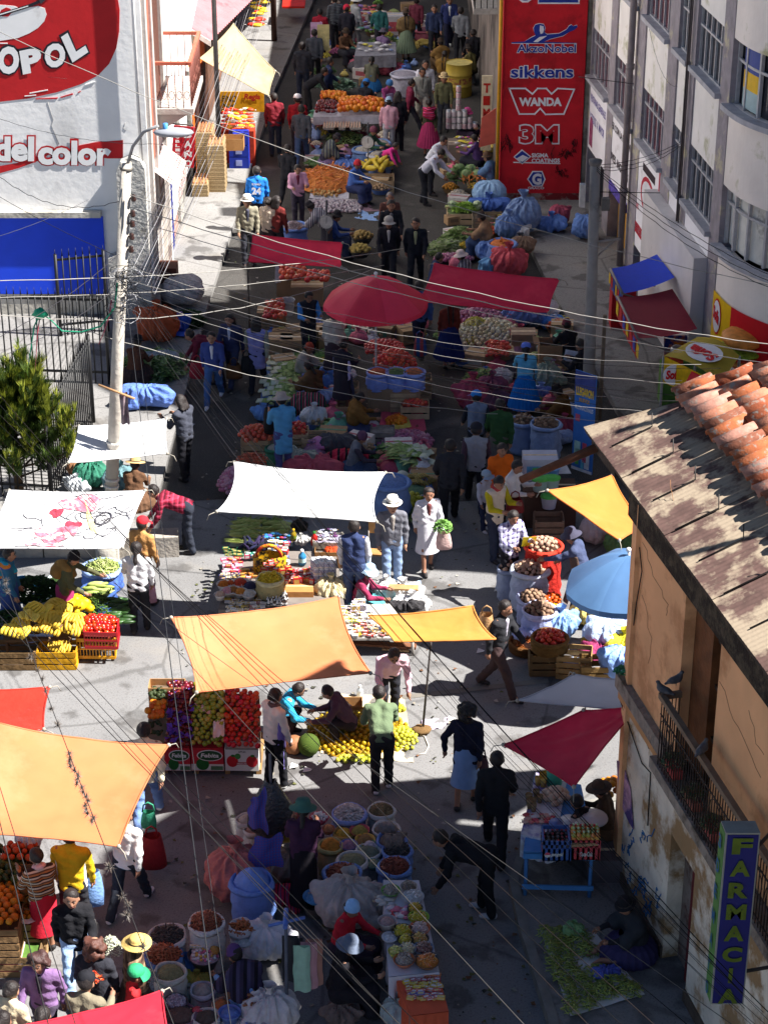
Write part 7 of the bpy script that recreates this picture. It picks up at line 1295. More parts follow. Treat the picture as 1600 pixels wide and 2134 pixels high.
board('paper','white price paper lying on the tangerine crate','paper',Q(z6,[(130,1490),(215,1475),(225,1500),(150,1520)],.62),0,white_p,(5,4),.01);carton(12,1975,.45,.4,.3,'white printed carton under the orange crates','b8aca8',band='8a3a38');crate(50,1975,.4,.35,.32,'low crate with green leaves under the tangerines',fill='3a5a1c');bundle(62,1745,.18,'c8c6c8','white plastic bag under the orange tarp edge',.9,name='plastic_bag')
bag((*G(188,1850,.6)[:2],1.0),'pale blue plastic bag carried by the mustard jumper person','6a90c8',.36,.5,.2);bag((*G(318,1768,.5)[:2],.85),'red net bag carried by the white jumper person','8a1820',.34,.5,.2);bag((*G(312,1725,.7)[:2],1.1),'small green bag above the red net bag','2c8a68',.2,.25,.12)
c=G(232,1982,1.2);leaves(c,.14,['b8b8a0','a0a888','c8c8b8'],'spray of tiny white flowers carried by the curly haired woman',260,.02,.2,'flower_spray');c=G(200,2038,1.15);leaves(c,.1,['d04818','c8381c','d87a50'],'orange flowers held by the black cap person',120,.025,.1,'flower_bunch');c=G(308,2040,1.0);leaves(c,.13,['8a8a84','a8a8a0','6a6a60'],'dry grey flower tuft by the green cap child',160,.02,.12,'flower_spray')
# cold drinks stall
LIFT=.54
f=table('drinks_table','blue wooden drinks table by the house corner',Q(zD,[(300,470),(560,520),(640,900),(240,890)],.88),M('174a94',.6,.12,5),z0=.0);p0,p1=f(0,1),f(1,1)
b=MB();b.obox(p0+Vector((0,0,-.12)),p1-p0,(0,.03,0),(0,0,.1));b.obox(p0+Vector((0,0,-.6)),p1-p0,(0,.03,0),(0,0,.06));b.build('table_rail',M('1a58a8',.6,.12,5),label='blue front rail of the drinks table',cat='rail')
board('purple_cloth','purple patterned cloth draped over the back of the drinks table','cloth',Q(zD,[(310,460),(480,500),(420,840),(225,800)],.90),0,M('b0aab0',.8,.2,9,0,'4a3a80',mix=.55),(10,10),.01,hang=.35)
def bcrate(x0,x1,ytop,ybot,col,label,word,zb=.9,hh=.3):
 a,c=G(*zD(x0,ybot),zb),G(*zD(x1,ybot),zb);t=thing('bottle_crate',label,'crate',a.lerp(c,.5));m=M(col,.4,.06,4,spec=.4);d=c-a;b=MB()
 for o,ex,ey in((a,d,Vector((0,.02,0))),(a+Vector((0,.34,0)),d,Vector((0,.02,0))),(a,Vector((.02,0,0)),Vector((0,.36,0))),(c-Vector((.02,0,0)),Vector((.02,0,0)),Vector((0,.36,0)))):b.obox(o,ex,ey,(0,0,hh*.62));b.obox(o+Vector((0,0,hh*.82)),ex,ey,(0,0,hh*.18))
 for k in range(6):b.obox(a+d*(k/5.3),d.normalized()*.03,(0,.02,0),(0,0,hh))
 b.obox(a,d,(0,.36,0),(0,0,.01));b.build('crate_shell',m,t);text(word,a+d*.3+Vector((0,-.003,hh*.2)),d*.45,(0,0,hh*.24),white_p,t,'lettering',.03,.2,.003,(0,-1,0))
 if word=='pepsi':b=MB();q=a+d*.18+Vector((0,-.004,hh*.32));b.prism([q+Vector((.04*math.cos(k*PI/8),0,.04*math.sin(k*PI/8)))for k in range(16)],(0,-.002,0));b.build('round_emblem',white_p,t);b=MB();b.prism([q+Vector((.036*math.cos(k*PI/8),-.003,.036*math.sin(k*PI/8)+.004))for k in range(9)],(0,-.002,0));b.build('round_emblem',M('b01828'),t)
 return a,d
a,d=bcrate(345,498,860,945,'122a6e','dark blue bottle crate on the drinks table','pepsi');items('cola_bottle','dark cola bottle in the blue crate','bottle','cola bottles in the blue crate',[a+d*((i+.5)/6)+Vector((0,.05+.075*j,.1))for i in range(6)for j in range(5)],'bottle',[(M('140a08',.15,spec=.6),M('8a1418'),M('1a1a28')),(M('140a08',.15,spec=.6),M('2a2a30'),M('8a1a1c'))],.034,.04,(0,.02,0))
a,d=bcrate(505,660,845,940,'b0181c','red bottle crate on the drinks table','Coca-Cola');items('juice_bottle','orange soda bottle standing over the red crate','bottle','orange soda bottles',[a+d*((i+.5)/6)+Vector((0,.04+.075*j,.28))for i in range(6)for j in range(3)],'bottle',[(M('a8440c',.15,spec=.6),M('6a8a50'),M('b8701c')),(M('7a7010',.15,spec=.6),M('8aa870'),M('b84a14'))],.034,.04,(0,.02,0));board('wood_tray','wooden tray under the soda bottles','tray',Q(zD,[(505,838),(660,828),(662,845),(506,855)],1.16),.04,M('7a5430',.8))
items('juice_glass','glass of orange juice at the back of the drinks table','glass','glasses of orange juice',[G(*zD(x,y),.91)for x,y in((320,520),(345,500),(365,495),(385,510),(350,530))],'glass',[(M('c8780c',.15,spec=.6),M('d08a1c')),(M('c88a20',.15,spec=.6),M('d89a2c'))],.05,.08,(0,0,0));items('juice_glass','glass of brown tea beside the eggs','glass','glasses of brown tea',[G(*zD(x,y),.91)for x,y in((270,620),(295,640),(310,595),(330,620),(275,650),(295,668))],'glass',[(M('6a4a24',.15,spec=.6),M('7a5428'))],.05,.08,(0,0,0))
items('bread_roll','pale bread roll on the drinks table','bread','bread rolls on the drinks table',dome(G(*zD(418,590),.93),.17,.1,18),'lump',[(M('b08464',.8,.1),),(M('a87858',.8,.1),)],.055);b=MB();cc=G(*zD(412,515),.91);b.lathe([(.1,0),(.11,.2),(.1,.22)],cc,14);b.build('green_mug',M('0e6a4a',.5),label='large green jug on the drinks table',cat='jug')
packs(*zD(245,685),*zD(410,740),.92,6,4,['a81c1c','b83a34','c07860','a81420','b8a8a0'],'red wrapped snack on the drinks table','red snacks on the drinks table',.05,'pouch','snack_packet')
for x,y,r,cl,lb in((500,725,.14,'a8a8a8','round grey white lid on the drinks table'),(622,706,.2,'b4a8a4','largest white plastic lid leaning by the vendor'),(560,748,.17,'a8b0a0','pale green lid behind the soda bottles'),(425,735,.1,'2a3a7a','small blue lid on the drinks table')):cc=G(*zD(x,y),.98);b=MB();b.lathe([(0,.03),(r*.3,.03),(r*.35,.02),(r,.015),(r*1.03,-.01),(0,-.012)],cc,22);b.build('round_cover',M(cl,.5,.05),label=lb,cat='lid')
items('orange','orange in the heap behind the drinks vendor','orange','oranges behind the drinks vendor',dome(G(*zD(725,540),.8),.16,.12,16),'ball',ORM,.05);carton(*zD(700,880),.5,.5,.35,'dark box on the ground behind the drinks table','2a2224',z0=.13)
# green chilli sheet
cm=Q(zD,[(333,1332),(640,1345),(915,1690),(500,1812)],.14);board('groundsheet','grey white groundsheet spread with green chillies','groundsheet',cm,0,M('b4b0aa',.9,.08,5),(18,14),.008);f=quad(cm);chm=[M('5c6a16',.5,.2,9,spec=.4),M('48580f',.5,.2,9,spec=.4),M('727c22',.5,.2,9,spec=.4)]
pl=[]
for row,n in((.07,11),(.3,11)):
 for k in range(n):c=f(row+.05*math.sin(k),(k+.4)/n);pl+=[(p,U(.8,1.3),np.array(rotm(None,.4)),random.randrange(3))for p in[q[:]for q in dome(c+Vector((0,0,.02)),.095,.06,26)]]
for s,q,r in((.6,.12,.26),(.62,.3,.2),(.6,.62,.26),(.72,.78,.3),(.55,.85,.22),(.85,.9,.2)):pl+=[(p[:],U(.8,1.3),np.array(rotm(None,.4)),random.randrange(3))for p in dome(f(s,q)+Vector((0,0,.02)),r*.68,.09,64)]
litter('green_chillies',sliver(.05,.0085,.3),pl,chm,None,label='rows of small piles of green chillies on the groundsheet',kind='stuff');bundle(*zD(522,1325),.13,'4a7a3a','knotted green plastic bag at the groundsheet corner',.14,name='plastic_bag');bundle(*zD(705,1560),.14,'1c2480','blue cloth by the feet of the chilli vendor',.14,(1.4,.8,.5),'cloth_bundle',False)
def pigeon(p,rz,label):
 q=Sdf(.012,.03);f_=np.array([math.cos(rz),math.sin(rz),0.]);u_=np.array([0,0,1.]);p=np.array(p[:]);c=np.zeros(3)+u_*.08
 q.cone(c-f_*.05,c+f_*.05+u_*.02,.05,.055);q.cone(c+f_*.07+u_*.05,c+f_*.09+u_*.10,.03,.028);q.cone(c+f_*.11+u_*.10,c+f_*.135+u_*.095,.01,.004);q.cone(c-f_*.06,c-f_*.17-u_*.03,.035,.018);r_=np.array([-f_[1],f_[0],0])
 for sg in(-1,1):q.cone(c+f_*.03+r_*sg*.045,c-f_*.11+r_*sg*.03-u_*.01,.025,.012);q.cone(c+r_*sg*.02-u_*.04,c+r_*sg*.02-u_*.085,.008)
 q_=.8;o=nobj('pigeon',q.mesh('pigeon'),M('17181c',.6,.3,14),None,p.tolist());o.scale=(q_,q_,q_);tag(o,label,'pigeon')
pigeon(op(1.95,4.0,.23),2.6,'dark pigeon perched on the balcony rail corner');pigeon(op(1.97,4.13,.1),.4,'dark pigeon on the short end of the balcony rail');pigeon(op(3.2,4.0,.23),.9,'dark pigeon half way along the balcony rail');
for s,cl,lb in((2.15,'a01c1c','red flower box on the balcony floor'),(2.8,'6a2a20','brown flower pot on the balcony'),(3.4,'8a2a24','red striped plant pot by the railing'),(4.1,'a8804a','tan paper bag among the balcony plants')):cc=op(s,3.03,.12);b=MB();b.box(cc,(.12,.3,.12),.2);b.build('planter',M(cl,.8),label=lb,cat='planter');leaves(cc+Vector((0,0,.14)),.14,['2a2c14','3a3a1c','4a3c20','1c3a1c'],'dry plants growing in the '+lb.split(' on ')[0].split(' by ')[0].split(' among ')[0],90,.04,.12,'balcony_plant')
leaves(op(.05,3.14,.03),.1,['0e4a28','1c6a3a'],'green plastic scrap on the ledge corner',40,.05,.06,'plastic_scrap')
c=G(922,1103,1.02);leaves(c,.15,['3a6a1c','4f8a24','2c5414'],'leafy greens sticking out of the pink bag',160,.05,.16)
# spring onions and onions, middle of the street
LIFT=.56
lk=[(M('b4b890',.7,.12,9),M(c,.7,.2,9))for c in('5f7a2c','7a9040','4c6a24')]
board('groundsheet','blue sheet under the rows of spring onions','groundsheet',[(556,745,0),(650,745,0),(640,852,0),(540,850,0)],0,M('2a4a94',.8,.1,6),(8,8),.01)
items('spring_onion_bunch','bunch of spring onions in the neat rows beside the brown jacket vendor','spring onions','spring onion bunches in rows',surf([(565,748,.04),(650,745,.04),(632,848,.04),(550,848,.04)],4,13,.06,.14,.15),'leek',lk,.105,.12,(-PI/2,.12,.35))
items('spring_onion_bunch','bunch of spring onions piled by the bananas in the shade','spring onions','spring onions by the dark bananas',surf([(820,952,.1),(880,958,.1),(888,985,.1),(815,978,.1)],3,6,.1,.18,.2),'leek',lk,.11,.12,(PI/2,.15,.5))
leaves(G(682,852,0),.38,['6a8030','7f9440','4f6a24'],'heap of loose lettuce leaves by the wooden crate',300,.07,.16,e=.8);leaves(G(804,945,.05),.26,['24481c','35602a'],'dark green herb bunch beside the red onions',140,.09,.12)
bundle(643,838,.3,'a0203a','striped woven carrying cloth bundle by the onions',0,(1.3,.8,.8),'woven_bundle',False,mat=stripes(['8a1c34','1c4a3a','b85a6a','20141c','2a5a48'],9,'X'));bundle(655,868,.26,'a8a8ac','white knotted sack beside the woven cloth',0,(1.1,.8,.85));bundle(632,878,.2,'2c50b8','bright blue plastic sheet crumpled on the road',0,(1.8,.6,.4),'crumpled_sheet',False);bundle(550,862,.2,'3a68b8','blue bag behind the tomato box',0);bundle(690,800,.26,'2a54a8','blue bag behind the brown jacket vendor',0);bundle(668,825,.4,'5a78b0','pale blue skirt cloth spread by the vendor',0,(1.2,.8,.45),'cloth_bundle',False)
tom=[(M(c,.3,.1,9,spec=.5,rnd=.15),GRN)for c in('b8180c','a41408','c4240e')]
carton(822,800,1.0,.6,.48,'wooden box stand under the tomato heap','5a4028');items('tomato','tomato in the heap under the red umbrella','tomato','tomatoes under the red umbrella',dome(G(822,758,.6),.42,.26,72,.8),'apple',tom,.056)
for x,lb,fc in((787,'blue sack of small peppers on the crates','8a2a14'),(826,'blue sack of green beans on the crates','2c4a1c'),(862,'blue sack of orange peppers on the crates','8a3414')):c=sack(x,776,.2,.35,'4a62c0',lb,fill=fc,z0=.42,rim='6278d0');bits(c,.16,[fc,'3a5a20' if x==826 else 'a83818',fc],'vegetables in the '+lb,60,.025,.06)
for x,y in((795,835),(840,838),(872,812)):crate(x,y-28,.5,.4,.42,'wooden crate under the blue sack near %s'%{795:'the lilac apron',840:'the red groundsheet',872:'the open road'}[x])
c=crate(864,838,.55,.4,.28,'crate of red tomatoes at the groundsheet corner',fill='5a120c');items('tomato','tomato in the crate at the groundsheet corner','tomato','tomatoes in the corner crate',dome(c-Vector((0,0,.03)),.22,.05,26,.7),'apple',tom,.042);crate(728,800,.35,.35,.5,'tall wooden crate beside the lilac apron woman');crate(724,838,.45,.4,.35,'wooden crate behind the lettuce leaves');bundle(727,780,.12,'b4b4b4','white plastic bag on the tall crate',.5,tie=False,name='plastic_bag')
board('red_groundsheet','red plastic groundsheet beside the mustard jacket vendor','groundsheet',[(795,855,0),(880,855,0),(895,935,0),(785,935,0)],0,M('98182a',.6,.1,6),(12,10),.015)
oni=[(M(c,.4,.15,9,spec=.4,rnd=.2),STEM)for c in('7a2a48','8a3a56','94566a','6a2040')];items('red_onion','red onion in the spread on the red groundsheet','onion','red onions on the red groundsheet',dome(G(845,920,.02),.52,.14,150,.9),'onion',oni,.045);items('tangerine','tangerine in the small pile on the red groundsheet','tangerine','tangerines on the red groundsheet',dome(G(826,878,.03),.2,.1,34),'ball',orm,.045);board('yellow_cloth','yellow cloth under the tangerines','cloth',[(812,880,.03),(850,872,.03),(858,890,.03),(825,898,.03)],0,M('8a7a1c',.8),(6,5),.01)
bundle(742,885,.3,'a04a5c','pink and white striped cloth roll by the vendor',0,(1.6,.6,.55),'cloth_roll',False,rz=-.3,mat=stripes(['a83a60','a8a0a8','a8a0a8','b0607c'],5,'Y'));crate(797,892,.45,.35,.25,'flat grey crate with a price card on the groundsheet',col='5a5248',fill='4a443c')
c=crate(532,905,.5,.5,.45,'box of tomatoes behind the light blue coat',fill='5a100a');items('tomato','tomato in the box behind the light blue coat','tomato','tomatoes by the blue coat',dome(G(535,905,.48),.32,.14,42),'apple',tom,.046);items('tomato','tomato in the small box beside the light blue coat','tomato','tomatoes in the small box',dome(G(617,892,.5),.2,.1,20),'apple',tom,.042);crate(617,895,.45,.4,.45,'wooden box of tomatoes beside the light blue coat',fill='5a100a');crate(655,905,.45,.4,.4,'empty open wooden box near the pink sack');sack(663,925,.18,.28,'9a4078','pink sack in the open wooden box',fill='8a3068',fh=.15,fillm=M('a04a80',.8,.1,6,.4));strew('chilli_pods','red chillies spread below the tomatoes',G(525,960,.35),.28,.08,120,sliver(.05,.012,.3),[M('8a1c0c',.5),M('a02810',.5)]);sack(570,935,.14,.32,'1c5a3a','green rimmed white sack by the blue coat',fill='8a8a7a');bundle(700,925,.34,'18181c','black plastic heap behind the headscarf vendor',0,(1.3,.8,.7),'plastic_bag',False);bundle(725,955,.3,'a01c2a','red and black woven cloth heap by the headscarf vendor',0,(1.5,.7,.6),'woven_bundle',False,mat=stripes(['a81c34','b8283c','18141a'],7,'X'));bundle(655,975,.4,'8a1c28','red plastic heap behind the white tarp',0,(1.5,.8,.5),'plastic_bag',False);bundle(625,955,.3,'6a7060','grey green clear plastic bag heap',0,(1.4,.8,.6),'plastic_bag',False)
items('banana_bunch','dark ripe banana bunch beside the spring onions in shade','banana','dark bananas in the shade',dome(G(865,1005,.25),.25,.12,10),'banana',[(M('6a5014',.6,.4,9),STEM)],.08,.1,(PI,.3,.8));items('cauliflower','white cauliflower beside the dark bananas','cauliflower',None,[G(838,995,.3)],'cabbage',[(M('a8a48c',.8,.15,30),M('4a6a2c'))],.13,0);sack(862,1022,.26,.25,'2c54a4','blue sack of cut greens below the dark bananas',fill='2c4a2c');sack(815,1005,.3,.75,'3c5a9a','tall blue sack at the white tarp corner',fill='35508c');items('lime','yellow green fruit beside the old man with the hat','lime','limes behind the old man',dome(G(852,1045,.2),.3,.12,40),'ball',lim,.045)
strew('red_onion_pile','purple onions piled at the white tarp edge',G(490,1010,.25),.3,.3,130,unit('onion'),oni[0][:1]+oni[2][:1],(.04,.05),1.4)
# tomato stall and onion stall under the maroon tarps
for(cs,n,lb)in(([(585,556,.75),(635,556,.75),(635,588,.6),(583,588,.6)],(5,5),'tomato in the far boxes by the white cloth'),([(640,572,.7),(690,572,.7),(688,592,.62),(638,590,.62)],(5,3),'tomato in the far low tray'),([(556,632,.72),(594,630,.72),(592,672,.6),(548,672,.6)],(4,5),'tomato in the far box beside the white bucket')):items('tomato',lb,'tomato',lb.replace('tomato','tomatoes',1),surf(cs,*n,.03,.08),'apple',tom,.07)
for x,y,w,lb in((585,700,.5,'brown carton under the far tomato stall'),(607,702,.45,'carton with black printed bars under the tomato stall'),(640,592,.7,'long carton under the far tomato tray'),(566,645,.6,'carton holding tomatoes by the white bucket'),(690,690,.5,'plain carton behind the spring onion vendors'),(610,572,.7,'carton under the farthest tomato heap'),(660,680,.45,'brown carton beside the green one')):carton(x,y,w,.4,.5 if y>600 else .45,lb,random.choice(('6e4c2c','7a5632','5e4026')),band='3a2a1c' if w==.45 else None)
t=carton(639,703,.36,.3,.42,'green carton with black letters under the tomato stall','2c6a2a');q=G(627,722,.1);text('FH',q+Vector((0,-.01,.1)),(.24,0,0),(0,0,.2),M('101410'),t,'lettering',.04,0,.012,(0,-1,0))
b=MB();cc=G(599,655,.5);b.lathe([(.12,0),(.16,.32),(.17,.33),(.15,.3)],cc,16);b.build('bucket',M('8a8884',.5),label='white bucket between the far tomato boxes',cat='bucket');board('white_cloth','white cloth hanging at the end of the far tomato boxes','cloth',[(574,553,.8),(586,553,.8),(585,590,.4),(573,590,.4)],0,M('a8a4a8',.9),(5,8),.02)
strew('tomato_pile','dim red tomatoes heaped behind the umbrella pole',G(800,725,.55),.4,.1,70,unit('apple'),[tom[0][0],tom[1][0]],(.045,.055))
wo=[(M(c,.5,.15,9,rnd=.2),STEM)for c in('a89870','9a8458','b0a888')];board('onion_sheet','grey sheet under the heaps of white onions','groundsheet',[(960,650,.12),(1075,655,.12),(1080,745,.12),(955,735,.12)],0,M('4a4a58',.9),(8,6),.01)
items('white_onion','white onion in the big heap under the maroon tarp','onion','white onions under the tarp',dome(G(1018,697,.2),.72,.22,150,1.1),'onion',wo,.05);items('red_onion','dark red onion in the heap behind the white onions','onion','dark red onions behind the white',dome(G(1000,660,.25),.5,.15,60,.7),'onion',oni,.055);leaves(G(990,672,.4),.22,['8a7a10','9a8c20'],'yellow flowers beside the white onions',110,.04,.1,'flower_heap');items('red_pepper','red pepper in the box at the onion stall','pepper','red peppers at the onion stall',surf([(1016,715,.5),(1060,718,.5),(1058,748,.42),(1014,745,.42)],7,5,.03,.06),'lump',tom,.05)
carton(1040,730,.6,.5,.4,'low carton holding red peppers','5a3e24',z0=.0);carton(1090,690,.5,.4,.4,'brown carton behind the netted onion sack','5e4430',z0=.1);carton(1146,712,.45,.45,.55,'open tall carton near the lamp post','5c3c22',z0=.1,open_=True,flap=1)
for u,v,r,cl,lb,ax in((1085,703,.28,'7a1828','red netted onion sack behind the blue cap woman',(1.2,.8,.8)),(1092,655,.4,'35498a','slate blue bag heap under the tarp edge',(1.3,.8,.7)),(1156,672,.25,'1c4aa0','bright blue bag beside the black shawl vendor',(1.3,.8,.6)),(985,820,.38,'7a1424','red netted sack of onions lying on the road',(1,.8,.95)),(1025,805,.3,'4a1428','dark red netted sack behind the netted one',(1.2,.8,.8)),(1030,835,.3,'3a1420','open dark sack of purple onions',(1.2,.8,.8)),(1047,785,.24,'8a8a90','white and green checked bag by the blue skirt',(1,.8,.95)),(1140,785,.34,'5a6a58','net bag of pale cabbages beside the bowler vendor',(1,.8,.95)),(1128,820,.24,'2c3c80','dark blue bag below the cabbages',(1.2,.8,.7)),(1175,890,.26,'801424','red plastic bag beside the potato sacks',(1.2,.8,.8)),(1168,910,.22,'5a6a98','pale blue bag by the roll up banner',(1.2,.8,.7)),(1112,918,.16,'6a80b0','small blue bag between the potato sacks',(1,.8,.8))):bundle(u,v,r,cl,lb,.0,ax,tie=r>.25)
pot=[(M(c,.9,.2,12),STEM)for c in('5a3c28','6a4a30','4a3020')];potl=[(M(c,.9,.2,12),STEM)for c in('8a6248','9a7050','7a5440')]
def psack(u,v,r,h,col,lb,n,ms=pot,z0=0.,rim=None):c=sack(u,v,r,h,col,lb,fill='3a2418',rim=rim,fh=.1,z0=z0);items('potato','potato in the '+lb,'potato','potatoes in the '+lb,dome(c,r*.85,.13,n),'lump',ms,.04)
psack(1090,878,.22,.62,'5870a8','blue grey potato sack behind the green jumper',22);psack(1137,884,.26,.72,'5a70a4','larger blue grey potato sack by the banner',28)
# vegetables by the red building and far stalls
leaves(G(935,520,.1),.55,['5a7030','7a8a48','3f5a24','8a946a'],'spread of pale spring greens on the road',420,.11,.2,e=.8);leaves(G(960,498,.2),.4,['54702c','6f8440'],'upright spring greens behind the spread',240,.12,.25);items('red_onion','red onion beside the checked shawl vendor','onion','red onions by the greens',dome(G(945,540,.08),.45,.1,60,.5),'onion',oni,.05);leaves(G(975,512,.3),.2,['a87c08','b88c10'],'yellow flowers among the spring greens',80,.05,.08,'flower_heap')
c=sack(1046,508,.3,.7,'35509a','blue sack topped with carrots by the red building',fill='a83c10');items('carrot','carrot on top of the blue sack','carrot','carrots on the blue sack',dome(c,.2,.08,16),'carrot',[(M('b8440c',.6),)],.04)
for u,v,r,cl,lb,ax in((1060,545,.4,'a01c24','bright red plastic bags beside the carrot sack',(1.2,.8,.9)),(1030,555,.32,'3a74b0','pale blue bag in front of the carrot sack',(1.2,.8,.7)),(1020,520,.3,'2c4a90','dark blue bag beside the greens',(1.2,.8,.8)),(1060,470,.34,'35508c','blue tied bag by the cardboard box',(1.1,.8,.95)),(1087,485,.2,'b0acac','white bag on the brown basket',(1,.8,.9)),(1088,510,.3,'4a3020','brown basket near the red wall',(1.1,.8,.8)),(1090,445,.48,'3c5484','large slate blue sack against the red wall',(1,.8,1)),(1148,465,.32,'2c4c9c','crumpled blue sheet on the pavement by the red wall',(1.3,.8,.6)),(1165,445,.3,'6a1424','dark red sack against the red wall',(1,.8,.9)),(1018,425,.36,'1c3a94','blue folded sheet on the vegetable crates',(1.6,.8,.5)),(1018,400,.28,'5a84b4','pale blue tied sack above the crates',(.9,.8,1.3)),(1218,470,.3,'2c4c94','blue cloth by the lamp post foot',(1,.8,1.1))):bundle(u,v,r,cl,lb,.15 if u>1000 else 0,ax,tie=r>.3)
c=crate(968,437,.85,.5,.3,'brown crate of lettuce beside the red building',fill='2a3a14');leaves(c,.3,['6a9a1c','7fae28','4f7a14'],'bright green lettuce in the brown crate',180,.09,.16,e=.7);items('cabbage','pale cabbage beside the lettuce','cabbage','cabbages in the lettuce crate',[c+Vector((.3,.05,.1)),c+Vector((-.3,.1,.1))],'cabbage',[(M('8aa06a',.7),M('6a8a4a'))],.11);crate(1015,447,.7,.5,.35,'dark wire crate next to the lettuce crate',col='4a3c28')
leaves(G(975,370,.4),.5,['2c4a1c','3a5a24','1e3814'],'dark heap of vegetables by the red building',260,.1,.22);items('cabbage','green cabbage on the dark vegetable heap','cabbage','cabbages on the vegetable heap',dome(G(968,362,.55),.4,.1,7),'cabbage',[(M('5a7a3a',.7),M('4a6a2c'))],.13);items('carrot','carrot on the dark vegetable heap','carrot','carrots on the vegetable heap',dome(G(985,375,.55),.3,.1,14),'carrot',[(M('a8400c',.6),)],.045);items('banana_bunch','bunch of bananas by the yellow drainpipe','banana','bananas by the drainpipe',dome(G(1016,310,.5),.3,.15,9),'banana',[(M('a8801c',.6,.3,9),STEM)],.1,.1,(PI,.3,.8));leaves(G(1000,390,.4),.3,['a87c10','8a6410'],'yellow squash flowers on the vegetable heap',60,.06,.1,'flower_heap')
carton(965,295,.8,.6,.6,'carton table under the tower of tins','4a3a30');tin=[(M(c,.4,.3,20,0,'b8a8b0',mix=.5),M('8a8a8c',.3,metal=.6))for c in('b08a94','8a3a44','c4b8b4','7a4a54')];base=G(962,268,.62)
items('tin','tin in the stacked tower beside the red building','tin','tins in the tower',[base+Vector((-.35+.14*i,.1*j,.165*k))for k in range(3)for i in range(6)for j in range(2)if i<6-k]+[base+Vector((-.1,0,.165*k))for k in range(3,7)],'tin',tin,.065,.02,(None,0,0));packs(950,285,985,310,.62,6,3,['a8900c','b89c14','a0186a','b8b0b4'],'bright packet in front of the tins','packets before the tins',.07,'pouch','snack_packet')
car=[(M(c,.6,.1,9,rnd=.2),)for c in('b0440c','a03a08','b8501c')];c=G(688,378,.05);mound('carrot_heap',c,.82,.28,M('8a3408',.8,.3,20),'rest of the carrots under the top layer',1.3);items('carrot','carrot in the big orange heap in the far street','carrot','carrots in the big heap',dome(c+Vector((0,0,.04)),.8,.28,130,1.3),'carrot',car,.042)
board('white_sheet','white sheet with small brown onions before the carrots','groundsheet',[(648,392,.04),(728,395,.04),(726,420,.04),(645,415,.04)],0,M('8a8694',.9),(8,6),.02);items('brown_onion','brown onion scattered on the white sheet','onion','brown onions on the white sheet',surf([(648,388,.06),(722,392,.06),(700,412,.06),(648,408,.06)],8,4,.04,0,.45),'onion',[(M('7a4c1c',.5),STEM),(M('8a5a24',.5),STEM)],.05)
board('garlic_sheet','pinkish sheet covered with garlic','groundsheet',[(645,416,0),(755,420,0),(792,440,0),(645,446,0)],0,M('5a3a48',.9),(8,6),.01);items('garlic','garlic bulb spread on the pinkish sheet','garlic','garlic on the pinkish sheet',surf([(646,418,.02),(752,422,.02),(752,444,.02),(646,446,.02)],22,7,.03,.06,.4),'onion',[(M('8a7c84',.6,.1,9),STEM),(M('7a6872',.6,.1,9),STEM)],.042);board('blue_sheet','light blue sheet with loose garlic beyond the men','groundsheet',[(750,440,0),(795,444,0),(788,462,0),(738,456,0)],0,M('4a6eac',.8),(8,6),.02)
leaves(G(678,340,.15),.5,['2c4a1c','3c5c28'],'green bunches behind the carrots',220,.1,.16,e=.8);bundle(724,345,.3,'2c4aa0','blue sack mouth beside the carrots',0,(1.2,.8,.6))
for u,v,lb in((759,312,'blue sack of grain below the hanging scale'),(790,298,'blue sack of small white beans behind the child'),(790,322,'white rimmed blue sack beside the crouching child')):c=sack(u,v,.28,.5,'35508c',lb,fill='6a6258',rim='8a8c98' if v==322 else None);bits(c,.22,['7a7468','8a8270'],'dry goods in the '+lb,50,.03,.06)
items('squash','yellow squash in the crate behind the red beret vendor','squash','squash by the beret vendor',dome(G(783,348,.4),.35,.14,12),'long',[(M('a8840c',.5),STEM)],.09);crate(783,368,.9,.6,.35,'dark crate of yellow squash in the far street');c=sack(612,472,.3,.5,'3450a0','blue sack of garlic beside the striped blanket',fill='4a3c40');bits(c,.24,['6a5458','5a4648','7a686a'],'garlic bulbs in the blue sack',90,.03,.1)
for u,v,fc,lb in((755,492,'6a4a18','black basin of potatoes behind the far maroon tarp'),(750,520,'8a6a20','basin of yellow potatoes below the potato basin')):c=basin(u,v,.35,.26,'141416',lb,fill='2a1c0c',dp=.16);items('potato','potato in the '+lb,'potato','potatoes in '+lb,dome(c,.22,.1,22),'lump',[(M(fc,.8),STEM)],.055)
table('fruit_table','white edged fruit table in the far street',[(660,212,.7),(800,214,.7),(800,242,.66),(652,244,.66)],M('8a8694',.8),hang=.2)
items('orange','large orange on the white edged far table','orange','oranges on the far table',surf([(708,212,.78),(798,214,.78),(798,236,.72),(702,238,.72)],12,4,.06,.1),'ball',orm,.09);items('plum','dark plum on the far fruit table','plum','plums on the far table',surf([(664,214,.74),(702,214,.74),(698,238,.7),(656,238,.7)],8,6,.04,.06),'ball',plum,.05);items('tangerine','tangerine at the back of the far fruit table','tangerine','tangerines at the back of the far table',surf([(670,195,.8),(722,197,.8),(720,210,.76),(666,210,.76)],10,4,.04,.06),'ball',orm,.055)
egg=[(M(c,.6,.05),)for c in('a8745a','b08468')]
def eggtray(c,w,d,n,lb,rz=0.):
 b=MB();b.box(c,(w,d,.05),rz);b.build('egg_tray',M('6e665a',.95,.2,20),label='grey egg tray '+lb,cat='tray');items('egg','brown egg in the tray '+lb,'egg','eggs in the tray '+lb,[Vector(c)+Vector(((i+.5)/n*w-w/2,(j+.5)/n*d-d/2,.07))for i in range(n)for j in range(n)],'egg',egg,.028,.05,(0,.1,0))
for u,lb in((690,'leaning at the stall front next to the dark shawl'),(713,'in the middle of the far stall front'),(736,'nearest the pink jacket woman')):eggtray(G(u,265,.45),.42,.5,6,lb)
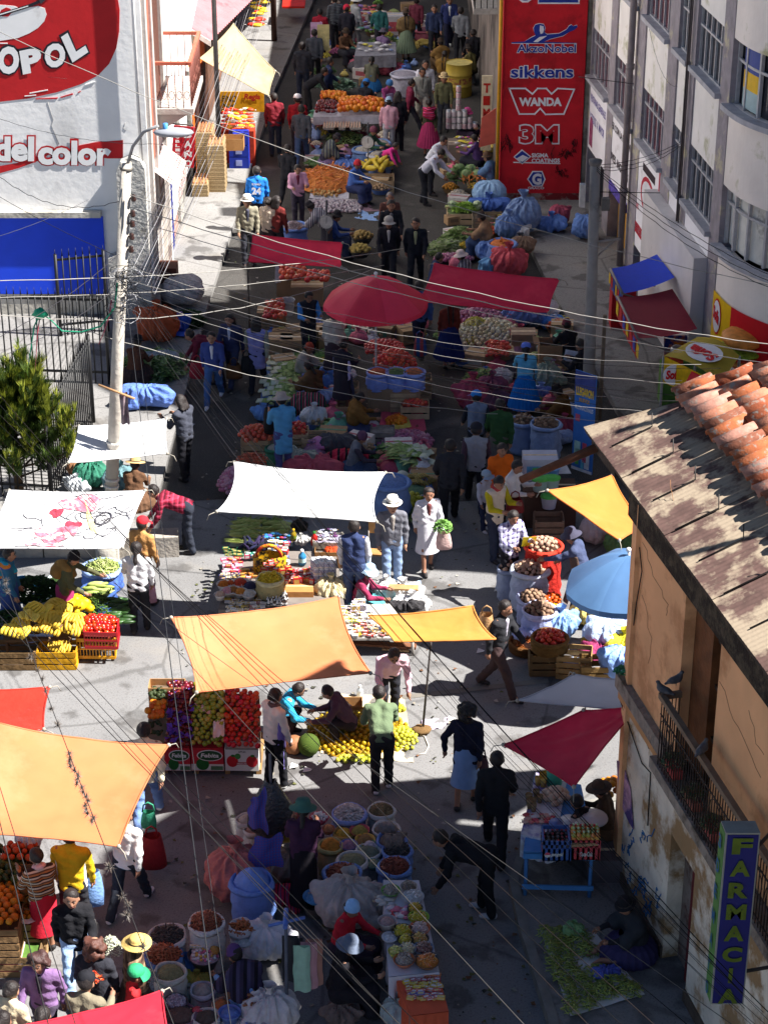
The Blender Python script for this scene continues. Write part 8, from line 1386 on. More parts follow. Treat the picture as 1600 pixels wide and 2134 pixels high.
leaves(G(700,180,.3),.55,['3a5a4a','56785a','6a8a6a','2c4a2c'],'long blue green leeks heaped in the far street',300,.14,.22,e=.7);leaves(G(675,150,.2),.35,['1e3a14','2c4a1c'],'dark greens beside the bending person',120,.1,.16);sack(843,155,.38,.6,'8a869a','white cloth covered bin by the mauve apron vendor',fill='6a6270')
t=thing('oil_drum','yellow steel drum standing in the far street','drum',G(955,198));c=G(955,198);b=MB();b.lathe([(.36,0),(.38,.02),(.37,.3),(.39,.32),(.37,.34),(.37,.62),(.39,.64),(.37,.66),(.37,.94),(.385,.96)],c,20);b.build('drum_body',M('8a6a10',.6,.15,4),t);b=MB();b.lathe([(.36,.94),(0,.94)],c,20);b.build('lid',M('9a8230',.6),t);b=MB();b.lathe([(.376,.4),(.376,.56)],c,20);b.build('painted_band',M('5a1c10',.8,.5,18,0,'8a6a10',mix=.5),t)
b=MB();p=G(670,165);b.bar(p,p+Vector((0,0,1.7)),.02);b.grid(lambda s,q:p+Vector((-.3+.35*s,-.05-.04*q,1.7-.75*q)),5,8);b.grid(lambda s,q:p+Vector((-.1+.35*s,-.12-.04*q,1.65-.75*q)),5,8,1);b.build('bag_stand',[M('9a6a9a',.6),M('a8924c',.6)],label='stand hung with mauve and yellow plastic bags',cat='stand')
for u,v,lb in((766,296,'round white scale above the blue sacks'),(680,462,'round white scale hanging by the black bowler vendor')):t=thing('hanging_scale',lb,'scale',G(u,v,.9));c=G(u,v,1.0);b=MB();b.lathe([(.16,-.04),(.17,0),(.16,.04)],(0,0,0),18);b.v=[(c.x+x,c.y+z,c.z+y)for x,y,z in b.v];b.build('casing',M('2a2a2c',.5),t);b=MB();b.prism([c+Vector((.15*math.cos(k*PI/9),-.045,.15*math.sin(k*PI/9)))for k in range(18)],(0,.03,0));b.build('dial',M('a8a49c',.5),t);b=MB();b.bar(c+Vector((0,-.06,-.02)),c+Vector((.01,-.06,.12)),.008,4);b.build('needle',M('141414'),t);b=MB();b.bar(c+Vector((0,0,.16)),c+Vector((0,0,.5)),.012);b.bar(c+Vector((0,0,-1)),c+Vector((.02,.03,.5)),.015);b.build('hanger',M('2a2a2c'),t)
for u,v,cols,lb in((745,22,['8a1c24','a85a2c','b88a20','5a3a8a'],'coloured bag at the far stall top'),(770,55,['2a5a4a','a89a9c','6a5aa0'],'hanging bag at the far stall')):packs(u-40,v-10,u+40,v+10,.7,8,3,cols,lb,lb+'s',.11,'pouch','snack_packet')
carton(825,30,.8,.5,.6,'white poster board box at the street top','8a8488',band='8a1c24');sack(884,38,.36,.6,'a09a9c','white sack of dark seeds at the street top',fill='2a2420');sack(884,62,.32,.4,'8a2c3c','pink basin of goods below the far white sack',fill='5a2a34');items('banana_bunch','banana bunch in the far basket','banana','bananas in the far basket',dome(G(882,95,.2),.4,.14,9),'banana',[(M('6a5010',.6),STEM)],.11,.1,(PI,.3,.8));bundle(868,72,.3,'3a6a90','pale blue bag beside the pleated skirt',0);table('far_table','white covered table behind the blue skirt woman',[(745,88,.7),(825,88,.7),(825,115,.66),(738,118,.66)],M('4a4850',.9),hang=.35);packs(748,90,820,110,.72,7,2,['a89a20','a8a4a8','8a8490','4a5a8a'],'pale packet on the white covered far table','packets on the far table',.09,'pouch','snack_packet');bundle(815,142,.35,'7a1824','dark red sack by the blue capped vendor',0,(1.3,.8,.6))
LIFT=1.
def stack(u,v,n,w,lb):
 c=G(u,v,.15);t=thing('egg_tray_stack',lb,'egg trays',c)
 for k in range(n):b=MB();b.box((c.x,c.y,.15+.055*k),(w*(1-.04*(k%2)),w*1.9,.045));b.build('egg_tray',M('a08a68' if k%2 else '8f7a5a',.95,.2,30),t)
 items('egg','brown egg on top of the '+lb,'egg','eggs on '+lb,[Vector((c.x+(i-2)*w/5.2,c.y+(j-4)*w*1.9/9.5,.15+.055*n+.02))for i in range(5)for j in range(9)],'egg',[(M('b07c54',.6),),(M('a87048',.6),)],.035,.05,(0,.1,0))
stack(455,390,22,.42,'tall stack of egg trays on the pavement');stack(432,372,24,.42,'second egg tray stack against the wall pier');stack(420,400,6,.4,'low stack of egg trays by the door')
for k in range(3):c=G(500,346,.15);b=MB();b.box((c.x,c.y,.15+.31*k),(.5,.4,.29));b.box((c.x,c.y-.205,.22+.31*k),(.16,.01,.15),0,1);b.build('bottle_crate',[M('18309a',.5,.08,4),M('8a94c8',.6)],label='%s blue bottle crate in the pavement stack'%['lowest','middle','topmost'][k],cat='crate')
carton(487,285,.5,.4,.3,'open brown carton on the snack counter',z0=1.0,open_=True);carton(490,265,1.0,.7,1.0,'snack counter in front of the corner shop','a83418');packs(465,225,525,270,1.2,9,5,['c82a18','d89a20','d8c8b8','c04a20','e0b030'],'bright snack packet on the sunny shop counter','snack packets at the corner shop',.09,'pouch','snack_packet')
q0,q1=V(455,195,54.5),V(550,190,54.5);tt=thing('shop_banner','yellow shop banner with black and red lettering','banner',q0.lerp(q1,.5));b=MB();b.obox(q0-Vector((0,0,.5)),Vector((q1.x-q0.x,0,0)),(0,.03,0),(0,0,.55));b.build('cloth',M('d0940c',.7),tt);w=q1.x-q0.x;o=q0-Vector((0,.012,.22));text('FINO',o+Vector((w*.08,0,0)),(w*.32,0,0),(0,0,.17),M('2a2a14'),tt,'lettering',.02,0,.003,(0,-1,0));text('Regia',o+Vector((w*.56,0,.02)),(w*.36,0,0),(0,0,.2),M('a82018'),tt,'lettering',.04,.2,.003,(0,-1,0));b=MB();b.tube([o+Vector((w*(.1+.28*k/8),0,-.03-.12*math.sin(PI*k/8)))for k in range(9)],.02,4);b.build('curved_stroke',M('2a2a14'),tt)
packs(525,0,550,60,1.4,4,5,['d8b020','c83018','d8c018'],'yellow snack bag hanging in the far lit doorway','hanging snack bags',.13,'pouch','snack_bag');board('red_table','small bright red table in the far sun','table',[(590,-2,.75),(637,-2,.75),(635,14,.75),(588,14,.75)],.05,M('c0200c',.6))
LIFT=.8
b=MB();c=G(348,628,.15);b.box((c.x,c.y,.15),(.52,.5,.85));b.box((c.x,c.y-.26,.25),(.44,.02,.65),0,1);b.build('wooden_cabinet',[M('4a2418',.8,.2,5),M('3a1c14',.8)],label='dark wooden cabinet against the pier on the pavement',cat='cabinet');bundle(328,672,.36,'a03c1c','orange cloth bag heap on a blue sheet',.15,(1,.8,1.2),'cloth_bundle');bundle(345,668,.3,'7a5a94','lilac and brown clothes on the blue sheet',.15,(1,.8,1),'cloth_bundle',False);bundle(375,672,.22,'2c4aa4','blue bag at the end of the blue sheet',.15);board('blue_sheet','bright blue sheet edge on the pavement','groundsheet',[(310,680,.17),(400,690,.17),(385,703,.17),(302,688,.17)],0,M('2040a8',.7),(8,4),.02);leaves(G(392,672,.17),.38,['16260e','22381a'],'dark leafy vegetables on the pavement',260,.09,.25);bundle(378,600,.3,'b4aca8','white plastic heap beside the cabinet',.15,(.8,.8,1.3),'plastic_bag',False)
leaves(G(320,765,.17),.7,['4a6a2c','6a8a48','8a9a6a','35502a'],'spread of leeks and greens behind the big blue sack',520,.12,.22,e=1.2);bundle(306,822,.3,'4a68b8','long blue sack lying on the pavement edge',.15,(2.,.9,.85),'blue_sack',False,rz=-.1);bundle(335,745,.3,'8a949a','pale plastic sheet by the bending person',.15,(1.4,.8,.5),'plastic_bag',False);board('white_sheet','white sheet on the road by the slim person','sheet',[(375,880,.02),(408,885,.02),(395,897,.02),(370,902,.02)],0,M('8a8a8c',.9),(6,5),.02)
for u,v,r,cl,lb in((190,985,.35,'1c5a44','dark green bag under the small white tarp'),(172,975,.28,'8a5a3a','brown carton like bundle under the small tarp'),(250,1000,.34,'4a6a70','teal grey sack under the small tarp'),(160,1010,.2,'b0b4b8','white plastic bag beside the fence')):bundle(u,v,r,cl,lb,.15)
for k in range(5):b=MB();q=G(60+70*k,1152,.0);b.box(q,(.55,.35,.38),.02*k);b.build('stone_block',M('8f877c',.95,.15,4,.4),label='pale stone kerb block %s'%['at the frame edge','behind the bananas','below the painted tarp','near the pole foot','behind the ponytail woman'][k],cat='stone')
# potato sellers on the sunny side, plastic tubs
LIFT=.92
psack(1104,1186,.28,.72,'a8b0c8','big white sack of potatoes by the blue umbrella',38,potl,rim='c0c8d8');psack(1124,1166,.22,.7,'a4acc4','white potato sack behind the biggest one',24,potl);psack(1132,1138,.28,1.0,'b0241c','tall red netted potato sack',34,potl,rim='c83424');psack(1058,1185,.16,.55,'8f9ab4','small sack behind the checked shirt woman',10,potl);psack(1111,1247,.24,.45,'a0a8cc','white sack of dark potatoes in the front row',30,pot,rim='b0b8d8');psack(1124,1272,.25,.5,'9aa4d4','pale blue sack of dark potatoes in front',32,pot,rim='b4bce0')
board('yellow_cloth','yellow cloth heaped with orange peppers','cloth',[(1130,1240,.4),(1165,1238,.4),(1172,1262,.35),(1138,1266,.35)],0,M('c89410',.8),(6,5),.02);items('orange_pepper','orange pepper on the yellow cloth','pepper','orange peppers on the cloth',dome(G(1148,1250,.42),.17,.08,20),'lump',[(M('c44808',.5),GRN)],.035)
for u,v,r,cl,lb,ax in((1168,1300,.3,'7a9ccc','glossy pale blue bag beside the potato sacks',(1,.8,.9)),(1224,1272,.3,'c4ac5c','yellow knotted bag by the umbrella',(1,.8,.85)),(1265,1275,.3,'a8acc0','white bag behind the umbrella pole',(1.2,.8,.7)),(1270,1318,.38,'a4b8d4','clear blue plastic bag by the umbrella pole',(1.2,.8,.7)),(1300,1300,.26,'b4b8dc','lilac bag at the house corner',(1,.8,.9)),(1295,1380,.36,'7a9ad4','blue and white cloths heaped by the house',(1,.8,.9)),(1300,1340,.28,'c0b428','yellow and white cloth heap by the house',(1.2,.8,.7)),(1245,1340,.22,'8a7018','patterned yellow bag by the crates',(1.3,.8,.6)),(1250,1362,.26,'8a2a54','pink cloth lying on the wooden crate',(1.4,.8,.5)),(1100,1325,.22,'a8b0d8','white sack neck below the front sacks',(1.2,.8,.7)),(1165,1285,.2,'b0a8c0','pale bundle behind the glossy bag',(1,.8,.8)),(1240,1100,.3,'b4a4a4','white and red cloth bundle under the orange tarp',(1,.8,1)),(1290,1130,.3,'4a6a3a','green striped bundle by the house wall',(1,.8,.9))):bundle(u,v,r,cl,lb,0.,ax,tie=u in(1224,1265,1168,1300))
crate(1137,1352,.5,.4,.38,'wooden crate under the tomato basket');c=sack(1145,1330,.26,.2,'6a4a24','shallow basket of tomatoes on the crate',fill='5a1008',z0=.38,wob=.02);items('tomato','tomato in the shallow basket','tomato','tomatoes in the shallow basket',dome(c,.22,.1,30),'apple',ctm,.045);c=sack(1098,1338,.26,.14,'5a3a1c','flat basket of dried orange chillies',fill='6a3408',wob=.02);chillies(c,.22,['a04c0c','843c0a','6a300a'],'orange dried chillies in the flat basket',120)
crate(1197,1355,.52,.4,.42,'upright empty wooden crate with a white cloth',rz=-.15,col='a07c4c');bundle(1200,1382,.14,'a8b4cc','white cloth inside the empty crate',.05,(1.5,.8,.6),'cloth_bundle',False);crate(1243,1375,.5,.4,.36,'low wooden crate beneath the pink cloth',col='8a6a3c')
LIFT=.7
carton(1145,1010,.9,.5,.72,'brown counter for the plastic tubs','3a241a');t=carton(1125,948,.6,.4,.42,'white and blue carton with RV lettering','a8a8b8',z0=.72,band='3a78a8');q=G(1112,972,.8);text('RV',q+Vector((0,-.02,.02)),(.26,0,0),(0,0,.17),M('14141c'),t,'lettering',.03,0,.012,(0,-1,0));b=MB();b.box(q+Vector((.36,-.01,.02)),(.12,.012,.14));b.build('coloured_square',M('b0303a',.7,.5,20,0,'2a8a4a',mix=.5),t)
board('printed_card','white printed card lying on the tub counter','card',[(1098,972,.78),(1180,970,.78),(1190,988,.76),(1106,990,.76)],0,M('a8a8ac',.8,.1,9),(6,4),0)
for u,v,cl,ll,lb in((1125,1000,'6a98c0','3c9a28','blue tub with green lid at the back of the counter'),(1148,998,'4a80c0','5a90d0','blue lidded tub at the back'),(1124,1022,'8aa8a0','3ca428','pale tub with green lid in front'),(1148,1020,'8aa8a0','3ca428','pale tub with green lid beside the front one'),(1143,1058,'a8a4b8','3c9c2c','single tub with green lid on the stool')):z=.74 if v<1040 else .5;t=thing('plastic_tub',lb,'tub',G(u,v,z));c=G(u,v,z);b=MB();b.lathe([(.11,0),(.14,.2),(.145,.22)],c,4*4,0,0,(1,.8));b.build('tub',M(cl,.3,.05,alpha=.85),t);b=MB();b.lathe([(.155,.21),(.155,.24),(.1,.25),(0,.25)],c,16,0,0,(1,.8));b.build('lid',M(ll,.4),t)
crate(1143,1075,.5,.4,.48,'wooden box stool carrying the single tub',col='6a4c38')
LIFT=.6
A_,B_=G(1190,975,.1),G(1232,990,.1);bh=1.95;tt=thing('rollup_banner','blue upright roll up banner with yellow and white lettering','banner',A_.lerp(B_,.5));d=B_-A_;n=Vector((d.y,-d.x,0)).normalized();b=MB();b.obox(A_,d,-n*.02,(0,0,bh));b.build('sheet',M('1448a8',.5,.15,3),tt);P=lambda s,z,o=.006:A_+d*s+n*o+Vector((0,0,z*bh))
b=MB();b.add([P(0,.8),P(1,.8),P(1,1),P(0,1)],[(0,1,2,3)]);b.build('dark_band',M('141c58',.5),tt);text('LLEGARON',P(.08,.76,.01),d*.84,(0,0,.17),M('d89c14'),tt,'lettering',.05,0,.002,n);text('NUEVOS',P(.25,.7,.01),d*.5,(0,0,.08),M('c07c14'),tt,'lettering',.03,0,.002,n);text('MULTIFUNCIONALES',P(.06,.62,.01),d*.88,(0,0,.08),M('c8c8d0'),tt,'lettering',.03,0,.002,n)
for s,z,w,h,cl in((.1,.5,.22,.07,'c0304a'),(.1,.14,.3,.16,'8ac0b0'),(.16,.06,.18,.16,'2c8a2c'),(.5,.1,.2,.2,'b02030'),(.62,.04,.24,.18,'c8c8cc'),(.45,.02,.14,.1,'3aa0c8'),(0,0,1,.03,'c8c8cc')):b=MB();b.add([P(s,z,.01),P(s+w,z,.01),P(s+w,z+h,.01),P(s,z+h,.01)],[(0,1,2,3)]);b.build('printed_picture',M(cl,.5),tt)
LIFT=.6
def inside(poly,n):
 out=[]
 while len(out)<n:
  u,v=U(min(p[0]for p in poly),max(p[0]for p in poly)),U(min(p[1]for p in poly),max(p[1]for p in poly));c=False
  for(a,b_),(c_,d_)in zip(poly,poly[1:]+poly[:1]):
   if(b_>v)!=(d_>v)and u<(c_-a)*(v-b_)/(d_-b_)+a:c=not c
  if c:out.append(G(u,v,.02))
 return out
BG=[(M(c,.7,.15,5,.3),)for c in('3a5cc0','2c50a8','6a86c8','b0acb4','8a1c30','a8344a','1c1c22','3a7a5a','b89a3a','7a4a6a')];BK=[(M(a,.8,.2,6),M(c,.6,.2,9))for a,c in(('5a3c20','b0280c'),('4a3420','3f6a1c'),('2c4a9a','8a6440'),('6a4a28','c46a10'),('3a2c20','8a9a4a'),('8a8a90','b09a20'),('24242a','7a2a50'),('8a1c28','c8b898'))];BX=[(M(c,.9,.1,4),M(d,.7))for c,d in(('7a5632','4a3420'),('8a6640','a89a80'),('b0a8a0','8a2a30'),('6a4a2c','2a5a3a'))]
for where,poly,n in(('between the farthest stalls',[(690,10),(870,8),(900,110),(850,160),(740,190),(660,190)],56),('around the carrot heap',[(650,250),(810,280),(800,400),(770,420),(735,330),(640,345)],22),('below the red building',[(930,300),(1030,300),(1110,470),(1110,560),(900,560),(930,480)],44),('around the spring onion vendors',[(560,690),(720,690),(730,960),(640,960),(660,860),(550,740)],50),('behind the tomato umbrella',[(720,660),(880,670),(890,720),(720,720)],20),('along the onion stall',[(960,640),(1170,650),(1190,900),(1090,850),(960,770)],60),('beside the white tarp',[(700,930),(890,940),(890,1060),(810,1050),(800,975),(700,955)],18)):
 sp_=inside(poly,n);a,b_=n*2//5,n*3//4
 items('tied_bag','small tied bag among the goods '+where,'bag','small bags '+where,sp_[:a],'tied_bag',BG,.2,.3,(None,.1,0));items('produce_basket','basket of produce among the goods '+where,'basket','baskets '+where,sp_[a:b_],'basket',BK,.22,.2,(None,.03,0));items('carton','small carton among the goods '+where,'box','cartons '+where,sp_[b_:],'carton',BX,.2,.25,(0,0,.5))
for u,v,r,lb in((700,895,.4,'heap of cabbage leaves behind the headscarf vendor'),(690,745,.4,'greens beside the rust beanie vendor'),(1010,790,.4,'green herbs beside the netted sack'),(940,700,.35,'green onion tops under the maroon tarp'),(720,290,.5,'greens beside the blue grain sacks'),(800,90,.5,'greens at the far stall top'),(1050,770,.35,'radish leaves by the blue pleated skirt'),(860,1070,.3,'celery leaves behind the old man')):leaves(G(u,v,.05),r,['4a6a28','6a8a3c','35542a','84a04c'],lb,170,.09,.18)
LIFT=1.
scr=MB();scr.add([(-.03,-.02,0),(.03,-.015,.01),(.02,.025,0),(-.025,.02,.012)],[(0,1,2,3)])
strewq('road_scraps','scattered scraps of leaf and paper on the road',[(480,480,0),(1000,480,0),(1100,1750,0),(330,1750,0)],900,scr,[M(c,.9)for c in('5a5c34','3a3a30','8a8478','6a4a34','a09a90')],.006,(.4,1.3),0,.12);strewq('road_scraps','scattered scraps on the near shaded road',[(330,1750,0),(1080,1750,0),(1120,2134,0),(430,2134,0)],260,scr,[M(c,.9)for c in('5a5c34','3a3a30','8a8478','6a4a34')],.006,(.4,1.3),0,.12)
# fence, tree, poles
LIFT=1.
blk_i=M('141416',.55,.15,9,spec=.4)
def fence(label,g0,g1,h,sp,base=.15,tip=.16):
 t=thing('iron_fence',label,'fence',(g0.x,g0.y,base));d=g1-g0;n=int(d.length/sp);b=MB()
 for k in range(n+1):p=g0+d*(k/n);b.bar((p.x,p.y,base),(p.x,p.y,base+h),.018,4);b.bar((p.x,p.y,base+h),(p.x,p.y,base+h+tip),.018,4,0,.002)
 b.build('pickets',blk_i,t)
 for z in(.22,h-.1):b=MB();b.obox(Vector((g0.x,g0.y,base+z)),Vector((d.x,d.y,0)),Vector((0,.03,0)),(0,0,.045));b.build('rail',blk_i,t)
 for p in(g0,g1):b=MB();b.bar((p.x,p.y,base),(p.x,p.y,base+h+.05),.035,8);b.build('post',blk_i,t)
fence('black iron picket fence along the courtyard back',G(-40,792,.15),G(229,800,.15),1.85,.135);fence('black iron picket fence running from the corner post to the tree',G(196,880,.15),G(108,1040,.15),1.75,.13);fence('taller black iron gate piece before the blue wall',G(128,700,.15),G(226,690,.15),1.75,.14);fence('low fence rails behind the pine at the left edge',G(-60,1030,.15),G(108,1040,.15),1.2,.14)
t=thing('pine_tree','bushy young pine with upright yellow green tips behind the fence','tree',G(42,1032,.15));base=G(42,1032,.15);b=MB();b.bar(base,base+Vector((0,0,1.9)),.09,8,0,.03);b.build('trunk',M('4a3a28',.95,.25,9,.6),t)
limbs=[];b=MB()
for k in range(46):
 z=.35+1.75*(k/46);a=k*2.4;L=(1.3-.45*z)*U(.75,1.15);p=base+Vector((0,0,z));q=p+Vector((math.cos(a)*L,math.sin(a)*L*.8,.35*L+.12));e=q+Vector((math.cos(a)*.08,math.sin(a)*.08,U(.2,.4)));b.tube([p,p.lerp(q,.5)+Vector((0,0,-.03)),q,e],.022,5,0,True,.008);limbs.append((p,q,e))
b.build('limb',M('3e3020',.95,.2,9),t)
nd=MB()
for k in range(9):a=k*.7;nd.add([(-.006,0,0),(.006,0,0),(.035*math.cos(a),.035*math.sin(a),.12)],[(0,1,2)])
pl=[]
for p,q,e in limbs:
 for _ in range(120):
  s=U(.3,1.)**.7;c=(p.lerp(q,s)if s<.8 else q.lerp(e,U(0,1)))+Vector((U(-.1,.1),U(-.1,.1),U(-.08,.1)));d=(e-q).normalized()+Vector((U(-.6,.6),U(-.6,.6),U(-.2,.5)));pl.append((c[:],U(.9,1.9),np.array(d.to_track_quat('Z','Y').to_matrix()),2 if(s>.85 and U(0,1)<.6)else random.randrange(2)))
litter('crown',nd,pl,[M('2c3f12',.7,.2,9,trans=.2),M('42561a',.7,.2,9,trans=.2),M('8a9030',.7,.2,9,trans=.25)],t)
cpm=M('b5ada2',.92,.12,4,.3,'8d857b',mix=.64)
t=thing('utility_pole','leaning pale concrete pole with street lamp and tangled cables','pole',G(226,1172));pb=G(226,1172);pt=V(264,338,31.2);ax=pt-pb;PP=lambda v:pb+ax*((1172-v)/(1172-338));b=MB();b.bar(pb,pt,.115,14,0,.085);b.build('shaft',cpm,t);b=MB();b.lathe([(.2,0),(.2,.3),(.14,.34)],pb,14);b.build('footing',M('9a958c',.95,.15,5,.4),t)
for v in(1000,985,930,905,350,560,620):b=MB();q=PP(v);b.tube([q-ax.normalized()*.02,q+ax.normalized()*.02],.125 if v>800 else .1,12);b.build('band',M('6a645c' if v<800 else 'c9c4bc',.7),t)
b=MB();q=PP(350);a1=V(300,275,30.9);a2=V(330,262,30.8);b.tube([q,q.lerp(a1,.5)+Vector((-.03,0,.06)),a1,a2],.025,7);b.build('lamp_arm',M('8a8a8c',.5),t);q=V(362,276,30.7);b=MB();b.ball(q,(.31,.15,.07),14);b.build('lamp_head',M('8d8f95',.4,.04),t);b=MB();b.lathe([(.04,0),(.04,.08),(0,.08)],q+Vector((-.12,0,.06)),10);b.build('light_sensor',M('4a8ac0',.5),t)
for v in(405,435,455,480,505):q=PP(v);b=MB();b.bar(q,q+Vector((.12,-.05,0)),.012,5);b.lathe([(.03,-.03),(.045,0),(.03,.03),(.04,.05),(.02,.08)],q+Vector((.14,-.05,-.02)),9);b.build('insulator',M('3a2420',.4,spec=.5),t)
b=MB()
for k in range(28):
 q=PP(U(535,640))+Vector((U(-.05,.22),-.15,0));r=U(.06,.2);p0=U(0,6);tl=U(.2,1.2);b.tube([q+Vector((r*math.cos(p0+j*.7)*1.1,-.08*math.sin(j),r*math.sin(p0+j*.7)*tl))for j in range(9)],.006,3,k%3)
b.build('cable_tangle',[M('17171a'),M('4a4a50'),M('a8a8ac')],t)
for lb,pts,c,r in(('green plastic ribbon looped from the pole to the fence',[(245,590),(240,640),(210,680),(170,692),(130,690),(105,665),(88,655)],'1c8a68',.02),('green ribbon end fluttering above the fence',[(84,655),(72,680),(66,720),(60,760)],'1c8a68',.02),('frayed pink ribbon hanging beside the pole',[(233,625),(228,660),(218,690),(206,718)],'a04a5a',.018),('second pink ribbon hanging above the fence',[(84,660),(78,700),(76,740),(74,770)],'a05058',.014)):b=MB();b.tube([V(u,v,31)for u,v in pts],r,4,0,True,r*.4);b.build('ribbon',M(c,.5,.1,9),label=lb,cat='ribbon')
b=MB();b.ball(V(84,653,31),(.12,.06,.09),8,0,.3);b.build('ribbon_knot',M('1c9a70',.5),label='green knot of plastic on the wire above the fence',cat='ribbon')
b=MB();b.bar(V(206,802,31),V(281,831,30.8),.02);b.build('wooden_stick',M('a8805a'),label='wooden stick tied across the leaning pole',cat='stick');b=MB();b.grid(lambda s,q:V(248+18*s+6*q,818+66*q,30.9)+Vector((0,.04*math.sin(9*s+3*q),0)),5,8);b.build('hanging_cloth',M('8a7a80',.9,.4,9,0,'6a2a38',mix=.55),label='faded patterned cloth hanging from the wooden stick',cat='cloth')
t=thing('utility_pole','grey concrete lamp pole with a white meter box by the office building','pole',G(1222,928));pb=G(1222,928);pt=V(1240,338,pb.y+.15);b=MB();b.bar(pb,pt,.12,12,0,.09);b.build('shaft',M('8a8480',.9,.12,4,.3,'6d6763',mix=.62),t);q=pb.lerp(pt,.9)+Vector((-.22,-.05,-.25));b=MB();b.box(q,(.1,.12,.42));b.build('meter_box',M('b0a8a4',.6),t);b=MB();b.box(pb.lerp(pt,.84)+Vector((.2,0,0)),(.14,.12,.22));b.build('junction_box',M('5a5654',.6),t);b=MB();q=pb.lerp(pt,.73);b.bar(q,q+Vector((.5,.1,.02)),.025);b.bar(q+Vector((.4,.1,0)),q+Vector((0,0,-.35)),.02);b.build('bracket',M('8a8480'),t);b=MB();b.lathe([(.1,0),(.12,.05),(.12,.09),(0,.1)],pt-Vector((0,0,.05)),10);b.build('cap',M('6a6462'),t)
b=MB();q=G(1246,925);b.bar(q,q+Vector((0,0,2.6)),.035);b.build('bare_post',M('6a5a4a',.9),label='thin brown post behind the grey lamp pole',cat='post');b=MB();q=V(448,60,50.5);b.bar((q.x,50.5,.15),(q.x,50.5,6.5),.06,8);b.build('service_pole',M('2e2a2a',.8,.2,6),label='dark iron service pole beside the pink house balcony',cat='pole');b=MB();q=G(572,95);b.bar(q,q+Vector((0,0,4)),.09,8);b.build('shop_post',M('3a241c',.9),label='dark wooden post at the far left shops',cat='post')
# cables
def wire(label,p,q,sag,r,col,group=None,name='cable'):
 a,c=V(*p),V(*q);n=26;pts=[a.lerp(c,k/n)-Vector((0,0,sag*4*(k/n)*(1-k/n)+.012*math.sin(k*2.1+a.x*3)*min(1,sag*3)))for k in range(n+1)];b=MB();b.tube(pts,r*(.4 if p[2]>20 else .28),5);b.build(name,M(col if p[2]>20 or col==K_ else '343232',.8,.1,5,spec=.04),label=label,cat='cable',group=group);return pts
W_,K_,G_='9a9690','1a1a1c','3d3b3f'
wire('pale sagging cable from the painted building over the far street to the office corner',(-20,58,38),(1640,602,34),.5,.017,W_);wire('pale cable from pole insulators to the burger fascia, uppermost of three',(270,405,31),(1640,722,29),.3,.018,W_);wire('pale cable from pole insulators to the burger fascia, middle of three',(268,430,31),(1640,742,29),.25,.018,W_);wire('pale cable from pole insulators to the burger fascia, lowest of three',(266,455,31),(1640,762,29),.25,.015,W_)
wire('nearly level pale cable crossing the tarps above the far men',(-20,585,29),(840,518,40),.15,.017,W_);wire('pale cable just below the level one at the pole',(-20,620,29),(800,553,40),.15,.013,W_);wire('pale cable curving under the far maroon tarp to the umbrella',(-20,655,29),(780,560,40),.45,.015,W_);wire('pale cable running from the fence across the spring onions to the lamp pole',(150,680,31),(1232,874,35),.35,.014,W_)
for k in range(10):wire('thin cable in the fan between the leaning pole and the tile roof',(264,545+9*k,31),(1420+40*(k%3),735+17*k+9*(k%2),27),.3+.05*(k%4),.009,[G_,W_,K_][k%3],'cable fan from the pole to the right')
for k,(u,v)in enumerate(((1010,1716),(1600,2060),(1640,2140),(1040,1790),(1300,1800),(1480,2000),(1560,2160),(1420,1990))):wire('dark cable descending from the leaning pole to the orange house',(262,575+8*k,31),(u+(1640-u)*.85,v+(2160-v)*.8+6*k,13.5),.25+.06*k,.0065 if k>1 else .012,[K_,K_,G_,'1e1a1c'][k%4],'cables from the pole to the orange house')
for k in range(4):wire('dark cable sloping from the left edge across the bottom right',(-20,800+22*k,24),(1240+70*k,2150,11.5),.12,.009,K_ if k%2 else '2a2524','cables from the left edge to the bottom')
for k,(v,u2)in enumerate(((1190,1),(1225,905),(1262,840),(1292,868))):
 if k:wire('cable rising past the big orange tarp to the left edge',(-20,v-30,17),(u2,2170,9),.05,.009 if k<3 else .012,[K_,K_,'4a4444',W_][k],'cables over the big orange tarp')
tw=wire('pale cable carrying dry plant tufts over the big orange tarp',(-12,1150,14),(372,2160,8.6),.04,.011,W_);wire('pale tufted cable at the lower left edge',(-12,1600,11),(166,2160,8.2),.02,.010,W_);wire('thick grey cable crossing the lower left corner',(-12,1660,11),(110,2170,8),.02,.013,'6e6e70')
wire('thick grey cable dropping from the pole over the fruit stand',(262,600,30.8),(456,2170,9.5),.25,.012,'303134');wire('thin grey cable beside the thick one over the fruit stand',(276,600,30.8),(486,2170,9.5),.35,.007,'303134');wire('bright cable crossing the spice stall to the bottom edge',(-20,1220,18),(860,2165,9),.03,.010,'8a8884');wire('fine cable across the spice sacks',(-20,925,24),(1115,2160,11),.04,.009,'4a4846');wire('fine pale cable over the bending person in black',(-20,1025,24),(1560,2160,12),.04,.008,'4a4846')
for k in range(12):wire('thin cable in the bundle rising from the pole to the far left shops',(268+5*k,545+6*k,31),(500+6*k,-20,62),.35+.04*(k%5),.011,[G_,'55535a','99979a'][k%3],'cable bundle to the far left shops')
for k in range(3):wire('black cable twisted from the grey lamp pole to the upper office floor',(1240,344+4*k,35.7),(1428,290+3*k,41),.12+.05*k,.013,K_,'cables to the upper office floor')
for k in range(3):wire('black cable from the grey lamp pole to the tile roof side',(1242,348+4*k,35.7),(1640,590+12*k,30),.15+.05*k,.014,K_,'cables to the tile roof side')
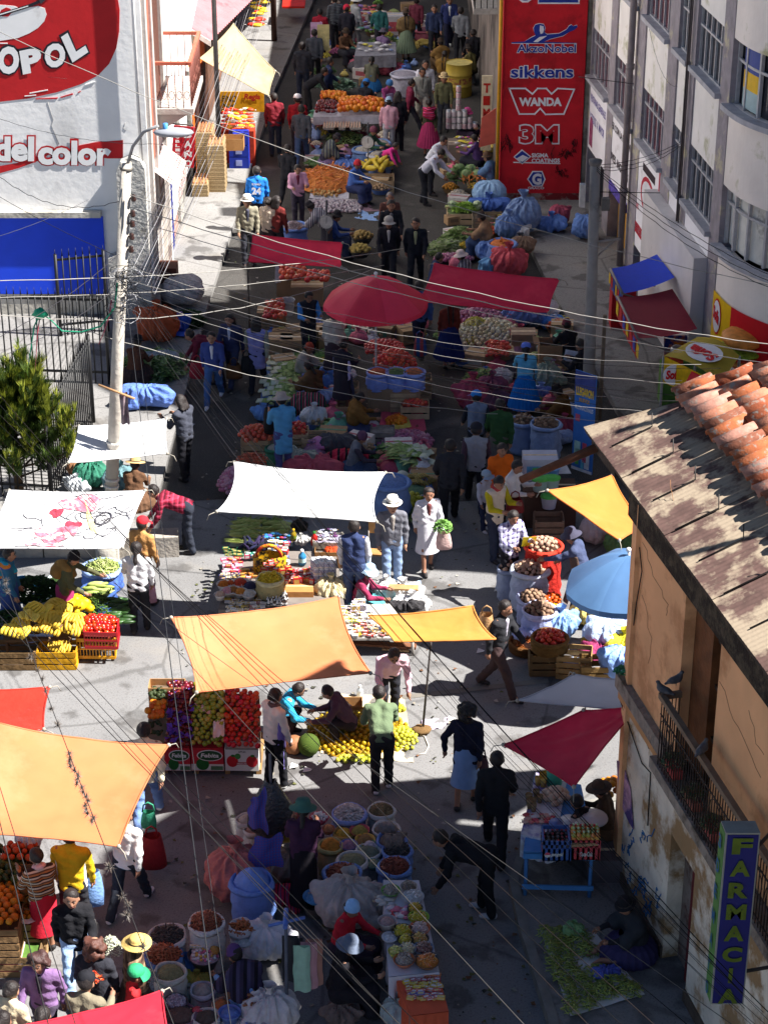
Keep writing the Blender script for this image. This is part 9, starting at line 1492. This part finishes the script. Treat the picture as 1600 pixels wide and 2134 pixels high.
wire('black pipe arm reaching from the lamp pole to the office wall',(1250,400,35.8),(1374,402,42),.0,.02,K_);wire('thin cable on the painted wall below the mural',(-20,240,36),(345,300,31),.15,.010,'3a3a3e');wire('thicker dark cable drooping before the painted wall',(-20,352,36),(252,418,31.2),.35,.014,'2a2a2e');wire('straight dark cable crossing the blue wall band',(-20,398,36),(240,532,31),.05,.012,'2c2c30');wire('rising grey cable over the blue wall band',(-20,498,34),(185,416,38),.05,.010,'4c4c50');wire('pale strap from the cable tangle down to the fence',(248,530,31),(-20,712,26),.1,.012,G_);wire('second pale strap from the tangle down to the fence',(240,604,31),(-20,752,26),.1,.012,G_);wire('thin drop cable on the office wall between windows',(1352,60,40),(1410,180,40),.3,.009,'55504e');wire('steel arm with a lamp on the red building',(1205,160,44),(1320,175,42),0,.025,'3a3638')
def tuft(p,r,k):
 b=MB();sp_=MB();sp_.add([(-.05,0,0),(.05,0,0),(0,.15,1)],[(0,1,2)]);pl=[]
 for _ in range(60):d=Vector(RNG.normal(size=3)).normalized();pl.append((p[:],(r,r,r*U(.6,1.1)),np.array(d.to_track_quat('Z','Y').to_matrix()),random.randrange(2)))
 o=litter('air_plant',sp_,pl,[M('5a5048',.9),M('77706a',.9)]);tag(o,'dry spiky air plant tuft growing on the cable over the orange tarp','plant','air plant tufts on the cables')
def on_w(v):return min(tw,key=lambda p:abs(1067-F*((p-CP).y*ST+(p-CP).z*CT)/((p-CP).y*CT-(p-CP).z*ST)-v))
def at_v(v):
 f_=lambda p:1067-F*((p-CP).y*ST+(p-CP).z*CT)/((p-CP).y*CT-(p-CP).z*ST)
 for a,c in zip(tw,tw[1:]):
  if f_(a)<=v<=f_(c):return a.lerp(c,(v-f_(a))/(f_(c)-f_(a)))
 return tw[0]
for k,v in enumerate([1205,1225,1362,1390,1408,1432,1470,1503]+list(range(1562,1700,9))+[1702,1800,1860,1876,1899,1965]):tuft(at_v(v)+Vector((U(-.02,.02),0,-.03)),.042 if v not in(1205,1800,1899,1965,1503)else .05,k)
for u,v,lb in((180,1290,'white paper scrap near the yellow crate'),(612,1598,'white paper scrap below the lilac apron seller'),(640,1606,'torn paper on the shadow edge'),(940,1500,'crumpled white bag beside the lilac sheet'),(1036,1230,'pale scrap in the roof shadow'),(1000,1358,'tiny white scrap by the walking man'),(590,1640,'small yellow wrapper in the sun strip'),(1262,690,'white paper scrap on the pavement by the cooler')):c=G(u,v,.016);b=MB();b.add([c+Vector((-.06,-.04,0)),c+Vector((.05,-.05,.03)),c+Vector((.07,.04,0)),c+Vector((-.03,.05,.04))],[(0,1,2,3)]);b.build('paper_scrap',white_p,label=lb,cat='paper')
bpy.context.view_layer.update()
